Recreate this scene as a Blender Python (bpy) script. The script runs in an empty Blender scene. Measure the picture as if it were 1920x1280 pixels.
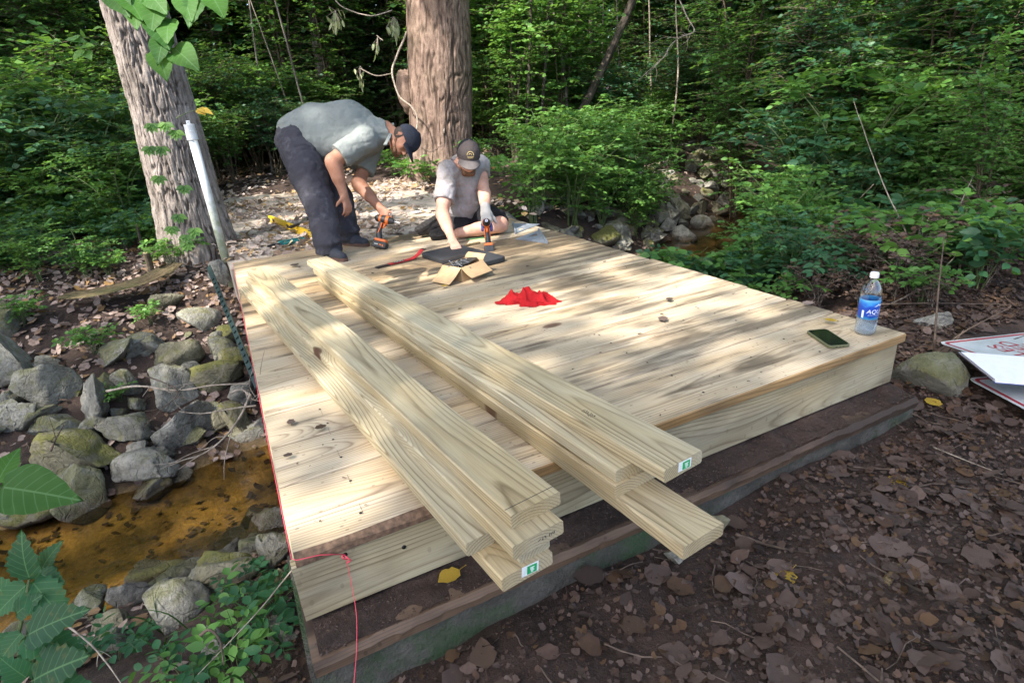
import bpy, bmesh, math, random
import numpy as np
from mathutils import Vector, Matrix
import openvdb

# ------------------------------------------------------------------ camera, world, sun, exposure
scene = bpy.context.scene
COL = scene.collection
rng = np.random.default_rng(7)
random.seed(7)

FPX = 1070.5                                   # focal length in pixels of a 1920 px wide picture (20 mm lens)
CAM = np.array([0.051, -1.256, 0.988])         # deck top is z = 0, its front left corner the origin
RM = np.array([[0.8904, -0.4494, -0.0728], [-0.2318, -0.3096, -0.9222], [0.3917, 0.8377, -0.3806]])
u_, s_, v_ = np.linalg.svd(RM)
RM = u_ @ v_
cam_data = bpy.data.cameras.new('camera')
cam = bpy.data.objects.new('camera', cam_data)
COL.objects.link(cam)
cam_data.sensor_width = 36.0
cam_data.lens = FPX / 1920 * 36
cam_data.clip_start = 0.05
cam_data.clip_end = 600
cam.matrix_world = Matrix(((RM[0][0], -RM[1][0], -RM[2][0], CAM[0]), (RM[0][1], -RM[1][1], -RM[2][1], CAM[1]),
                           (RM[0][2], -RM[1][2], -RM[2][2], CAM[2]), (0, 0, 0, 1)))
scene.camera = cam

SUN_EL = math.radians(52)
SUN_H = np.array([-0.94, -0.34]) / np.hypot(0.94, 0.34)      # horizontal direction towards the sun
sun_vec = Vector((SUN_H[0] * math.cos(SUN_EL), SUN_H[1] * math.cos(SUN_EL), math.sin(SUN_EL)))
world = bpy.data.worlds.new('World')
scene.world = world
world.use_nodes = True
wn = world.node_tree
wn.nodes.clear()
sky = wn.nodes.new('ShaderNodeTexSky')
sky.sky_type = 'NISHITA'
sky.sun_disc = False
sky.sun_elevation = SUN_EL
sky.sun_rotation = math.atan2(SUN_H[0], SUN_H[1])
sky.dust_density = 3.0
sky.air_density = 0.9
sky.ozone_density = 0.4
bg = wn.nodes.new('ShaderNodeBackground')
bg.inputs[1].default_value = 0.15
wo = wn.nodes.new('ShaderNodeOutputWorld')
wn.links.new(sky.outputs[0], bg.inputs[0])
wn.links.new(bg.outputs[0], wo.inputs[0])
sun_data = bpy.data.lights.new('sun', 'SUN')
sun_data.energy = 3.2
sun_data.angle = math.radians(0.53)
sun_data.color = (1.0, 0.93, 0.84)
sun = bpy.data.objects.new('sun', sun_data)
COL.objects.link(sun)
sun.rotation_euler = sun_vec.to_track_quat('Z', 'Y').to_euler()
sun.location = (-8, -3, 14)
scene.view_settings.view_transform = 'Standard'
scene.view_settings.look = 'None'
scene.view_settings.gamma = 1.0
scene.view_settings.use_curve_mapping = False
scene.view_settings.exposure = 1.98
scene.render.engine = 'CYCLES'
cy = scene.cycles
cy.max_bounces = 6
cy.diffuse_bounces = 3
cy.glossy_bounces = 3
cy.transmission_bounces = 6
cy.transparent_max_bounces = 12
cy.sample_clamp_indirect = 4
cy.caustics_reflective = False
cy.caustics_refractive = False
cy.use_denoising = True


def at(u, v, z):
    """The point of height z seen at pixel (u, v) of the 1920 px photograph (a survey of the real place)."""
    d = RM.T @ np.array([(u - 960) / FPX, (v - 640) / FPX, 1.0])
    return CAM + d * ((z - CAM[2]) / d[2])


def far(u, v, d):
    """The point d metres in front of the camera plane at that pixel."""
    return CAM + RM.T @ (np.array([(u - 960) / FPX, (v - 640) / FPX, 1.0]) * d)


# ------------------------------------------------------------------ numpy noise
def _hash(ix, iy, iz):
    h = (ix * 374761393 + iy * 668265263 + iz * 2147483647 + 1013904223) & 0xffffffff
    h = ((h ^ (h >> 13)) * 1274126177) & 0xffffffff
    h = h ^ (h >> 16)
    return (h & 0xffff) / 65535.0


def vnoise(p):
    p = np.asarray(p, float)
    i = np.floor(p).astype(np.int64)
    f = p - i
    f = f * f * (3 - 2 * f)
    o = 0
    for dx in (0, 1):
        wx = f[..., 0] if dx else 1 - f[..., 0]
        for dy in (0, 1):
            wy = f[..., 1] if dy else 1 - f[..., 1]
            for dz in (0, 1):
                wz = f[..., 2] if dz else 1 - f[..., 2]
                o = o + wx * wy * wz * _hash(i[..., 0] + dx, i[..., 1] + dy, i[..., 2] + dz)
    return o * 2 - 1


def fbm(p, octaves=4, gain=0.5):
    p = np.asarray(p, float)
    a, o = 1.0, 0
    for k in range(octaves):
        o = o + a * vnoise(p + 17.3 * k)
        p = p * 2.03
        a *= gain
    return o


def sstep(a, b, x):
    t = np.clip((x - a) / (b - a), 0, 1)
    return t * t * (3 - 2 * t)


# ------------------------------------------------------------------ object helpers
def mesh(name, verts, faces, smooth=False, attrs=None):
    me = bpy.data.meshes.new(name)
    verts = np.asarray(verts, np.float32).reshape(-1, 3)
    if isinstance(faces, np.ndarray):
        n, k = faces.shape
        me.vertices.add(len(verts))
        me.vertices.foreach_set('co', verts.ravel())
        me.loops.add(n * k)
        me.loops.foreach_set('vertex_index', faces.astype(np.int32).ravel())
        me.polygons.add(n)
        me.polygons.foreach_set('loop_start', np.arange(0, n * k, k, dtype=np.int32))
        me.polygons.foreach_set('loop_total', np.full(n, k, dtype=np.int32))
        me.update(calc_edges=True)
    else:
        me.from_pydata([tuple(v) for v in verts.tolist()], [], faces)
        me.update()
    if smooth:
        me.polygons.foreach_set('use_smooth', np.ones(len(me.polygons), bool))
    for k, v in (attrs or {}).items():
        a = me.attributes.new(k, 'FLOAT', 'POINT')
        a.data.foreach_set('value', np.asarray(v, np.float32))
    return me


def obj(name, me, mat=None, parent=None, loc=None, rot=None, scale=None):
    o = bpy.data.objects.new(name, me)
    COL.objects.link(o)
    if mat is not None:
        for m in (mat if isinstance(mat, (list, tuple)) else [mat]):
            if len(me.materials) < (len(mat) if isinstance(mat, (list, tuple)) else 1):
                me.materials.append(m)
    if parent is not None:
        o.parent = parent
    if loc is not None:
        o.location = loc
    if rot is not None:
        o.rotation_euler = rot
    if scale is not None:
        o.scale = scale if hasattr(scale, '__len__') else (scale,) * 3
    return o


def tag(o, label, cat, group=None):
    o['label'] = label
    o['category'] = cat
    if group:
        o['group'] = group
    return o


def kind(o, k):
    o['kind'] = k
    return o


def thing(name, label, cat, loc=(0, 0, 0), rotz=0.0, group=None):
    o = bpy.data.objects.new(name, None)
    o.empty_display_size = 0.1
    COL.objects.link(o)
    o.location = loc
    o.rotation_euler = (0, 0, rotz)
    return tag(o, label, cat, group)


def wpart(name, me, mat, parent):
    """A part whose mesh is in world coordinates."""
    o = obj(name, me, mat, parent)
    m = Matrix.LocRotScale(parent.location, parent.rotation_euler, parent.scale)
    if parent.parent:
        q = parent.parent
        m = Matrix.LocRotScale(q.location, q.rotation_euler, q.scale) @ parent.matrix_parent_inverse @ m
    o.matrix_parent_inverse = m.inverted()
    return o


def copy_tree(o, parent=None):
    c = o.copy()
    COL.objects.link(c)
    c.parent = parent
    for ch in o.children:
        copy_tree(ch, c)
    return c


def cat_mesh(parts):
    """Join (verts, faces) lists of equal face size or of mixed sizes."""
    vs, fs, n = [], [], 0
    for v, f in parts:
        vs.append(np.asarray(v, float).reshape(-1, 3))
        fs.extend([tuple(int(i) + n for i in q) for q in f])
        n += len(vs[-1])
    return np.concatenate(vs), fs


def box(c, s, rot=None):
    x, y, z = [k / 2 for k in s]
    v = np.array([(-x, -y, -z), (x, -y, -z), (x, y, -z), (-x, y, -z), (-x, -y, z), (x, -y, z), (x, y, z), (-x, y, z)])
    if rot is not None:
        v = v @ np.array(rot).T
    return v + np.array(c), [(0, 3, 2, 1), (4, 5, 6, 7), (0, 1, 5, 4), (1, 2, 6, 5), (2, 3, 7, 6), (3, 0, 4, 7)]


def tube(pts, radii, sides=8, caps=True, squash=None):
    pts = np.asarray(pts, float)
    radii = np.broadcast_to(np.asarray(radii, float), (len(pts),))
    t = np.gradient(pts, axis=0)
    t /= np.linalg.norm(t, axis=1, keepdims=True) + 1e-9
    ref = np.array([0, 0, 1.0]) if abs(t[0][2]) < 0.9 else np.array([1.0, 0, 0])
    a = np.cross(t[0], ref)
    a /= np.linalg.norm(a)
    vs, fs = [], []
    ang = np.linspace(0, 2 * np.pi, sides, endpoint=False)
    for i in range(len(pts)):
        a = a - t[i] * (a @ t[i])
        a /= np.linalg.norm(a) + 1e-9
        b = np.cross(t[i], a)
        q = 1.0 if squash is None else squash
        vs.append(pts[i] + radii[i] * (np.cos(ang)[:, None] * a + q * np.sin(ang)[:, None] * b))
    n = sides
    for i in range(len(pts) - 1):
        for k in range(n):
            fs.append((i * n + k, i * n + (k + 1) % n, (i + 1) * n + (k + 1) % n, (i + 1) * n + k))
    if caps:
        fs.append(tuple(reversed(range(n))))
        fs.append(tuple(range((len(pts) - 1) * n, len(pts) * n)))
    return np.concatenate(vs), fs


def curve_pts(ctrl, n):
    """Catmull-Rom through the control points."""
    c = np.asarray(ctrl, float)
    c = np.vstack([2 * c[0] - c[1], c, 2 * c[-1] - c[-2]])
    out = []
    m = len(c) - 3
    for i in range(n):
        s = i / (n - 1) * m
        k = min(int(s), m - 1)
        f = s - k
        p0, p1, p2, p3 = c[k:k + 4]
        out.append(0.5 * (2 * p1 + (p2 - p0) * f + (2 * p0 - 5 * p1 + 4 * p2 - p3) * f * f + (3 * p1 - p0 - 3 * p2 + p3) * f ** 3))
    return np.array(out)


def bevel_mesh(name, v, f, w=0.002, seg=1, smooth=False):
    me = mesh(name, v, f)
    bm = bmesh.new()
    bm.from_mesh(me)
    bmesh.ops.recalc_face_normals(bm, faces=bm.faces)
    if w:
        bmesh.ops.bevel(bm, geom=list(bm.edges), offset=w, segments=seg, affect='EDGES', profile=0.6)
    bm.to_mesh(me)
    bm.free()
    if smooth:
        me.polygons.foreach_set('use_smooth', np.ones(len(me.polygons), bool))
    return me


def prism(outline, z0, z1):
    """A vertical prism on a 2-D outline."""
    n = len(outline)
    v = [(x, y, z0) for x, y in outline] + [(x, y, z1) for x, y in outline]
    f = [tuple(reversed(range(n))), tuple(range(n, 2 * n))] + [(i, (i + 1) % n, n + (i + 1) % n, n + i) for i in range(n)]
    return np.array(v, float), f


def lathe(profile, sides=24):
    vs, fs = [], []
    for r, z in profile:
        for k in range(sides):
            a = 2 * math.pi * k / sides
            vs.append((r * math.cos(a), r * math.sin(a), z))
    for i in range(len(profile) - 1):
        for k in range(sides):
            fs.append((i * sides + k, i * sides + (k + 1) % sides, (i + 1) * sides + (k + 1) % sides, (i + 1) * sides + k))
    return np.array(vs), fs


def frame3(a, up=(0, 0, 1)):
    a = np.array(a, float)
    a /= np.linalg.norm(a)
    b = np.cross(np.array(up, float), a)
    b /= np.linalg.norm(b) + 1e-9
    return a, b, np.cross(a, b)


# ------------------------------------------------------------------ materials
class NT:
    """Small helper to write node trees."""

    def __init__(self, name):
        self.m = bpy.data.materials.new(name)
        self.m.use_nodes = True
        self.t = self.m.node_tree
        self.t.nodes.clear()
        self.out = self.t.nodes.new('ShaderNodeOutputMaterial')

    def n(self, typ, ins=None, **props):
        k = self.t.nodes.new('ShaderNode' + typ)
        for a, b in props.items():
            setattr(k, a, b)
        for a, b in (ins or {}).items():
            self.put(k.inputs[a], b)
        return k

    def put(self, sock, val):
        if hasattr(val, 'is_output') and val.is_output:
            self.t.links.new(val, sock)
        elif isinstance(val, bpy.types.Node):
            self.t.links.new(val.outputs[0], sock)
        else:
            if sock.type == 'RGBA' and len(val) == 3:
                val = (*val, 1)
            sock.default_value = val

    def math(self, op, a, b=0.0, c=0.0, clamp=False):
        k = self.n('Math', {0: a, 1: b, 2: c}, operation=op)
        k.use_clamp = clamp
        return k.outputs[0]

    def vmath(self, op, a, b=(0, 0, 0)):
        return self.n('VectorMath', {0: a, 1: b}, operation=op).outputs[0]

    def noise(self, vec, scale, detail=4.0, rough=0.55, dist=0.0):
        return self.n('TexNoise', {'Vector': vec, 'Scale': scale, 'Detail': detail, 'Roughness': rough, 'Distortion': dist}).outputs[0]

    def ramp(self, fac, stops, interp='LINEAR'):
        k = self.n('ValToRGB', {0: fac})
        r = k.color_ramp
        r.interpolation = interp
        while len(r.elements) < len(stops):
            r.elements.new(0.5)
        for e, (p, c) in zip(r.elements, stops):
            e.position = p
            e.color = (*c, 1) if hasattr(c, '__len__') else (c, c, c, 1)
        return k.outputs[0]

    def mix(self, fac, a, b, mode='MIX'):
        k = self.n('Mix', data_type='RGBA', blend_type=mode)
        self.put(k.inputs[0], fac)
        self.put(k.inputs[6], a)
        self.put(k.inputs[7], b)
        return k.outputs[2]

    def bump(self, h, strength=0.5, dist=0.01, normal=None):
        k = self.n('Bump', {'Strength': strength, 'Distance': dist, 'Height': h})
        if normal is not None:
            self.put(k.inputs['Normal'], normal)
        return k.outputs[0]

    def pbr(self, color, rough=0.6, normal=None, metallic=0.0, spec=0.5, **kw):
        k = self.n('BsdfPrincipled', {'Base Color': color, 'Roughness': rough, 'Metallic': metallic, 'Specular IOR Level': spec})
        if normal is not None:
            self.put(k.inputs['Normal'], normal)
        for a, b in kw.items():
            self.put(k.inputs[a.replace('_', ' ')], b)
        return k

    def done(self, shader):
        self.put(self.out.inputs[0], shader)
        return self.m


def plain(name, color, rough=0.5, metallic=0.0, var=0.12, scale=30.0, bump=0.15, spec=0.5):
    t = NT(name)
    co = t.n('TexCoord').outputs['Object']
    nz = t.noise(co, scale, 5)
    c2 = tuple(k * (1 - var * 2.2) for k in color)
    col = t.mix(t.ramp(nz, [(0.35, 0.0), (0.7, 1.0)]), c2, tuple(min(1, k * (1 + var)) for k in color))
    rg = t.math('ADD', rough - 0.08, t.math('MULTIPLY', nz, 0.16))
    return t.done(t.pbr(col, rg, t.bump(nz, bump, 0.004), metallic, spec))


def wood_mat(name, pale, ring, knot_col, freq=150.0, dirt=0.0, grey=0.0, knots=0.5, dirt_col=(0.05, 0.036, 0.024), vary=0.35):
    t = NT(name)
    co = t.n('TexCoord').outputs['Object']
    rnd = t.n('ObjectInfo').outputs['Random']
    r1 = t.math('FRACT', t.math('MULTIPLY', rnd, 7.13))
    r2 = t.math('FRACT', t.math('MULTIPLY', rnd, 23.7))
    r3 = t.math('FRACT', t.math('MULTIPLY', rnd, 61.9))
    off = t.n('CombineXYZ', {0: t.math('MULTIPLY', rnd, 61.0), 1: t.math('MULTIPLY', r1, 3.0), 2: t.math('MULTIPLY', r2, 5.0)})
    shifted = t.vmath('ADD', co, off)
    sx = t.n('SeparateXYZ', {0: co})
    slow = t.n('TexNoise', {'Vector': t.vmath('MULTIPLY', shifted, (0.55, 0.8, 0.8)), 'Scale': 1.0, 'Detail': 1.0})
    sl = t.n('SeparateColor', {0: slow.outputs['Color']})
    y = t.math('ADD', sx.outputs[1], t.math('MULTIPLY', t.math('SUBTRACT', r1, 0.5), 0.16))
    y = t.math('ADD', y, t.math('MULTIPLY', t.math('SUBTRACT', sl.outputs[0], 0.5), 0.20))
    z = t.math('ADD', t.math('ADD', sx.outputs[2], 0.035), t.math('MULTIPLY', r2, 0.06))
    z = t.math('ADD', z, t.math('MULTIPLY', t.math('SUBTRACT', sl.outputs[1], 0.5), 0.16))
    r = t.math('SQRT', t.math('ADD', t.math('MULTIPLY', y, y), t.math('MULTIPLY', z, z)))
    wob = t.noise(t.vmath('MULTIPLY', shifted, (2.6, 16.0, 16.0)), 1.0, 3)
    r = t.math('ADD', r, t.math('MULTIPLY', wob, 0.007))
    kv = t.n('TexVoronoi', {'Vector': t.vmath('MULTIPLY', shifted, (1.25, 2.5, 0.35)), 'Scale': 1.0})
    kd = kv.outputs['Distance']
    on = t.math('GREATER_THAN', t.n('SeparateColor', {0: kv.outputs['Color']}).outputs[0], 1.0 - knots)
    kk = t.math('MULTIPLY', kd, kd)
    swirl = t.math('MULTIPLY', t.math('EXPONENT', t.math('MULTIPLY', kk, -45.0)), on)
    r = t.math('ADD', r, t.math('MULTIPLY', swirl, 0.05))
    ph = t.math('FRACT', t.math('MULTIPLY', r, freq))
    late = t.ramp(ph, [(0.0, 0.2), (0.08, 0.0), (0.45, 0.05), (0.72, 0.35), (0.88, 1.0), (1.0, 0.3)])
    strong = t.noise(t.vmath('MULTIPLY', shifted, (1.5, 14.0, 14.0)), 1.0, 2)
    lf = t.math('MULTIPLY', late, t.ramp(strong, [(0.3, 0.25), (0.65, 1.0)]))
    fine = t.noise(t.vmath('MULTIPLY', shifted, (7.0, 260.0, 260.0)), 1.0, 2)
    blotch = t.noise(t.vmath('MULTIPLY', shifted, (1.6, 7.0, 7.0)), 1.0, 3)
    base = t.mix(t.ramp(blotch, [(0.35, 0.0), (0.7, 1.0)]), pale, tuple(a * b for a, b in zip(pale, (0.86, 0.76, 0.6))))
    base = t.mix(t.math('MULTIPLY', t.ramp(r3, [(0.45, 0.0), (1.0, 1.0)]), vary), base, tuple(a * b for a, b in zip(pale, (0.98, 0.78, 0.52))))
    base = t.mix(t.math('MULTIPLY', t.ramp(r1, [(0.5, 0.0), (1.0, 1.0)]), vary), base, tuple(a * b for a, b in zip(pale, (0.78, 0.78, 0.76))))
    c = t.mix(t.math('MULTIPLY', lf, 0.85), base, ring)
    c = t.mix(t.math('MULTIPLY', t.math('SUBTRACT', fine, 0.38), 0.9, clamp=True), c, ring)
    core = t.math('MULTIPLY', t.ramp(kd, [(0.035, 1.0), (0.06, 0.85), (0.075, 0.0)]), on)
    halo = t.math('MULTIPLY', t.ramp(kd, [(0.05, 0.55), (0.17, 0.0)]), on)
    c = t.mix(halo, c, tuple(0.5 * a + 0.5 * b for a, b in zip(ring, pale)))
    c = t.mix(core, c, knot_col)
    if grey:
        gn = t.noise(t.vmath('MULTIPLY', shifted, (0.8, 10.0, 10.0)), 1.0, 4)
        c = t.mix(t.math('MULTIPLY', t.ramp(gn, [(0.35, 0.2), (0.65, 1.0)]), grey), c, (0.33, 0.31, 0.275))
    if dirt:
        g = t.n('NewGeometry').outputs['Position']
        d1 = t.noise(t.vmath('MULTIPLY', g, (1.3, 11.0, 4.0)), 1.0, 6, 0.62)
        d2 = t.noise(g, 2.0, 3)
        gx_s = t.n('SeparateXYZ', {0: g})
        trod = t.ramp(t.math('MULTIPLY', gx_s.outputs[0], 0.41), [(0.15, 0.0), (0.6, 0.10)])
        d3 = t.math('ADD', t.math('ADD', t.math('ADD', d1, t.math('MULTIPLY', d2, 0.5)), t.math('MULTIPLY', r3, 0.16)), trod)
        dm = t.ramp(d3, [(0.86, 0.0), (1.03, 1.0)])
        c = t.mix(t.math('MULTIPLY', dm, dirt), c, dirt_col)
        sp = t.n('TexVoronoi', {'Vector': t.vmath('MULTIPLY', g, (34.0, 52.0, 20.0)), 'Scale': 1.0})
        spm = t.math('MULTIPLY', t.math('LESS_THAN', sp.outputs['Distance'], 0.2), t.math('GREATER_THAN', t.n('SeparateColor', {0: sp.outputs['Color']}).outputs[1], 0.8))
        c = t.mix(t.math('MULTIPLY', spm, 0.6 * dirt), c, dirt_col)
    h = t.math('SUBTRACT', t.math('MULTIPLY', fine, 0.5), t.math('MULTIPLY', lf, -0.35))
    return t.done(t.pbr(c, t.math('ADD', 0.52, t.math('MULTIPLY', blotch, 0.25)), t.bump(h, 0.3, 0.0015), spec=0.35))


def leaf_mat(name, dark, light, rough=0.42, trans=0.35, spot=0.0):
    t = NT(name)
    tone = t.n('Attribute', attribute_name='tone').outputs['Fac']
    rnd = t.n('ObjectInfo').outputs['Random']
    co = t.n('TexCoord').outputs['Object']
    nz = t.noise(co, 9.0, 3)
    f = t.math('ADD', t.math('MULTIPLY', tone, 0.62), t.math('MULTIPLY', rnd, 0.25))
    f = t.math('ADD', f, t.math('MULTIPLY', nz, 0.2))
    c = t.ramp(f, [(0.08, dark), (0.55, tuple(0.55 * a + 0.45 * b for a, b in zip(dark, light))), (0.95, light)])
    if spot:
        ac = t.n('Attribute', attribute_name='across').outputs['Fac']
        al = t.n('Attribute', attribute_name='along').outputs['Fac']
        has = t.math('GREATER_THAN', ac, 0.5)
        q = t.math('SUBTRACT', ac, 1.0)
        rib = t.math('LESS_THAN', q, 0.018)
        sv = t.math('GREATER_THAN', t.math('SINE', t.math('MULTIPLY', t.math('SUBTRACT', al, t.math('MULTIPLY', q, 0.55)), 46.0)), 0.93)
        c = t.mix(t.math('MULTIPLY', t.math('MAXIMUM', rib, t.math('MULTIPLY', sv, 0.55)), t.math('MULTIPLY', has, 0.6)), c, (0.13, 0.26, 0.10))
    if spot > 0.01:
        c = t.mix(t.math('MULTIPLY', t.ramp(t.noise(co, 70.0, 3), [(0.6, 0.0), (0.72, 1.0)]), spot), c, (0.16, 0.12, 0.03))
    p = t.pbr(c, rough, spec=0.28)
    tr = t.n('BsdfTranslucent', {0: t.mix(0.5, c, (0.20, 0.36, 0.03), 'MIX')})
    mx = t.n('MixShader', {0: trans, 1: p, 2: tr})
    return t.done(mx.outputs[0])


def bark_mat(name, dark, light, moss=0.0, vscale=(9, 9, 2.2)):
    t = NT(name)
    g = t.n('NewGeometry').outputs['Position']
    co = t.n('TexCoord').outputs['Object']
    n1 = t.noise(t.vmath('MULTIPLY', co, vscale), 1.4, 7, 0.62, 0.4)
    n2 = t.noise(co, 2.1, 4)
    n3 = t.noise(co, 60.0, 4)
    crev = t.n('Attribute', attribute_name='tone').outputs['Fac']
    f = t.math('ADD', t.math('MULTIPLY', n1, 0.75), t.math('MULTIPLY', n3, 0.25))
    c = t.ramp(f, [(0.3, dark), (0.52, tuple(0.5 * a + 0.5 * b for a, b in zip(dark, light))), (0.7, light)])
    c = t.mix(t.math('MULTIPLY', crev, 0.8), c, tuple(k * 0.45 for k in dark))
    if moss:
        c = t.mix(t.math('MULTIPLY', t.ramp(n2, [(0.5, 0.0), (0.7, 1.0)]), moss), c, (0.07, 0.09, 0.03))
    return t.done(t.pbr(c, 0.9, t.bump(f, 0.9, 0.02), spec=0.2))


def rock_mat(name, a, b, moss):
    t = NT(name)
    co = t.n('TexCoord').outputs['Object']
    rnd = t.n('ObjectInfo').outputs['Random']
    g = t.n('NewGeometry')
    p = g.outputs['Position']
    n1 = t.noise(p, 5.0, 8, 0.65)
    n2 = t.noise(p, 34.0, 6, 0.7)
    n3 = t.noise(p, 9.0, 5, 0.6, 0.6)
    c = t.mix(t.ramp(n1, [(0.35, 0.0), (0.65, 1.0)]), a, b)
    c = t.mix(t.math('MULTIPLY', t.ramp(n2, [(0.3, 1.0), (0.5, 0.0)]), 0.55), c, tuple(k * 0.3 for k in a))
    c = t.mix(t.math('MULTIPLY', t.ramp(n2, [(0.6, 0.0), (0.75, 1.0)]), 0.4), c, tuple(min(1, k * 1.5) for k in b))
    cr = t.n('TexVoronoi', {'Vector': t.vmath('ADD', p, t.vmath('MULTIPLY', t.n('TexNoise', {'Vector': p, 'Scale': 6.0}).outputs['Color'], (.25, .25, .25))), 'Scale': 7.0}, feature='DISTANCE_TO_EDGE')
    crk = t.ramp(cr.outputs['Distance'], [(0.0, 1.0), (0.035, 0.0)])
    c = t.mix(t.math('MULTIPLY', crk, 0.22), c, tuple(k * 0.3 for k in a))
    c = t.mix(t.math('MULTIPLY', rnd, 0.35), c, (0.20, 0.19, 0.12))
    up = t.n('SeparateXYZ', {0: g.outputs['Normal']}).outputs[2]
    mf = t.math('ADD', t.math('ADD', t.math('MULTIPLY', n3, 1.1), t.math('MULTIPLY', up, 0.22)), t.math('MULTIPLY', rnd, 0.35))
    mm = t.math('MULTIPLY', t.ramp(mf, [(0.82, 0.0), (1.02, 1.0)]), moss)
    c = t.mix(mm, c, t.mix(n2, (0.05, 0.07, 0.018), (0.22, 0.20, 0.05)))
    zz = t.n('SeparateXYZ', {0: p}).outputs[2]
    wet = t.ramp(t.math('ADD', t.math('MULTIPLY', zz, 4.0), 4.15), [(0.45, 1.0), (0.62, 0.0)])
    c = t.mix(t.math('MULTIPLY', wet, 0.65), c, (0.05, 0.03, 0.014))
    rough = t.math('SUBTRACT', 0.85, t.math('MULTIPLY', wet, 0.5))
    h = t.math('SUBTRACT', t.math('ADD', n1, t.math('MULTIPLY', n2, 0.6)), t.math('MULTIPLY', crk, 0.12))
    return t.done(t.pbr(c, rough, t.bump(h, 1.0, 0.05), spec=0.3))


def dry_leaf_mat(name, stops, rough=0.75):
    t = NT(name)
    tone = t.n('Attribute', attribute_name='tone').outputs['Fac']
    rnd = t.n('ObjectInfo').outputs['Random']
    co = t.n('TexCoord').outputs['Object']
    f = t.math('FRACT', t.math('ADD', tone, t.math('MULTIPLY', rnd, 3.7)))
    c = t.ramp(f, stops)
    nz = t.noise(co, 45.0, 4)
    c = t.mix(t.ramp(nz, [(0.4, 0.0), (0.75, 0.55)]), c, (0.05, 0.03, 0.02))
    p = t.pbr(c, rough, t.bump(nz, 0.4, 0.003), spec=0.3)
    tr = t.n('BsdfTranslucent', {0: c})
    return t.done(t.n('MixShader', {0: 0.12, 1: p, 2: tr}).outputs[0])


M = {}
M['deck_wood'] = wood_mat('deck wood', (0.57, 0.485, 0.355), (0.12, 0.064, 0.027), (0.09, 0.042, 0.02), 120, dirt=0.72, grey=0.15, knots=0.5, vary=0.75)
M['new_wood'] = wood_mat('new lumber', (0.47, 0.42, 0.295), (0.11, 0.074, 0.033), (0.075, 0.032, 0.016), 130, knots=0.6)
M['fascia_wood'] = wood_mat('fascia lumber', (0.45, 0.41, 0.285), (0.115, 0.072, 0.03), (0.09, 0.045, 0.02), 110, dirt=0.35, grey=0.1, knots=0.6)
M['old_wood'] = wood_mat('rotten wood', (0.13, 0.08, 0.05), (0.045, 0.027, 0.016), (0.02, 0.012, 0.008), 110, dirt=0.8, grey=0.12, knots=0.1, dirt_col=(0.022, 0.014, 0.01))
M['bark'] = bark_mat('grey furrowed bark', (0.085, 0.068, 0.055), (0.40, 0.35, 0.315))
M['bark_smooth'] = bark_mat('smooth mottled bark', (0.06, 0.037, 0.027), (0.30, 0.215, 0.17), 0.1, (10, 10, 5))
M['bark_dark'] = bark_mat('dark bark', (0.03, 0.025, 0.02), (0.11, 0.09, 0.07), 0.3)
M['bark_log'] = bark_mat('mossy log bark', (0.07, 0.05, 0.025), (0.24, 0.18, 0.10), 0.6, (20, 20, 20))
M['stem'] = plain('brown stems', (0.10, 0.075, 0.045), 0.8, var=0.3)
M['stem_green'] = plain('green stems', (0.09, 0.13, 0.04), 0.7, var=0.2)
M['twig_pale'] = plain('pale dead twig', (0.30, 0.25, 0.20), 0.85, var=0.25)
M['twig_dark'] = plain('dark dead twig', (0.10, 0.07, 0.05), 0.85, var=0.3)
M['leaf'] = leaf_mat('mid green leaf', (0.022, 0.082, 0.026), (0.13, 0.29, 0.06), 0.42, 0.42)
M['leaf_bright'] = leaf_mat('bright green leaf', (0.034, 0.12, 0.03), (0.17, 0.34, 0.065), 0.42, 0.42)
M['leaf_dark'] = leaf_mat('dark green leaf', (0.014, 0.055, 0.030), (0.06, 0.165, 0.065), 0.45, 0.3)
M['leaf_glossy'] = leaf_mat('smooth bright leaf', (0.02, 0.085, 0.014), (0.065, 0.18, 0.022), 0.6, 0.4, 0.001)
M['leaf_big'] = leaf_mat('broad green leaf', (0.010, 0.050, 0.022), (0.03, 0.125, 0.045), 0.6, 0.3, 0.5)
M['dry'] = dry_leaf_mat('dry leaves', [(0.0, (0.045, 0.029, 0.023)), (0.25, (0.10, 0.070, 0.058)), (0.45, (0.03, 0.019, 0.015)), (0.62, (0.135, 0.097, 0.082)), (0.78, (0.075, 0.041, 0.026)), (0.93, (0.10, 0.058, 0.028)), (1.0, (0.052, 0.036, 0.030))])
M['dry_path'] = dry_leaf_mat('sunlit path leaves', [(0.0, (0.42, 0.33, 0.27)), (0.4, (0.56, 0.46, 0.40)), (0.7, (0.26, 0.18, 0.13)), (0.92, (0.46, 0.30, 0.12)), (1.0, (0.40, 0.31, 0.26))])  # lighter copy of the dry leaves, sunlight on the path put into the colour
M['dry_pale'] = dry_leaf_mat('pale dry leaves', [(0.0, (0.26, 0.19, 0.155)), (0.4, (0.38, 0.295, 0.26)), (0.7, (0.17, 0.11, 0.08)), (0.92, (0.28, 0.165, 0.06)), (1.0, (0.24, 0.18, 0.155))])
M['yellow_leaf'] = dry_leaf_mat('yellow leaf', [(0.0, (0.42, 0.28, 0.03)), (1.0, (0.5, 0.34, 0.05))])
M['rock'] = rock_mat('grey limestone', (0.11, 0.108, 0.095), (0.38, 0.37, 0.325), 0.6)
M['rock_grey'] = rock_mat('shaded grey limestone', (0.075, 0.077, 0.076), (0.23, 0.235, 0.23), 0.4)  # darker copy of the limestone, shade of the rubble bank in its colour
M['rock_moss'] = rock_mat('mossy limestone', (0.10, 0.092, 0.062), (0.29, 0.27, 0.185), 0.9)
# ------------------------------------------------------------------ terrain
COT = 1 / math.tan(SUN_EL)


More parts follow.
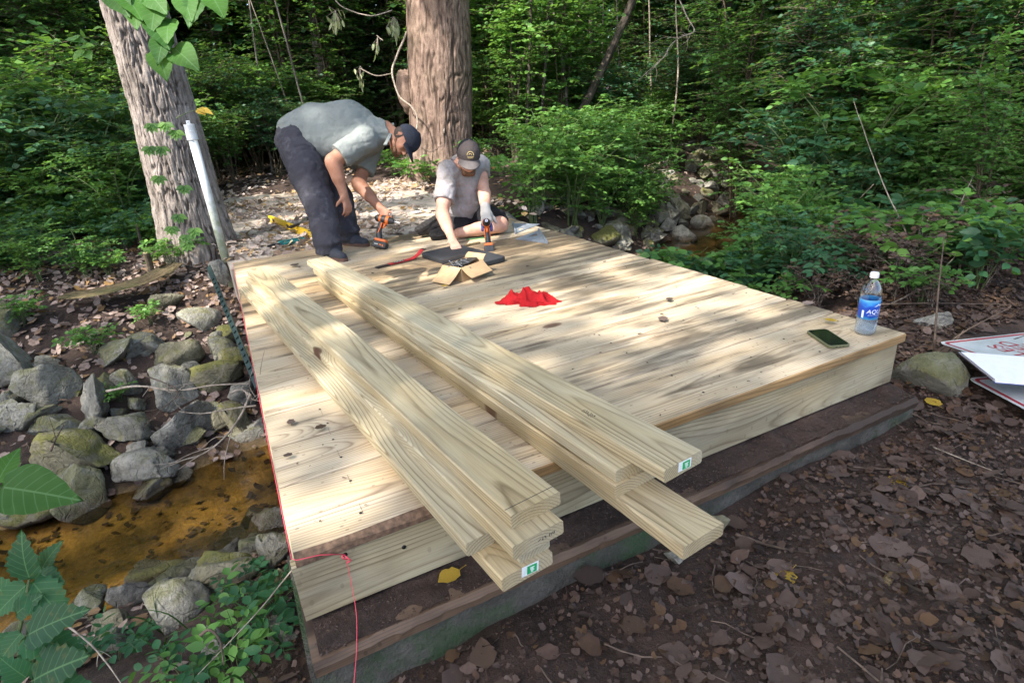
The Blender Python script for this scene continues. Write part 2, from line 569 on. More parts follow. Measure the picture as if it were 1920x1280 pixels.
def creek_y(x):
    x = np.asarray(x, float)
    return 1.90 + 0.47 * np.log1p(np.exp(np.clip(x * 2.5, -40, 40))) / 2.5 - 0.10


def creek_d(x, y):
    return (np.asarray(y, float) - creek_y(x)) * np.where(np.asarray(x) > 0, 0.905, 1.0)


def ground_z(x, y, rough=True):
    x = np.asarray(x, float)
    y = np.asarray(y, float)
    d = creek_d(x, y)
    near = np.interp(-d, [0, .42, .6, 1.0, 1.5, 2.2, 3], [-1.05, -1.01, -.9, -.66, -.47, -.395, -.38])
    fl = np.interp(d, [0, .42, .55, 1.1, 1.7, 2.6, 3.6, 6, 12], [-1.05, -1.01, -.93, -.74, -.55, -.30, -.14, -.06, .05])
    fr = np.interp(d, [0, .5, .7, 1.3, 2.0, 3.2, 8], [-1.05, -1.0, -.88, -.42, -.03, .05, .1])
    w = sstep(-0.6, 2.4, x)
    z = np.where(d < 0, near, fl * (1 - w) + fr * w)
    z = z + 0.03 * np.maximum(y - 13, 0) + 0.02 * np.maximum(-x - 4, 0)
    if rough:
        p = np.stack([x, y, x * 0], -1)
        z = z + 0.045 * fbm(p * 1.1, 3) * sstep(0.2, 1.2, abs(d)) + 0.014 * fbm(p * 5.0 + 9, 3) + 0.005 * fbm(p * 23.0, 2)
        inpath = sstep(-0.5, 0.1, x) * sstep(3.4, 2.6, x) * sstep(3.2, 3.7, y) * sstep(10, 8, y)
        z = z * (1 - inpath) + inpath * np.minimum(z, -0.16)
    return z


def on_ground(u, v):
    d = RM.T @ np.array([(u - 960) / FPX, (v - 640) / FPX, 1.0])
    t = np.linspace(0.5, 40, 4000)
    p = CAM + t[:, None] * d
    k = np.argmax(p[:, 2] < ground_z(p[:, 0], p[:, 1]))
    return p[k]


def axis_lines(lo, hi, step, outer):
    a = list(np.arange(lo, hi + 1e-6, step))
    s, k = step, a[-1]
    while k < outer:
        s *= 1.22
        k += s
        a.append(k)
    s, k = step, a[0]
    while k > -outer:
        s *= 1.22
        k -= s
        a.insert(0, k)
    return np.array(a)


gx = axis_lines(-3.6, 8.4, 0.045, 300)
gy = axis_lines(-1.4, 9.0, 0.045, 300)
GX, GY = np.meshgrid(gx, gy)
GZ = ground_z(GX, GY)
n1, n0 = GX.shape
gi = np.arange(n0 * n1).reshape(n1, n0)
gf = np.stack([gi[:-1, :-1], gi[:-1, 1:], gi[1:, 1:], gi[1:, :-1]], -1).reshape(-1, 4)

t = NT('forest soil')
g = t.n('NewGeometry').outputs['Position']
na = t.noise(g, 3.0, 8, 0.65)
nb = t.noise(g, 40.0, 6, 0.7)
nc = t.noise(g, 0.9, 4)
nd = t.noise(g, 150.0, 3, 0.7)
c = t.mix(t.ramp(na, [(0.35, 0.0), (0.65, 1.0)]), (0.022, 0.015, 0.012), (0.06, 0.04, 0.032))
c = t.mix(t.math('MULTIPLY', t.ramp(nb, [(0.5, 0.0), (0.68, 1.0)]), 0.6), c, (0.085, 0.06, 0.05))
c = t.mix(t.math('MULTIPLY', t.ramp(nd, [(0.66, 0.0), (0.74, 1.0)]), 0.5), c, (0.19, 0.13, 0.09))
z = t.n('SeparateXYZ', {0: g}).outputs[2]
bed = t.ramp(t.math('ADD', z, 1.5), [(0.50, 1.0), (0.60, 0.0)])
bc = t.ramp(t.math('ADD', t.math('MULTIPLY', na, 0.7), t.math('MULTIPLY', nb, 0.3)), [(0.36, (0.05, 0.036, 0.015)), (0.5, (0.20, 0.135, 0.05)), (0.66, (0.48, 0.32, 0.105))])
xx = t.n('SeparateXYZ', {0: g}).outputs[0]
bc = t.mix(t.ramp(t.math('ADD', t.math('MULTIPLY', xx, 0.3), t.math('MULTIPLY', na, 0.3)), [(0.3, 0.0), (0.9, 0.85)]), bc, (0.055, 0.040, 0.030))
c = t.mix(bed, c, bc)
hh = t.math('ADD', t.math('ADD', na, t.math('MULTIPLY', nb, 0.4)), t.math('MULTIPLY', nd, 0.12))
M['soil'] = t.done(t.pbr(c, t.math('SUBTRACT', 0.92, t.math('MULTIPLY', bed, 0.3)), t.bump(hh, 0.9, 0.03), spec=0.25))
ground = obj('ground', mesh('ground', np.stack([GX, GY, GZ], -1), gf, True), M['soil'])
kind(ground, 'structure')

# creek water: a gently rippled sheet
WZ = -0.955
wx = np.linspace(-14, 26, 400)
wd = np.linspace(-0.95, 0.95, 20)
WX, WD = np.meshgrid(wx, wd)
WY = creek_y(WX) + WD * np.where(WX > 0, 1.1, 1.0)
wi = np.arange(WX.size).reshape(WX.shape)
wf = np.stack([wi[:-1, :-1], wi[:-1, 1:], wi[1:, 1:], wi[1:, :-1]], -1).reshape(-1, 4)
t = NT('clear creek water')
g = t.n('NewGeometry').outputs['Position']
rip = t.noise(t.vmath('MULTIPLY', g, (5.0, 9.0, 5.0)), 1.6, 4, 0.6, 0.6)
nrm = t.bump(rip, 0.16, 0.012)
gl = t.n('BsdfGlossy', {'Color': (0.9, 0.95, 1.0), 'Roughness': 0.03})
t.put(gl.inputs['Normal'], nrm)
trn = t.n('BsdfTransparent', {0: (0.84, 0.74, 0.52, 1)})
fr = t.n('Fresnel', {'IOR': 1.33})
t.put(fr.inputs['Normal'], nrm)
M['water'] = t.done(t.n('MixShader', {0: fr, 1: trn, 2: gl}).outputs[0])
water = obj('creek_water', mesh('creek_water', np.stack([WX, WY, WX * 0 + WZ], -1), wf, True), M['water'])
kind(water, 'structure')

# old slab of the path beyond the deck
t = NT('stained old slab')
g = t.n('NewGeometry').outputs['Position']
na = t.noise(g, 1.7, 7, 0.65)
nb = t.noise(g, 26.0, 6, 0.7)
c = t.ramp(na, [(0.3, (0.22, 0.185, 0.14)), (0.5, (0.42, 0.36, 0.30)), (0.72, (0.55, 0.48, 0.42))])
c = t.mix(t.math('MULTIPLY', t.ramp(nb, [(0.5, 0.0), (0.7, 1.0)]), 0.5), c, (0.09, 0.07, 0.05))
gm = t.noise(g, 2.6, 4)
c = t.mix(t.math('MULTIPLY', t.ramp(gm, [(0.55, 0.0), (0.68, 1.0)]), 0.5), c, (0.07, 0.085, 0.03))
M['slab'] = t.done(t.pbr(c, 0.9, t.bump(nb, 0.6, 0.01), spec=0.2))
sxx, syy = np.meshgrid(np.linspace(0, 1, 60), np.linspace(0, 1, 110))
SX = -0.03 + 0.10 * vnoise(np.stack([syy * 9, syy * 0, syy * 0], -1)) * sstep(0, .1, syy) + sxx * (2.42 + 0.6 * syy) + 0.15 * syy * syy
SY = 3.79 + syy * 6.2
SZ = -0.06 + 0.008 * fbm(np.stack([SX * 3, SY * 3, SX * 0], -1), 3) - 0.02 * sstep(0.9, 1, syy)
top = np.stack([SX, SY, SZ], -1)
si = np.arange(SX.size).reshape(SX.shape)
sf = [tuple(q) for q in np.stack([si[:-1, :-1], si[:-1, 1:], si[1:, 1:], si[1:, :-1]], -1).reshape(-1, 4)]
rim = list(si[0, :]) + list(si[1:, -1]) + list(si[-1, -2::-1]) + list(si[-2:0:-1, 0])
low = top.reshape(-1, 3)[rim] * 1.0
low[:, 2] = -0.36 + 0 * low[:, 2]
sv = np.concatenate([top.reshape(-1, 3), low])
nb_ = SX.size
sf += [(rim[i], nb_ + i, nb_ + (i + 1) % len(rim), rim[(i + 1) % len(rim)]) for i in range(len(rim))]
path = obj('path', mesh('path', sv, sf), M['slab'])
kind(path, 'structure')

# ------------------------------------------------------------------ footing and sill in front of the deck
t = NT('mossy concrete')
g = t.n('NewGeometry').outputs['Position']
na = t.noise(g, 6.0, 7, 0.65)
nb = t.noise(g, 55.0, 5, 0.7)
sx = t.n('SeparateXYZ', {0: g})
c = t.ramp(na, [(0.3, (0.05, 0.047, 0.04)), (0.7, (0.16, 0.15, 0.13))])
c = t.mix(t.math('MULTIPLY', t.ramp(nb, [(0.5, 0.0), (0.72, 1.0)]), 0.7), c, (0.07, 0.065, 0.055))
mo = t.math('ADD', t.noise(g, 4.0, 6, 0.7), t.math('MULTIPLY', sx.outputs[0], -0.05))
c = t.mix(t.math('MULTIPLY', t.ramp(mo, [(0.42, 0.0), (0.58, 1.0)]), 0.7), c, (0.035, 0.085, 0.03))
M['concrete'] = t.done(t.pbr(c, 0.92, t.bump(nb, 1.0, 0.02), spec=0.05))
n = 120
xs = np.linspace(-0.035, 2.47, n)
prof = [(-0.055, -0.95), (-0.085, -0.45), (-0.068, -0.318), (-0.058, -0.302), (0.40, -0.302), (0.40, -0.95)]
pv = []
for x in xs:
    for k, (y, z) in enumerate(prof):
        w = 0.005 * vnoise(np.array([x * 7, k * 3.1, 0.5])) + 0.003 * vnoise(np.array([x * 31, k * 3.1, 4.5]))
        pv.append((x, y + w, z + 0.6 * w))
m = len(prof)
pf = [(i * m + k, i * m + (k + 1) % m, (i + 1) * m + (k + 1) % m, (i + 1) * m + k) for i in range(n - 1) for k in range(m)]
pf += [tuple(range(m - 1, -1, -1)), tuple(range((n - 1) * m, n * m))]
foot = obj('concrete_footing', bevel_mesh('footing', pv, pf, 0), M['concrete'])
tag(foot, 'low concrete footing streaked with green moss under the front of the deck', 'footing')
prof = [(-0.098, -0.298), (-0.104, -0.27), (-0.092, -0.252), (0.15, -0.246), (0.15, -0.298)]
pv = []
xs = np.linspace(-0.02, 2.43, n)
for i, x in enumerate(xs):
    for k, (y, z) in enumerate(prof):
        w = vnoise(np.array([x * 5, k * 2.7, 8.5])) * 0.006 + vnoise(np.array([x * 33, k * 2.7, 1.5])) * 0.005
        if k in (0, 4):
            w *= 0.3
        chip = 0.02 * max(0, vnoise(np.array([x * 3.2, 3.3, 2.2])) - 0.35) if k < 3 else 0
        pv.append((x, y + w + chip, z + 0.7 * w - (0.3 * chip if k == 2 else 0)))
m = len(prof)
pf = [(i * m + k, i * m + (k + 1) % m, (i + 1) * m + (k + 1) % m, (i + 1) * m + k) for i in range(n - 1) for k in range(m)]
pf += [tuple(range(m - 1, -1, -1)), tuple(range((n - 1) * m, n * m))]
sill = obj('sill_beam', bevel_mesh('sill_beam', pv, pf, 0), M['old_wood'])
tag(sill, 'dark rotten timber sill lying on the concrete footing below the deck', 'timber beam')
# crumbly soil along the foot of the fascia
n = 260
xs = np.linspace(0.0, 2.42, n)
ys = np.linspace(-0.085, 0.14, 14)
DX, DY = np.meshgrid(xs, ys)
dz = sstep(-0.08, 0.02, DY) * 0.016 + 0.010 * fbm(np.stack([DX * 16, DY * 16, DX * 0], -1), 4) - 0.004
dz = -0.2435 + dz
di = np.arange(DX.size).reshape(DX.shape)
df = np.stack([di[:-1, :-1], di[:-1, 1:], di[1:, 1:], di[1:, :-1]], -1).reshape(-1, 4)
crumb = obj('crumbled_soil', mesh('crumbled_soil', np.stack([DX, DY, dz], -1), df, True), M['soil'])
kind(crumb, 'stuff')
crumb['label'] = 'dark crumbled soil strewn along the sill below the deck'

# ------------------------------------------------------------------ the deck
DW, DL = 2.44, 3.74
M['wane'] = plain('brown bark edge', (0.17, 0.105, 0.065), 0.9, var=0.25, scale=60, bump=0.6)
deck = thing('deck', 'new pale timber deck of wide boards bridging the creek', 'deck', (0, 0, 0))


def board_mesh(name, lx, wy, tz, seg=24, wob=0.0015, wane=None, seed=0):
    """A sawn board along x, centred on its own origin, with eased edges that waver a little."""
    e = 0.004
    prof = [(-wy / 2 + e, -tz / 2), (wy / 2 - e, -tz / 2), (wy / 2, -tz / 2 + e), (wy / 2, tz / 2 - e), (wy / 2 - e, tz / 2),
            (wy / 2 - 3 * e, tz / 2), (-wy / 2 + 3 * e, tz / 2), (-wy / 2 + e, tz / 2), (-wy / 2, tz / 2 - e), (-wy / 2, -tz / 2 + e)]
    vs = []
    for i in range(seg + 1):
        x = -lx / 2 + lx * i / seg
        for k, (y, z) in enumerate(prof):
            w = wob * vnoise(np.array([x * 4 + seed * 7.7, 1.3 if y > 0 else 5.1, seed]))
            zz = z
            yy = y + w
            if wane is not None and k in (6, 7, 8):
                q = wane(x)
                if k == 8:
                    zz -= q * 0.85
                if k == 7:
                    yy += q * 0.9
                    zz -= q * 0.12
                if k == 6:
                    yy += q * 1.0
            vs.append((x, yy, zz))
    m = len(prof)
    fs = [(i * m + k, i * m + (k + 1) % m, (i + 1) * m + (k + 1) % m, (i + 1) * m + k) for i in range(seg) for k in range(m)]
    fs += [tuple(range(m - 1, -1, -1)), tuple(range(seg * m, seg * m + m))]
    me = mesh(name, vs, fs)
    bm = bmesh.new()
    bm.from_mesh(me)
    bmesh.ops.recalc_face_normals(bm, faces=bm.faces)
    bm.to_mesh(me)
    bm.free()
    return me


seams = [0, .0885, .155, .2218, .31, .374, .437, .505, .572, .64, .71, .78, .853, .926, 1.0]
for i in range(len(seams) - 1):
    y0, y1 = seams[i] * DL + 0.003, seams[i + 1] * DL - 0.003
    lx = DW + random.uniform(-0.004, 0.018)
    wane = (lambda x: 0.019 * sstep(-0.5, -0.95, x) * (0.75 + 0.45 * vnoise(np.array([x * 9, .2, .3])))) if i == 0 else None
    o = obj('deck_board', board_mesh('deck_board', lx, y1 - y0, 0.038, 48 if i == 0 else 20, wane=wane, seed=i), M['deck_wood'], deck,
            (lx / 2, (y0 + y1) / 2, -0.019 + random.uniform(-0.002, 0.002)), (random.uniform(-.003, .003), 0, random.uniform(-.0006, .0006)))
wb = [o for o in deck.children if o.name.startswith('deck_board')][0]
wb.data.materials.append(M['wane'])
M['edge_wood'] = wood_mat('resinous board edge', (0.33, 0.215, 0.10), (0.14, 0.075, 0.025), (0.09, 0.045, 0.02), 150, dirt=0.5, knots=0.2)
wb.data.materials.append(M['edge_wood'])
for p_ in wb.data.polygons:
    c_ = p_.center
    if c_[0] < -0.62 and c_[1] < -0.115 and (p_.normal.y < -.3 and c_[2] > -.018):
        p_.material_index = 1
    elif p_.normal.y < -.6:
        p_.material_index = 2
fas = obj('fascia_board', board_mesh('fascia', DW - 0.01, 0.183, 0.036, 24, seed=40), M['fascia_wood'], deck, (DW / 2 - 0.018, 0.033, -0.1315), (math.pi / 2, 0, 0))
for x in (0.0, 2.385):
    obj('rim_joist', board_mesh('rim_joist', 3.66, 0.18, 0.036, 12, seed=50 + int(x)), M['fascia_wood'], deck, (x + 0.012, 1.873, -0.1315), (math.pi / 2, 0, math.pi / 2))
M['black_metal'] = plain('black metal', (0.015, 0.015, 0.018), 0.4, 0.6)
sv, sf = lathe([(0.0, 0.004), (0.0045, 0.0035), (0.0065, 0.001), (0.0065, -0.003)], 10)
sme = mesh('screw', sv, sf)
screws = [(0.27, -0.0155, -0.105), (0.118, -0.0155, -0.058)]
for x, y, z in screws:
    obj('screw', sme, M['black_metal'], deck, (x, 0.0145, z), (math.pi / 2, 0, 0), 1.0)
dv, df_ = lathe([(0.0, 0.0012), (0.0035, 0.0010), (0.0045, 0.0)], 8)
dme = mesh('screw', dv, df_)
for xs_ in (0.19, 0.80, 1.41, 2.02, 2.36):
    for i in range(len(seams) - 1):
        for q in (0.25, 0.75):
            y = (seams[i] * (1 - q) + seams[i + 1] * q) * DL
            obj('screw', dme, M['black_metal'], deck, (xs_ + random.uniform(-.006, .006), y, 0.0004))


# ------------------------------------------------------------------ loose lumber
def lumber(name, label, nl, nr, fl, z_top, group, length, mat='new_wood', width=0.139, parent=None):
    """A planed board whose top face starts at the near left and near right corners and runs towards fl."""
    nl, nr, fl = (np.array(k, float) for k in (nl, nr, fl))
    ang = math.atan2(fl[1] - nl[1], fl[0] - nl[0])
    d = np.array([math.cos(ang), math.sin(ang)])
    nrm = np.array([d[1], -d[0]])
    c = nl[:2] + d * length / 2 + nrm * width / 2
    me = board_mesh(name, length, width, 0.0375, 26, 0.0012, seed=random.randint(60, 900))
    return tag(obj(name, me, M[mat], None, (c[0], c[1], z_top - 0.01875), (0, 0, ang)), label, 'lumber board', group)


LEFT, RIGHT = 'boards stacked on the left of the deck', 'boards stacked in the middle of the deck'
L1 = lumber('lumber_board', 'lowest board of the left stack, green tag stapled to its end', (.398, -.363), None, (.03, 2.62), .038, LEFT, 3.02)
L2 = lumber('lumber_board', 'narrow weathered board second from the bottom of the left stack, showing only its end', (.452, -.345), None, (.09, 2.58), .076, LEFT, 2.95, width=0.085)
L2b = lumber('lumber_board', 'narrow board along the left edge of the left stack, ending short of the others', (.360, -.262), None, (.012, 2.55), .076, LEFT, 2.85, width=0.075)
L3 = lumber('lumber_board', 'board just under the topmost one of the left stack, end stamped with dark marks', (.430, -.365), None, (.055, 2.60), .114, LEFT, 3.0)
L4 = lumber('lumber_board', 'topmost board of the left stack with a pencil line across its near end', (.453, -.316), None, (.078, 2.66), .152, LEFT, 3.02)
R0 = lumber('lumber_board', 'lowest board of the middle stack, jutting farthest out over the ground', (.795, -.492), None, (.50, 2.30), .038, RIGHT, 2.86)
R1 = lumber('lumber_board', 'board second from the bottom of the middle stack with a dark edge knot', (.767, -.271), None, (.47, 2.32), .076, RIGHT, 2.72)
R2 = lumber('lumber_board', 'board second from the top of the middle stack with a whitish sawn end', (.777, -.262), None, (.46, 2.55), .114, RIGHT, 2.84)
R3 = lumber('lumber_board', 'topmost board of the middle stack with two red knots and a tagged end', (.843, -.366), None, (.45, 2.60), .152, RIGHT, 3.05)

M['tag_white'] = plain('white tag', (0.78, 0.80, 0.80), 0.4, var=0.04)
M['tag_green'] = plain('green tag print', (0.02, 0.36, 0.12), 0.4, var=0.06)
M['tag_text'] = plain('pale print', (0.62, 0.72, 0.66), 0.5, var=0.02)
M['ink'] = plain('dark ink', (0.035, 0.03, 0.028), 0.8, var=0.05)


def end_tag(board, length, y, tilt):
    o = obj('end_tag', mesh('end_tag', *box((0, 0, 0), (0.0012, 0.046, 0.026))), M['tag_white'], board, (-length / 2 - 0.0012, y, 0.004), (tilt, 0, 0))
    parts = [box((-0.0012, -0.004, 0.0), (0.0012, 0.026, 0.021))]
    obj('tag_print', mesh('tag_print', *cat_mesh(parts)), M['tag_green'], o)
    txt = [box((-0.0022, -0.004 + dy, dz), (0.0008, w, 0.0022)) for dy, dz, w in ((0, .005, .012), (0.001, .0015, .009), (-.001, -.0022, .010), (0, -.006, .006))]
    txt += [box((-0.0012, 0.017, -0.005 + k * 0.004), (0.0008, 0.004, 0.002)) for k in range(3)]
    o2 = obj('tag_print', mesh('tag_print', *cat_mesh(txt)), M['tag_text'], o)
    return o


end_tag(L1, 3.02, -0.006, 0.10)
end_tag(R3, 3.05, -0.004, 0.06)


def stamp(board, x0, y0, face, rows, seed):
    """A faint ink stamp of small strokes."""
    r = random.Random(seed)
    parts = []
    for row in range(rows):
        for k in range(6):
            for q in range(3):
                a, b = k * 0.0085 + r.uniform(-.0025, .0025), row * 0.010 + r.uniform(-.003, .003)
                s = (0.0012, 0.005) if r.random() < .5 else (0.004, 0.0012)
                if face == 'top':
                    parts.append(box((x0 + a, y0 + b, 0.01875 + 0.0004), (s[0], s[1], 0.0006)))
                else:
                    parts.append(box((x0 - 0.0004, y0 - a, b - 0.002), (0.0006, s[0], s[1])))
    obj('ink_stamp', mesh('ink_stamp', *cat_mesh(parts)), M['ink'], board)


stamp(R3, -1.22, 0.018, 'top', 2, 3)
stamp(L3, -1.5, -0.002, 'end', 1, 5)
obj('pencil_line', mesh('pencil_line', *box((-1.485, 0, 0.0189), (0.0014, 0.136, 0.0008))), M['ink'], L4)
# ------------------------------------------------------------------ leaves
def tpl(verts, tris):
    return np.array(verts, float), np.array(tris, int)


LOW = tpl([(0, 0, 0), (.42, .5, .06), (1, 0, -.06), (.42, -.5, .06)], [(0, 2, 1), (0, 3, 2)])
_m = [(0, 0, 0), (.33, 0, -.02), (.68, 0, -.03), (1, 0, -.10)]
_l = [(.22, .38, .05), (.52, .48, .05), (.82, .24, 0)]
MID = tpl(_m + _l + [(a, -b, c_) for a, b, c_ in _l],
          [(0, 1, 4), (1, 5, 4), (1, 2, 5), (2, 6, 5), (2, 3, 6), (0, 7, 1), (1, 7, 8), (1, 8, 2), (2, 8, 9), (2, 9, 3)])


def serrated(n=16, teeth=0.06, seed=0):
    r = random.Random(seed)
    vs, fs = [], []
    for i in range(n + 1):
        q = i / n
        w = 0.5 * (math.sin(math.pi * min(1, q ** 0.72)) ** 0.85) if 0 < q < 1 else 0.0
        k = (teeth if i % 2 else -teeth * 0.5) * (0 < q < 1)
        dr = -0.28 * q * q
        w1, w2 = w + k + r.uniform(-.015, .015) * (w > 0), w + k + r.uniform(-.015, .015) * (w > 0)
        vs += [(q - 0.05 * (w1 > 0), w1, dr + 0.10 * w1 + 0.015 * math.sin(i * 2.1)), (q - 0.05 * (w1 > 0), w1 * .5, dr + 0.06 * w1), (q, 0, dr - 0.02 * (0 < q < 1)),
               (q - 0.05 * (w2 > 0), -w2 * .5, dr + 0.06 * w2), (q - 0.05 * (w2 > 0), -w2, dr + 0.10 * w2 + 0.015 * math.cos(i * 1.7))]
    for i in range(n):
        for k in range(4):
            a, b, c_, d = i * 5 + k, i * 5 + k + 1, (i + 1) * 5 + k + 1, (i + 1) * 5 + k
            fs += [(a, b, c_), (a, c_, d)]
    return tpl(vs, [tuple(reversed(q)) for q in fs])


HI = serrated()


def dry_tpl(seed):
    r = random.Random(seed)
    vs, fs = [], []
    n = 7
    cu, cw = r.uniform(-.3, .4), r.uniform(0.05, 0.45)
    for i in range(n + 1):
        q = i / n
        w = 0.40 * math.sin(math.pi * q ** 0.8) ** 0.7 if 0 < q < 1 else 0.015
        for k in (-1, -.5, 0, .5, 1):
            ww = w * k * (1 + r.uniform(-.22, .22) * (abs(k) == 1))
            vs.append((q + r.uniform(-.02, .02), ww, cu * 0.25 * (q - .5) ** 2 + cw * 0.6 * ww * ww + r.uniform(-.018, .018) - 0.02))
    for i in range(n):
        for k in range(4):
            a, b, c_, d = i * 5 + k, i * 5 + k + 1, (i + 1) * 5 + k + 1, (i + 1) * 5 + k
            fs += [(a, c_, b), (a, d, c_)]
    vs += [(-.35, .02, .05), (-.35, -.02, .05), (0, .012, 0), (0, -.012, 0)]
    b = len(vs) - 4
    fs += [(b, b + 1, b + 3), (b, b + 3, b + 2)]
    return tpl(vs, fs)


DRY = [dry_tpl(k) for k in range(5)]
def frag(seed):
    r = random.Random(seed)
    n = 9
    vs = [(0.5, 0, .05)]
    for k in range(n):
        a = 2 * math.pi * k / n
        q = r.uniform(.22, .55)
        vs.append((.5 + q * math.cos(a), q * math.sin(a), r.uniform(-.02, .22) * q * 2))
    return tpl(vs, [(0, 1 + k, 1 + (k + 1) % n) for k in range(n)])


FRAG = [frag(k) for k in range(5)]
LOWDRY = tpl([(0, 0, 0), (.3, .36, .09), (.75, .30, .04), (1, 0, .08), (.7, -.33, .10), (.28, -.30, .02)], [(0, 2, 1), (0, 3, 2), (0, 4, 3), (0, 5, 4)])


def leaves(P, A, N, L, W, T, r=rng, tone=None):
    """Leaf geometry: origins P, directions A, normals N, lengths L, widths W; one template. Returns verts, tris, tone."""
    P, A, N = (np.asarray(k, float) for k in (P, A, N))
    L, W = np.asarray(L, float)[:, None, None], np.asarray(W, float)[:, None, None]
    A = A / (np.linalg.norm(A, axis=1, keepdims=True) + 1e-9)
    B = np.cross(N, A)
    B /= np.linalg.norm(B, axis=1, keepdims=True) + 1e-9
    N = np.cross(A, B)
    v, f = T
    V = P[:, None] + A[:, None] * v[None, :, 0:1] * L + B[:, None] * v[None, :, 1:2] * W + N[:, None] * v[None, :, 2:3] * L
    F = f[None] + (np.arange(len(P)) * len(v))[:, None, None]
    tn = r.random(len(P)) if tone is None else tone
    return V.reshape(-1, 3), F.reshape(-1, 3), np.repeat(tn, len(v))


def join_leaves(sets):
    V, F, T, n = [], [], [], 0
    for v, f, tn in sets:
        V.append(v); F.append(f + n); T.append(tn)
        n += len(v)
    return np.concatenate(V), np.concatenate(F), np.concatenate(T)


def leaf_mesh(name, sets, smooth=False):
    v, f, tn = join_leaves(sets)
    return mesh(name, v, f, smooth, {'tone': tn})


def twig_leaves(S, D, LT, nl, leaf, T, r, width=0.55, spread=0.95, droop=0.18, flat=0.35, tone=None):
    """Alternate leaves along twigs (start S, direction D, length LT)."""
    P, A, N, L, TN = [], [], [], [], []
    up = np.array([0, 0, 1.0])
    for k in range(len(S)):
        d = D[k] / np.linalg.norm(D[k])
        side = np.cross(up, d)
        side /= np.linalg.norm(side) + 1e-9
        tn = r.random()
        for j in range(nl):
            q = (j + 0.6) / nl
            p = S[k] + d * LT[k] * q + np.array([0, 0, -droop * LT[k] * q * q])
            sg = 1 if j % 2 else -1
            a = d * math.cos(spread) + side * sg * math.sin(spread) + np.array([0, 0, r.uniform(-.35, .15)])
            if j == nl - 1:
                a = d + np.array([0, 0, -.25])
            P.append(p); A.append(a)
            N.append(up + r.normal(0, flat * 1.4, 3))
            L.append(leaf * r.uniform(.65, 1.2) * (1 - 0.25 * abs(q - .5)))
            TN.append(np.clip(0.6 * tn + 0.4 * r.random(), 0, 1))
    L = np.array(L)
    return leaves(P, A, N, L, L * width * r.uniform(.85, 1.15, len(L)), T, r, np.array(TN))


def make_shrub(seed, H, R, stems, twigs, nl, leaf, T, width=0.55, tw=0.4, low=0.25, lean=0.35, arch=0.3, fat=0.010):
    r = np.random.default_rng(seed)
    tubes, S, D, LT = [], [], [], []
    curves = []
    for k in range(stems):
        a = r.uniform(0, 2 * math.pi)
        rad = R * r.uniform(.25, 1.0)
        tip = np.array([math.cos(a) * rad, math.sin(a) * rad, H * r.uniform(.65, 1.0)])
        mid = tip * np.array([lean, lean, .6]) + np.append(r.normal(0, .05 * R, 2), arch * H * 0.2)
        base = np.append(r.normal(0, .06 * R, 2), -0.05)
        c_ = curve_pts([base, mid, tip], 10)
        curves.append(c_)
        tubes.append(tube(c_, np.linspace(fat, fat * .25, 10), 4, False))
    for k in range(twigs):
        c_ = curves[k % stems]
        q = low + (1 - low) * r.random() ** 0.8
        i = min(int(q * 9), 8)
        p = c_[i] + (c_[i + 1] - c_[i]) * (q * 9 - i)
        a = r.uniform(0, 2 * math.pi)
        d = np.array([math.cos(a), math.sin(a), r.uniform(-.1, .55)])
        out = np.array([p[0], p[1], 0]) / (R + 1e-6)
        d = d + out * 0.5
        ln = tw * r.uniform(.55, 1.25)
        S.append(p); D.append(d); LT.append(ln)
        dd = d / np.linalg.norm(d)
        tubes.append(tube([p, p + dd * ln * .5 - np.array([0, 0, .045 * ln]), p + dd * ln - np.array([0, 0, .18 * ln])], [fat * .3, fat * .22, fat * .12], 3, False))
    fol = twig_leaves(S, D, LT, nl, leaf, T, r, width)
    return fol, cat_mesh(tubes)


def shrub_proto(name, leaf_m, stem_m, **kw):
    fol, st = make_shrub(**kw)
    return leaf_mesh(name + '_foliage', [fol]), mesh(name + '_stems', *st), leaf_m, stem_m


PROTO = {}


def place(protoname, name, label, cat, group, loc, rot, sc, mat=None):
    fm, sm, lm, stm = PROTO[protoname]
    t_ = thing(name, label, cat, loc, rot, group)
    t_.scale = sc if hasattr(sc, '__len__') else (sc,) * 3
    f_ = obj('foliage', fm, None, t_)
    s_ = obj('stems', sm, None, t_)
    if not fm.materials:
        fm.materials.append(M[lm])
    if not sm.materials:
        sm.materials.append(M[stm])
    if mat:
        f_.material_slots[0].link = 'OBJECT'
        f_.material_slots[0].material = M[mat]
    return t_


for k in range(4):
    PROTO['bush%d' % k] = shrub_proto('bush', 'leaf', 'stem', seed=20 + k, H=1.9, R=0.95, stems=9, twigs=270, nl=9, leaf=0.09, T=LOW, tw=0.5, width=0.6)
for k in range(3):
    PROTO['fine%d' % k] = shrub_proto('fine', 'leaf', 'stem', seed=30 + k, H=1.6, R=1.0, stems=12, twigs=260, nl=11, leaf=0.05, T=LOW, tw=0.4, width=0.55)
for k in range(3):
    PROTO['near%d' % k] = shrub_proto('near', 'leaf_bright', 'stem_green', seed=40 + k, H=1.0, R=0.65, stems=9, twigs=95, nl=8, leaf=0.075, T=MID, tw=0.34, width=0.62, low=.15)
for k in range(3):
    PROTO['herb%d' % k] = shrub_proto('herb', 'leaf', 'stem_green', seed=50 + k, H=0.42, R=0.36, stems=9, twigs=40, nl=6, leaf=0.075, T=MID, tw=0.2, width=0.62, low=.3, fat=.004)
for k in range(3):
    PROTO['sap%d' % k] = shrub_proto('sap', 'leaf', 'stem', seed=60 + k, H=5.6, R=1.15, stems=5, twigs=560, nl=8, leaf=0.125, T=LOW, tw=0.6, width=0.6, low=.10, fat=.03)
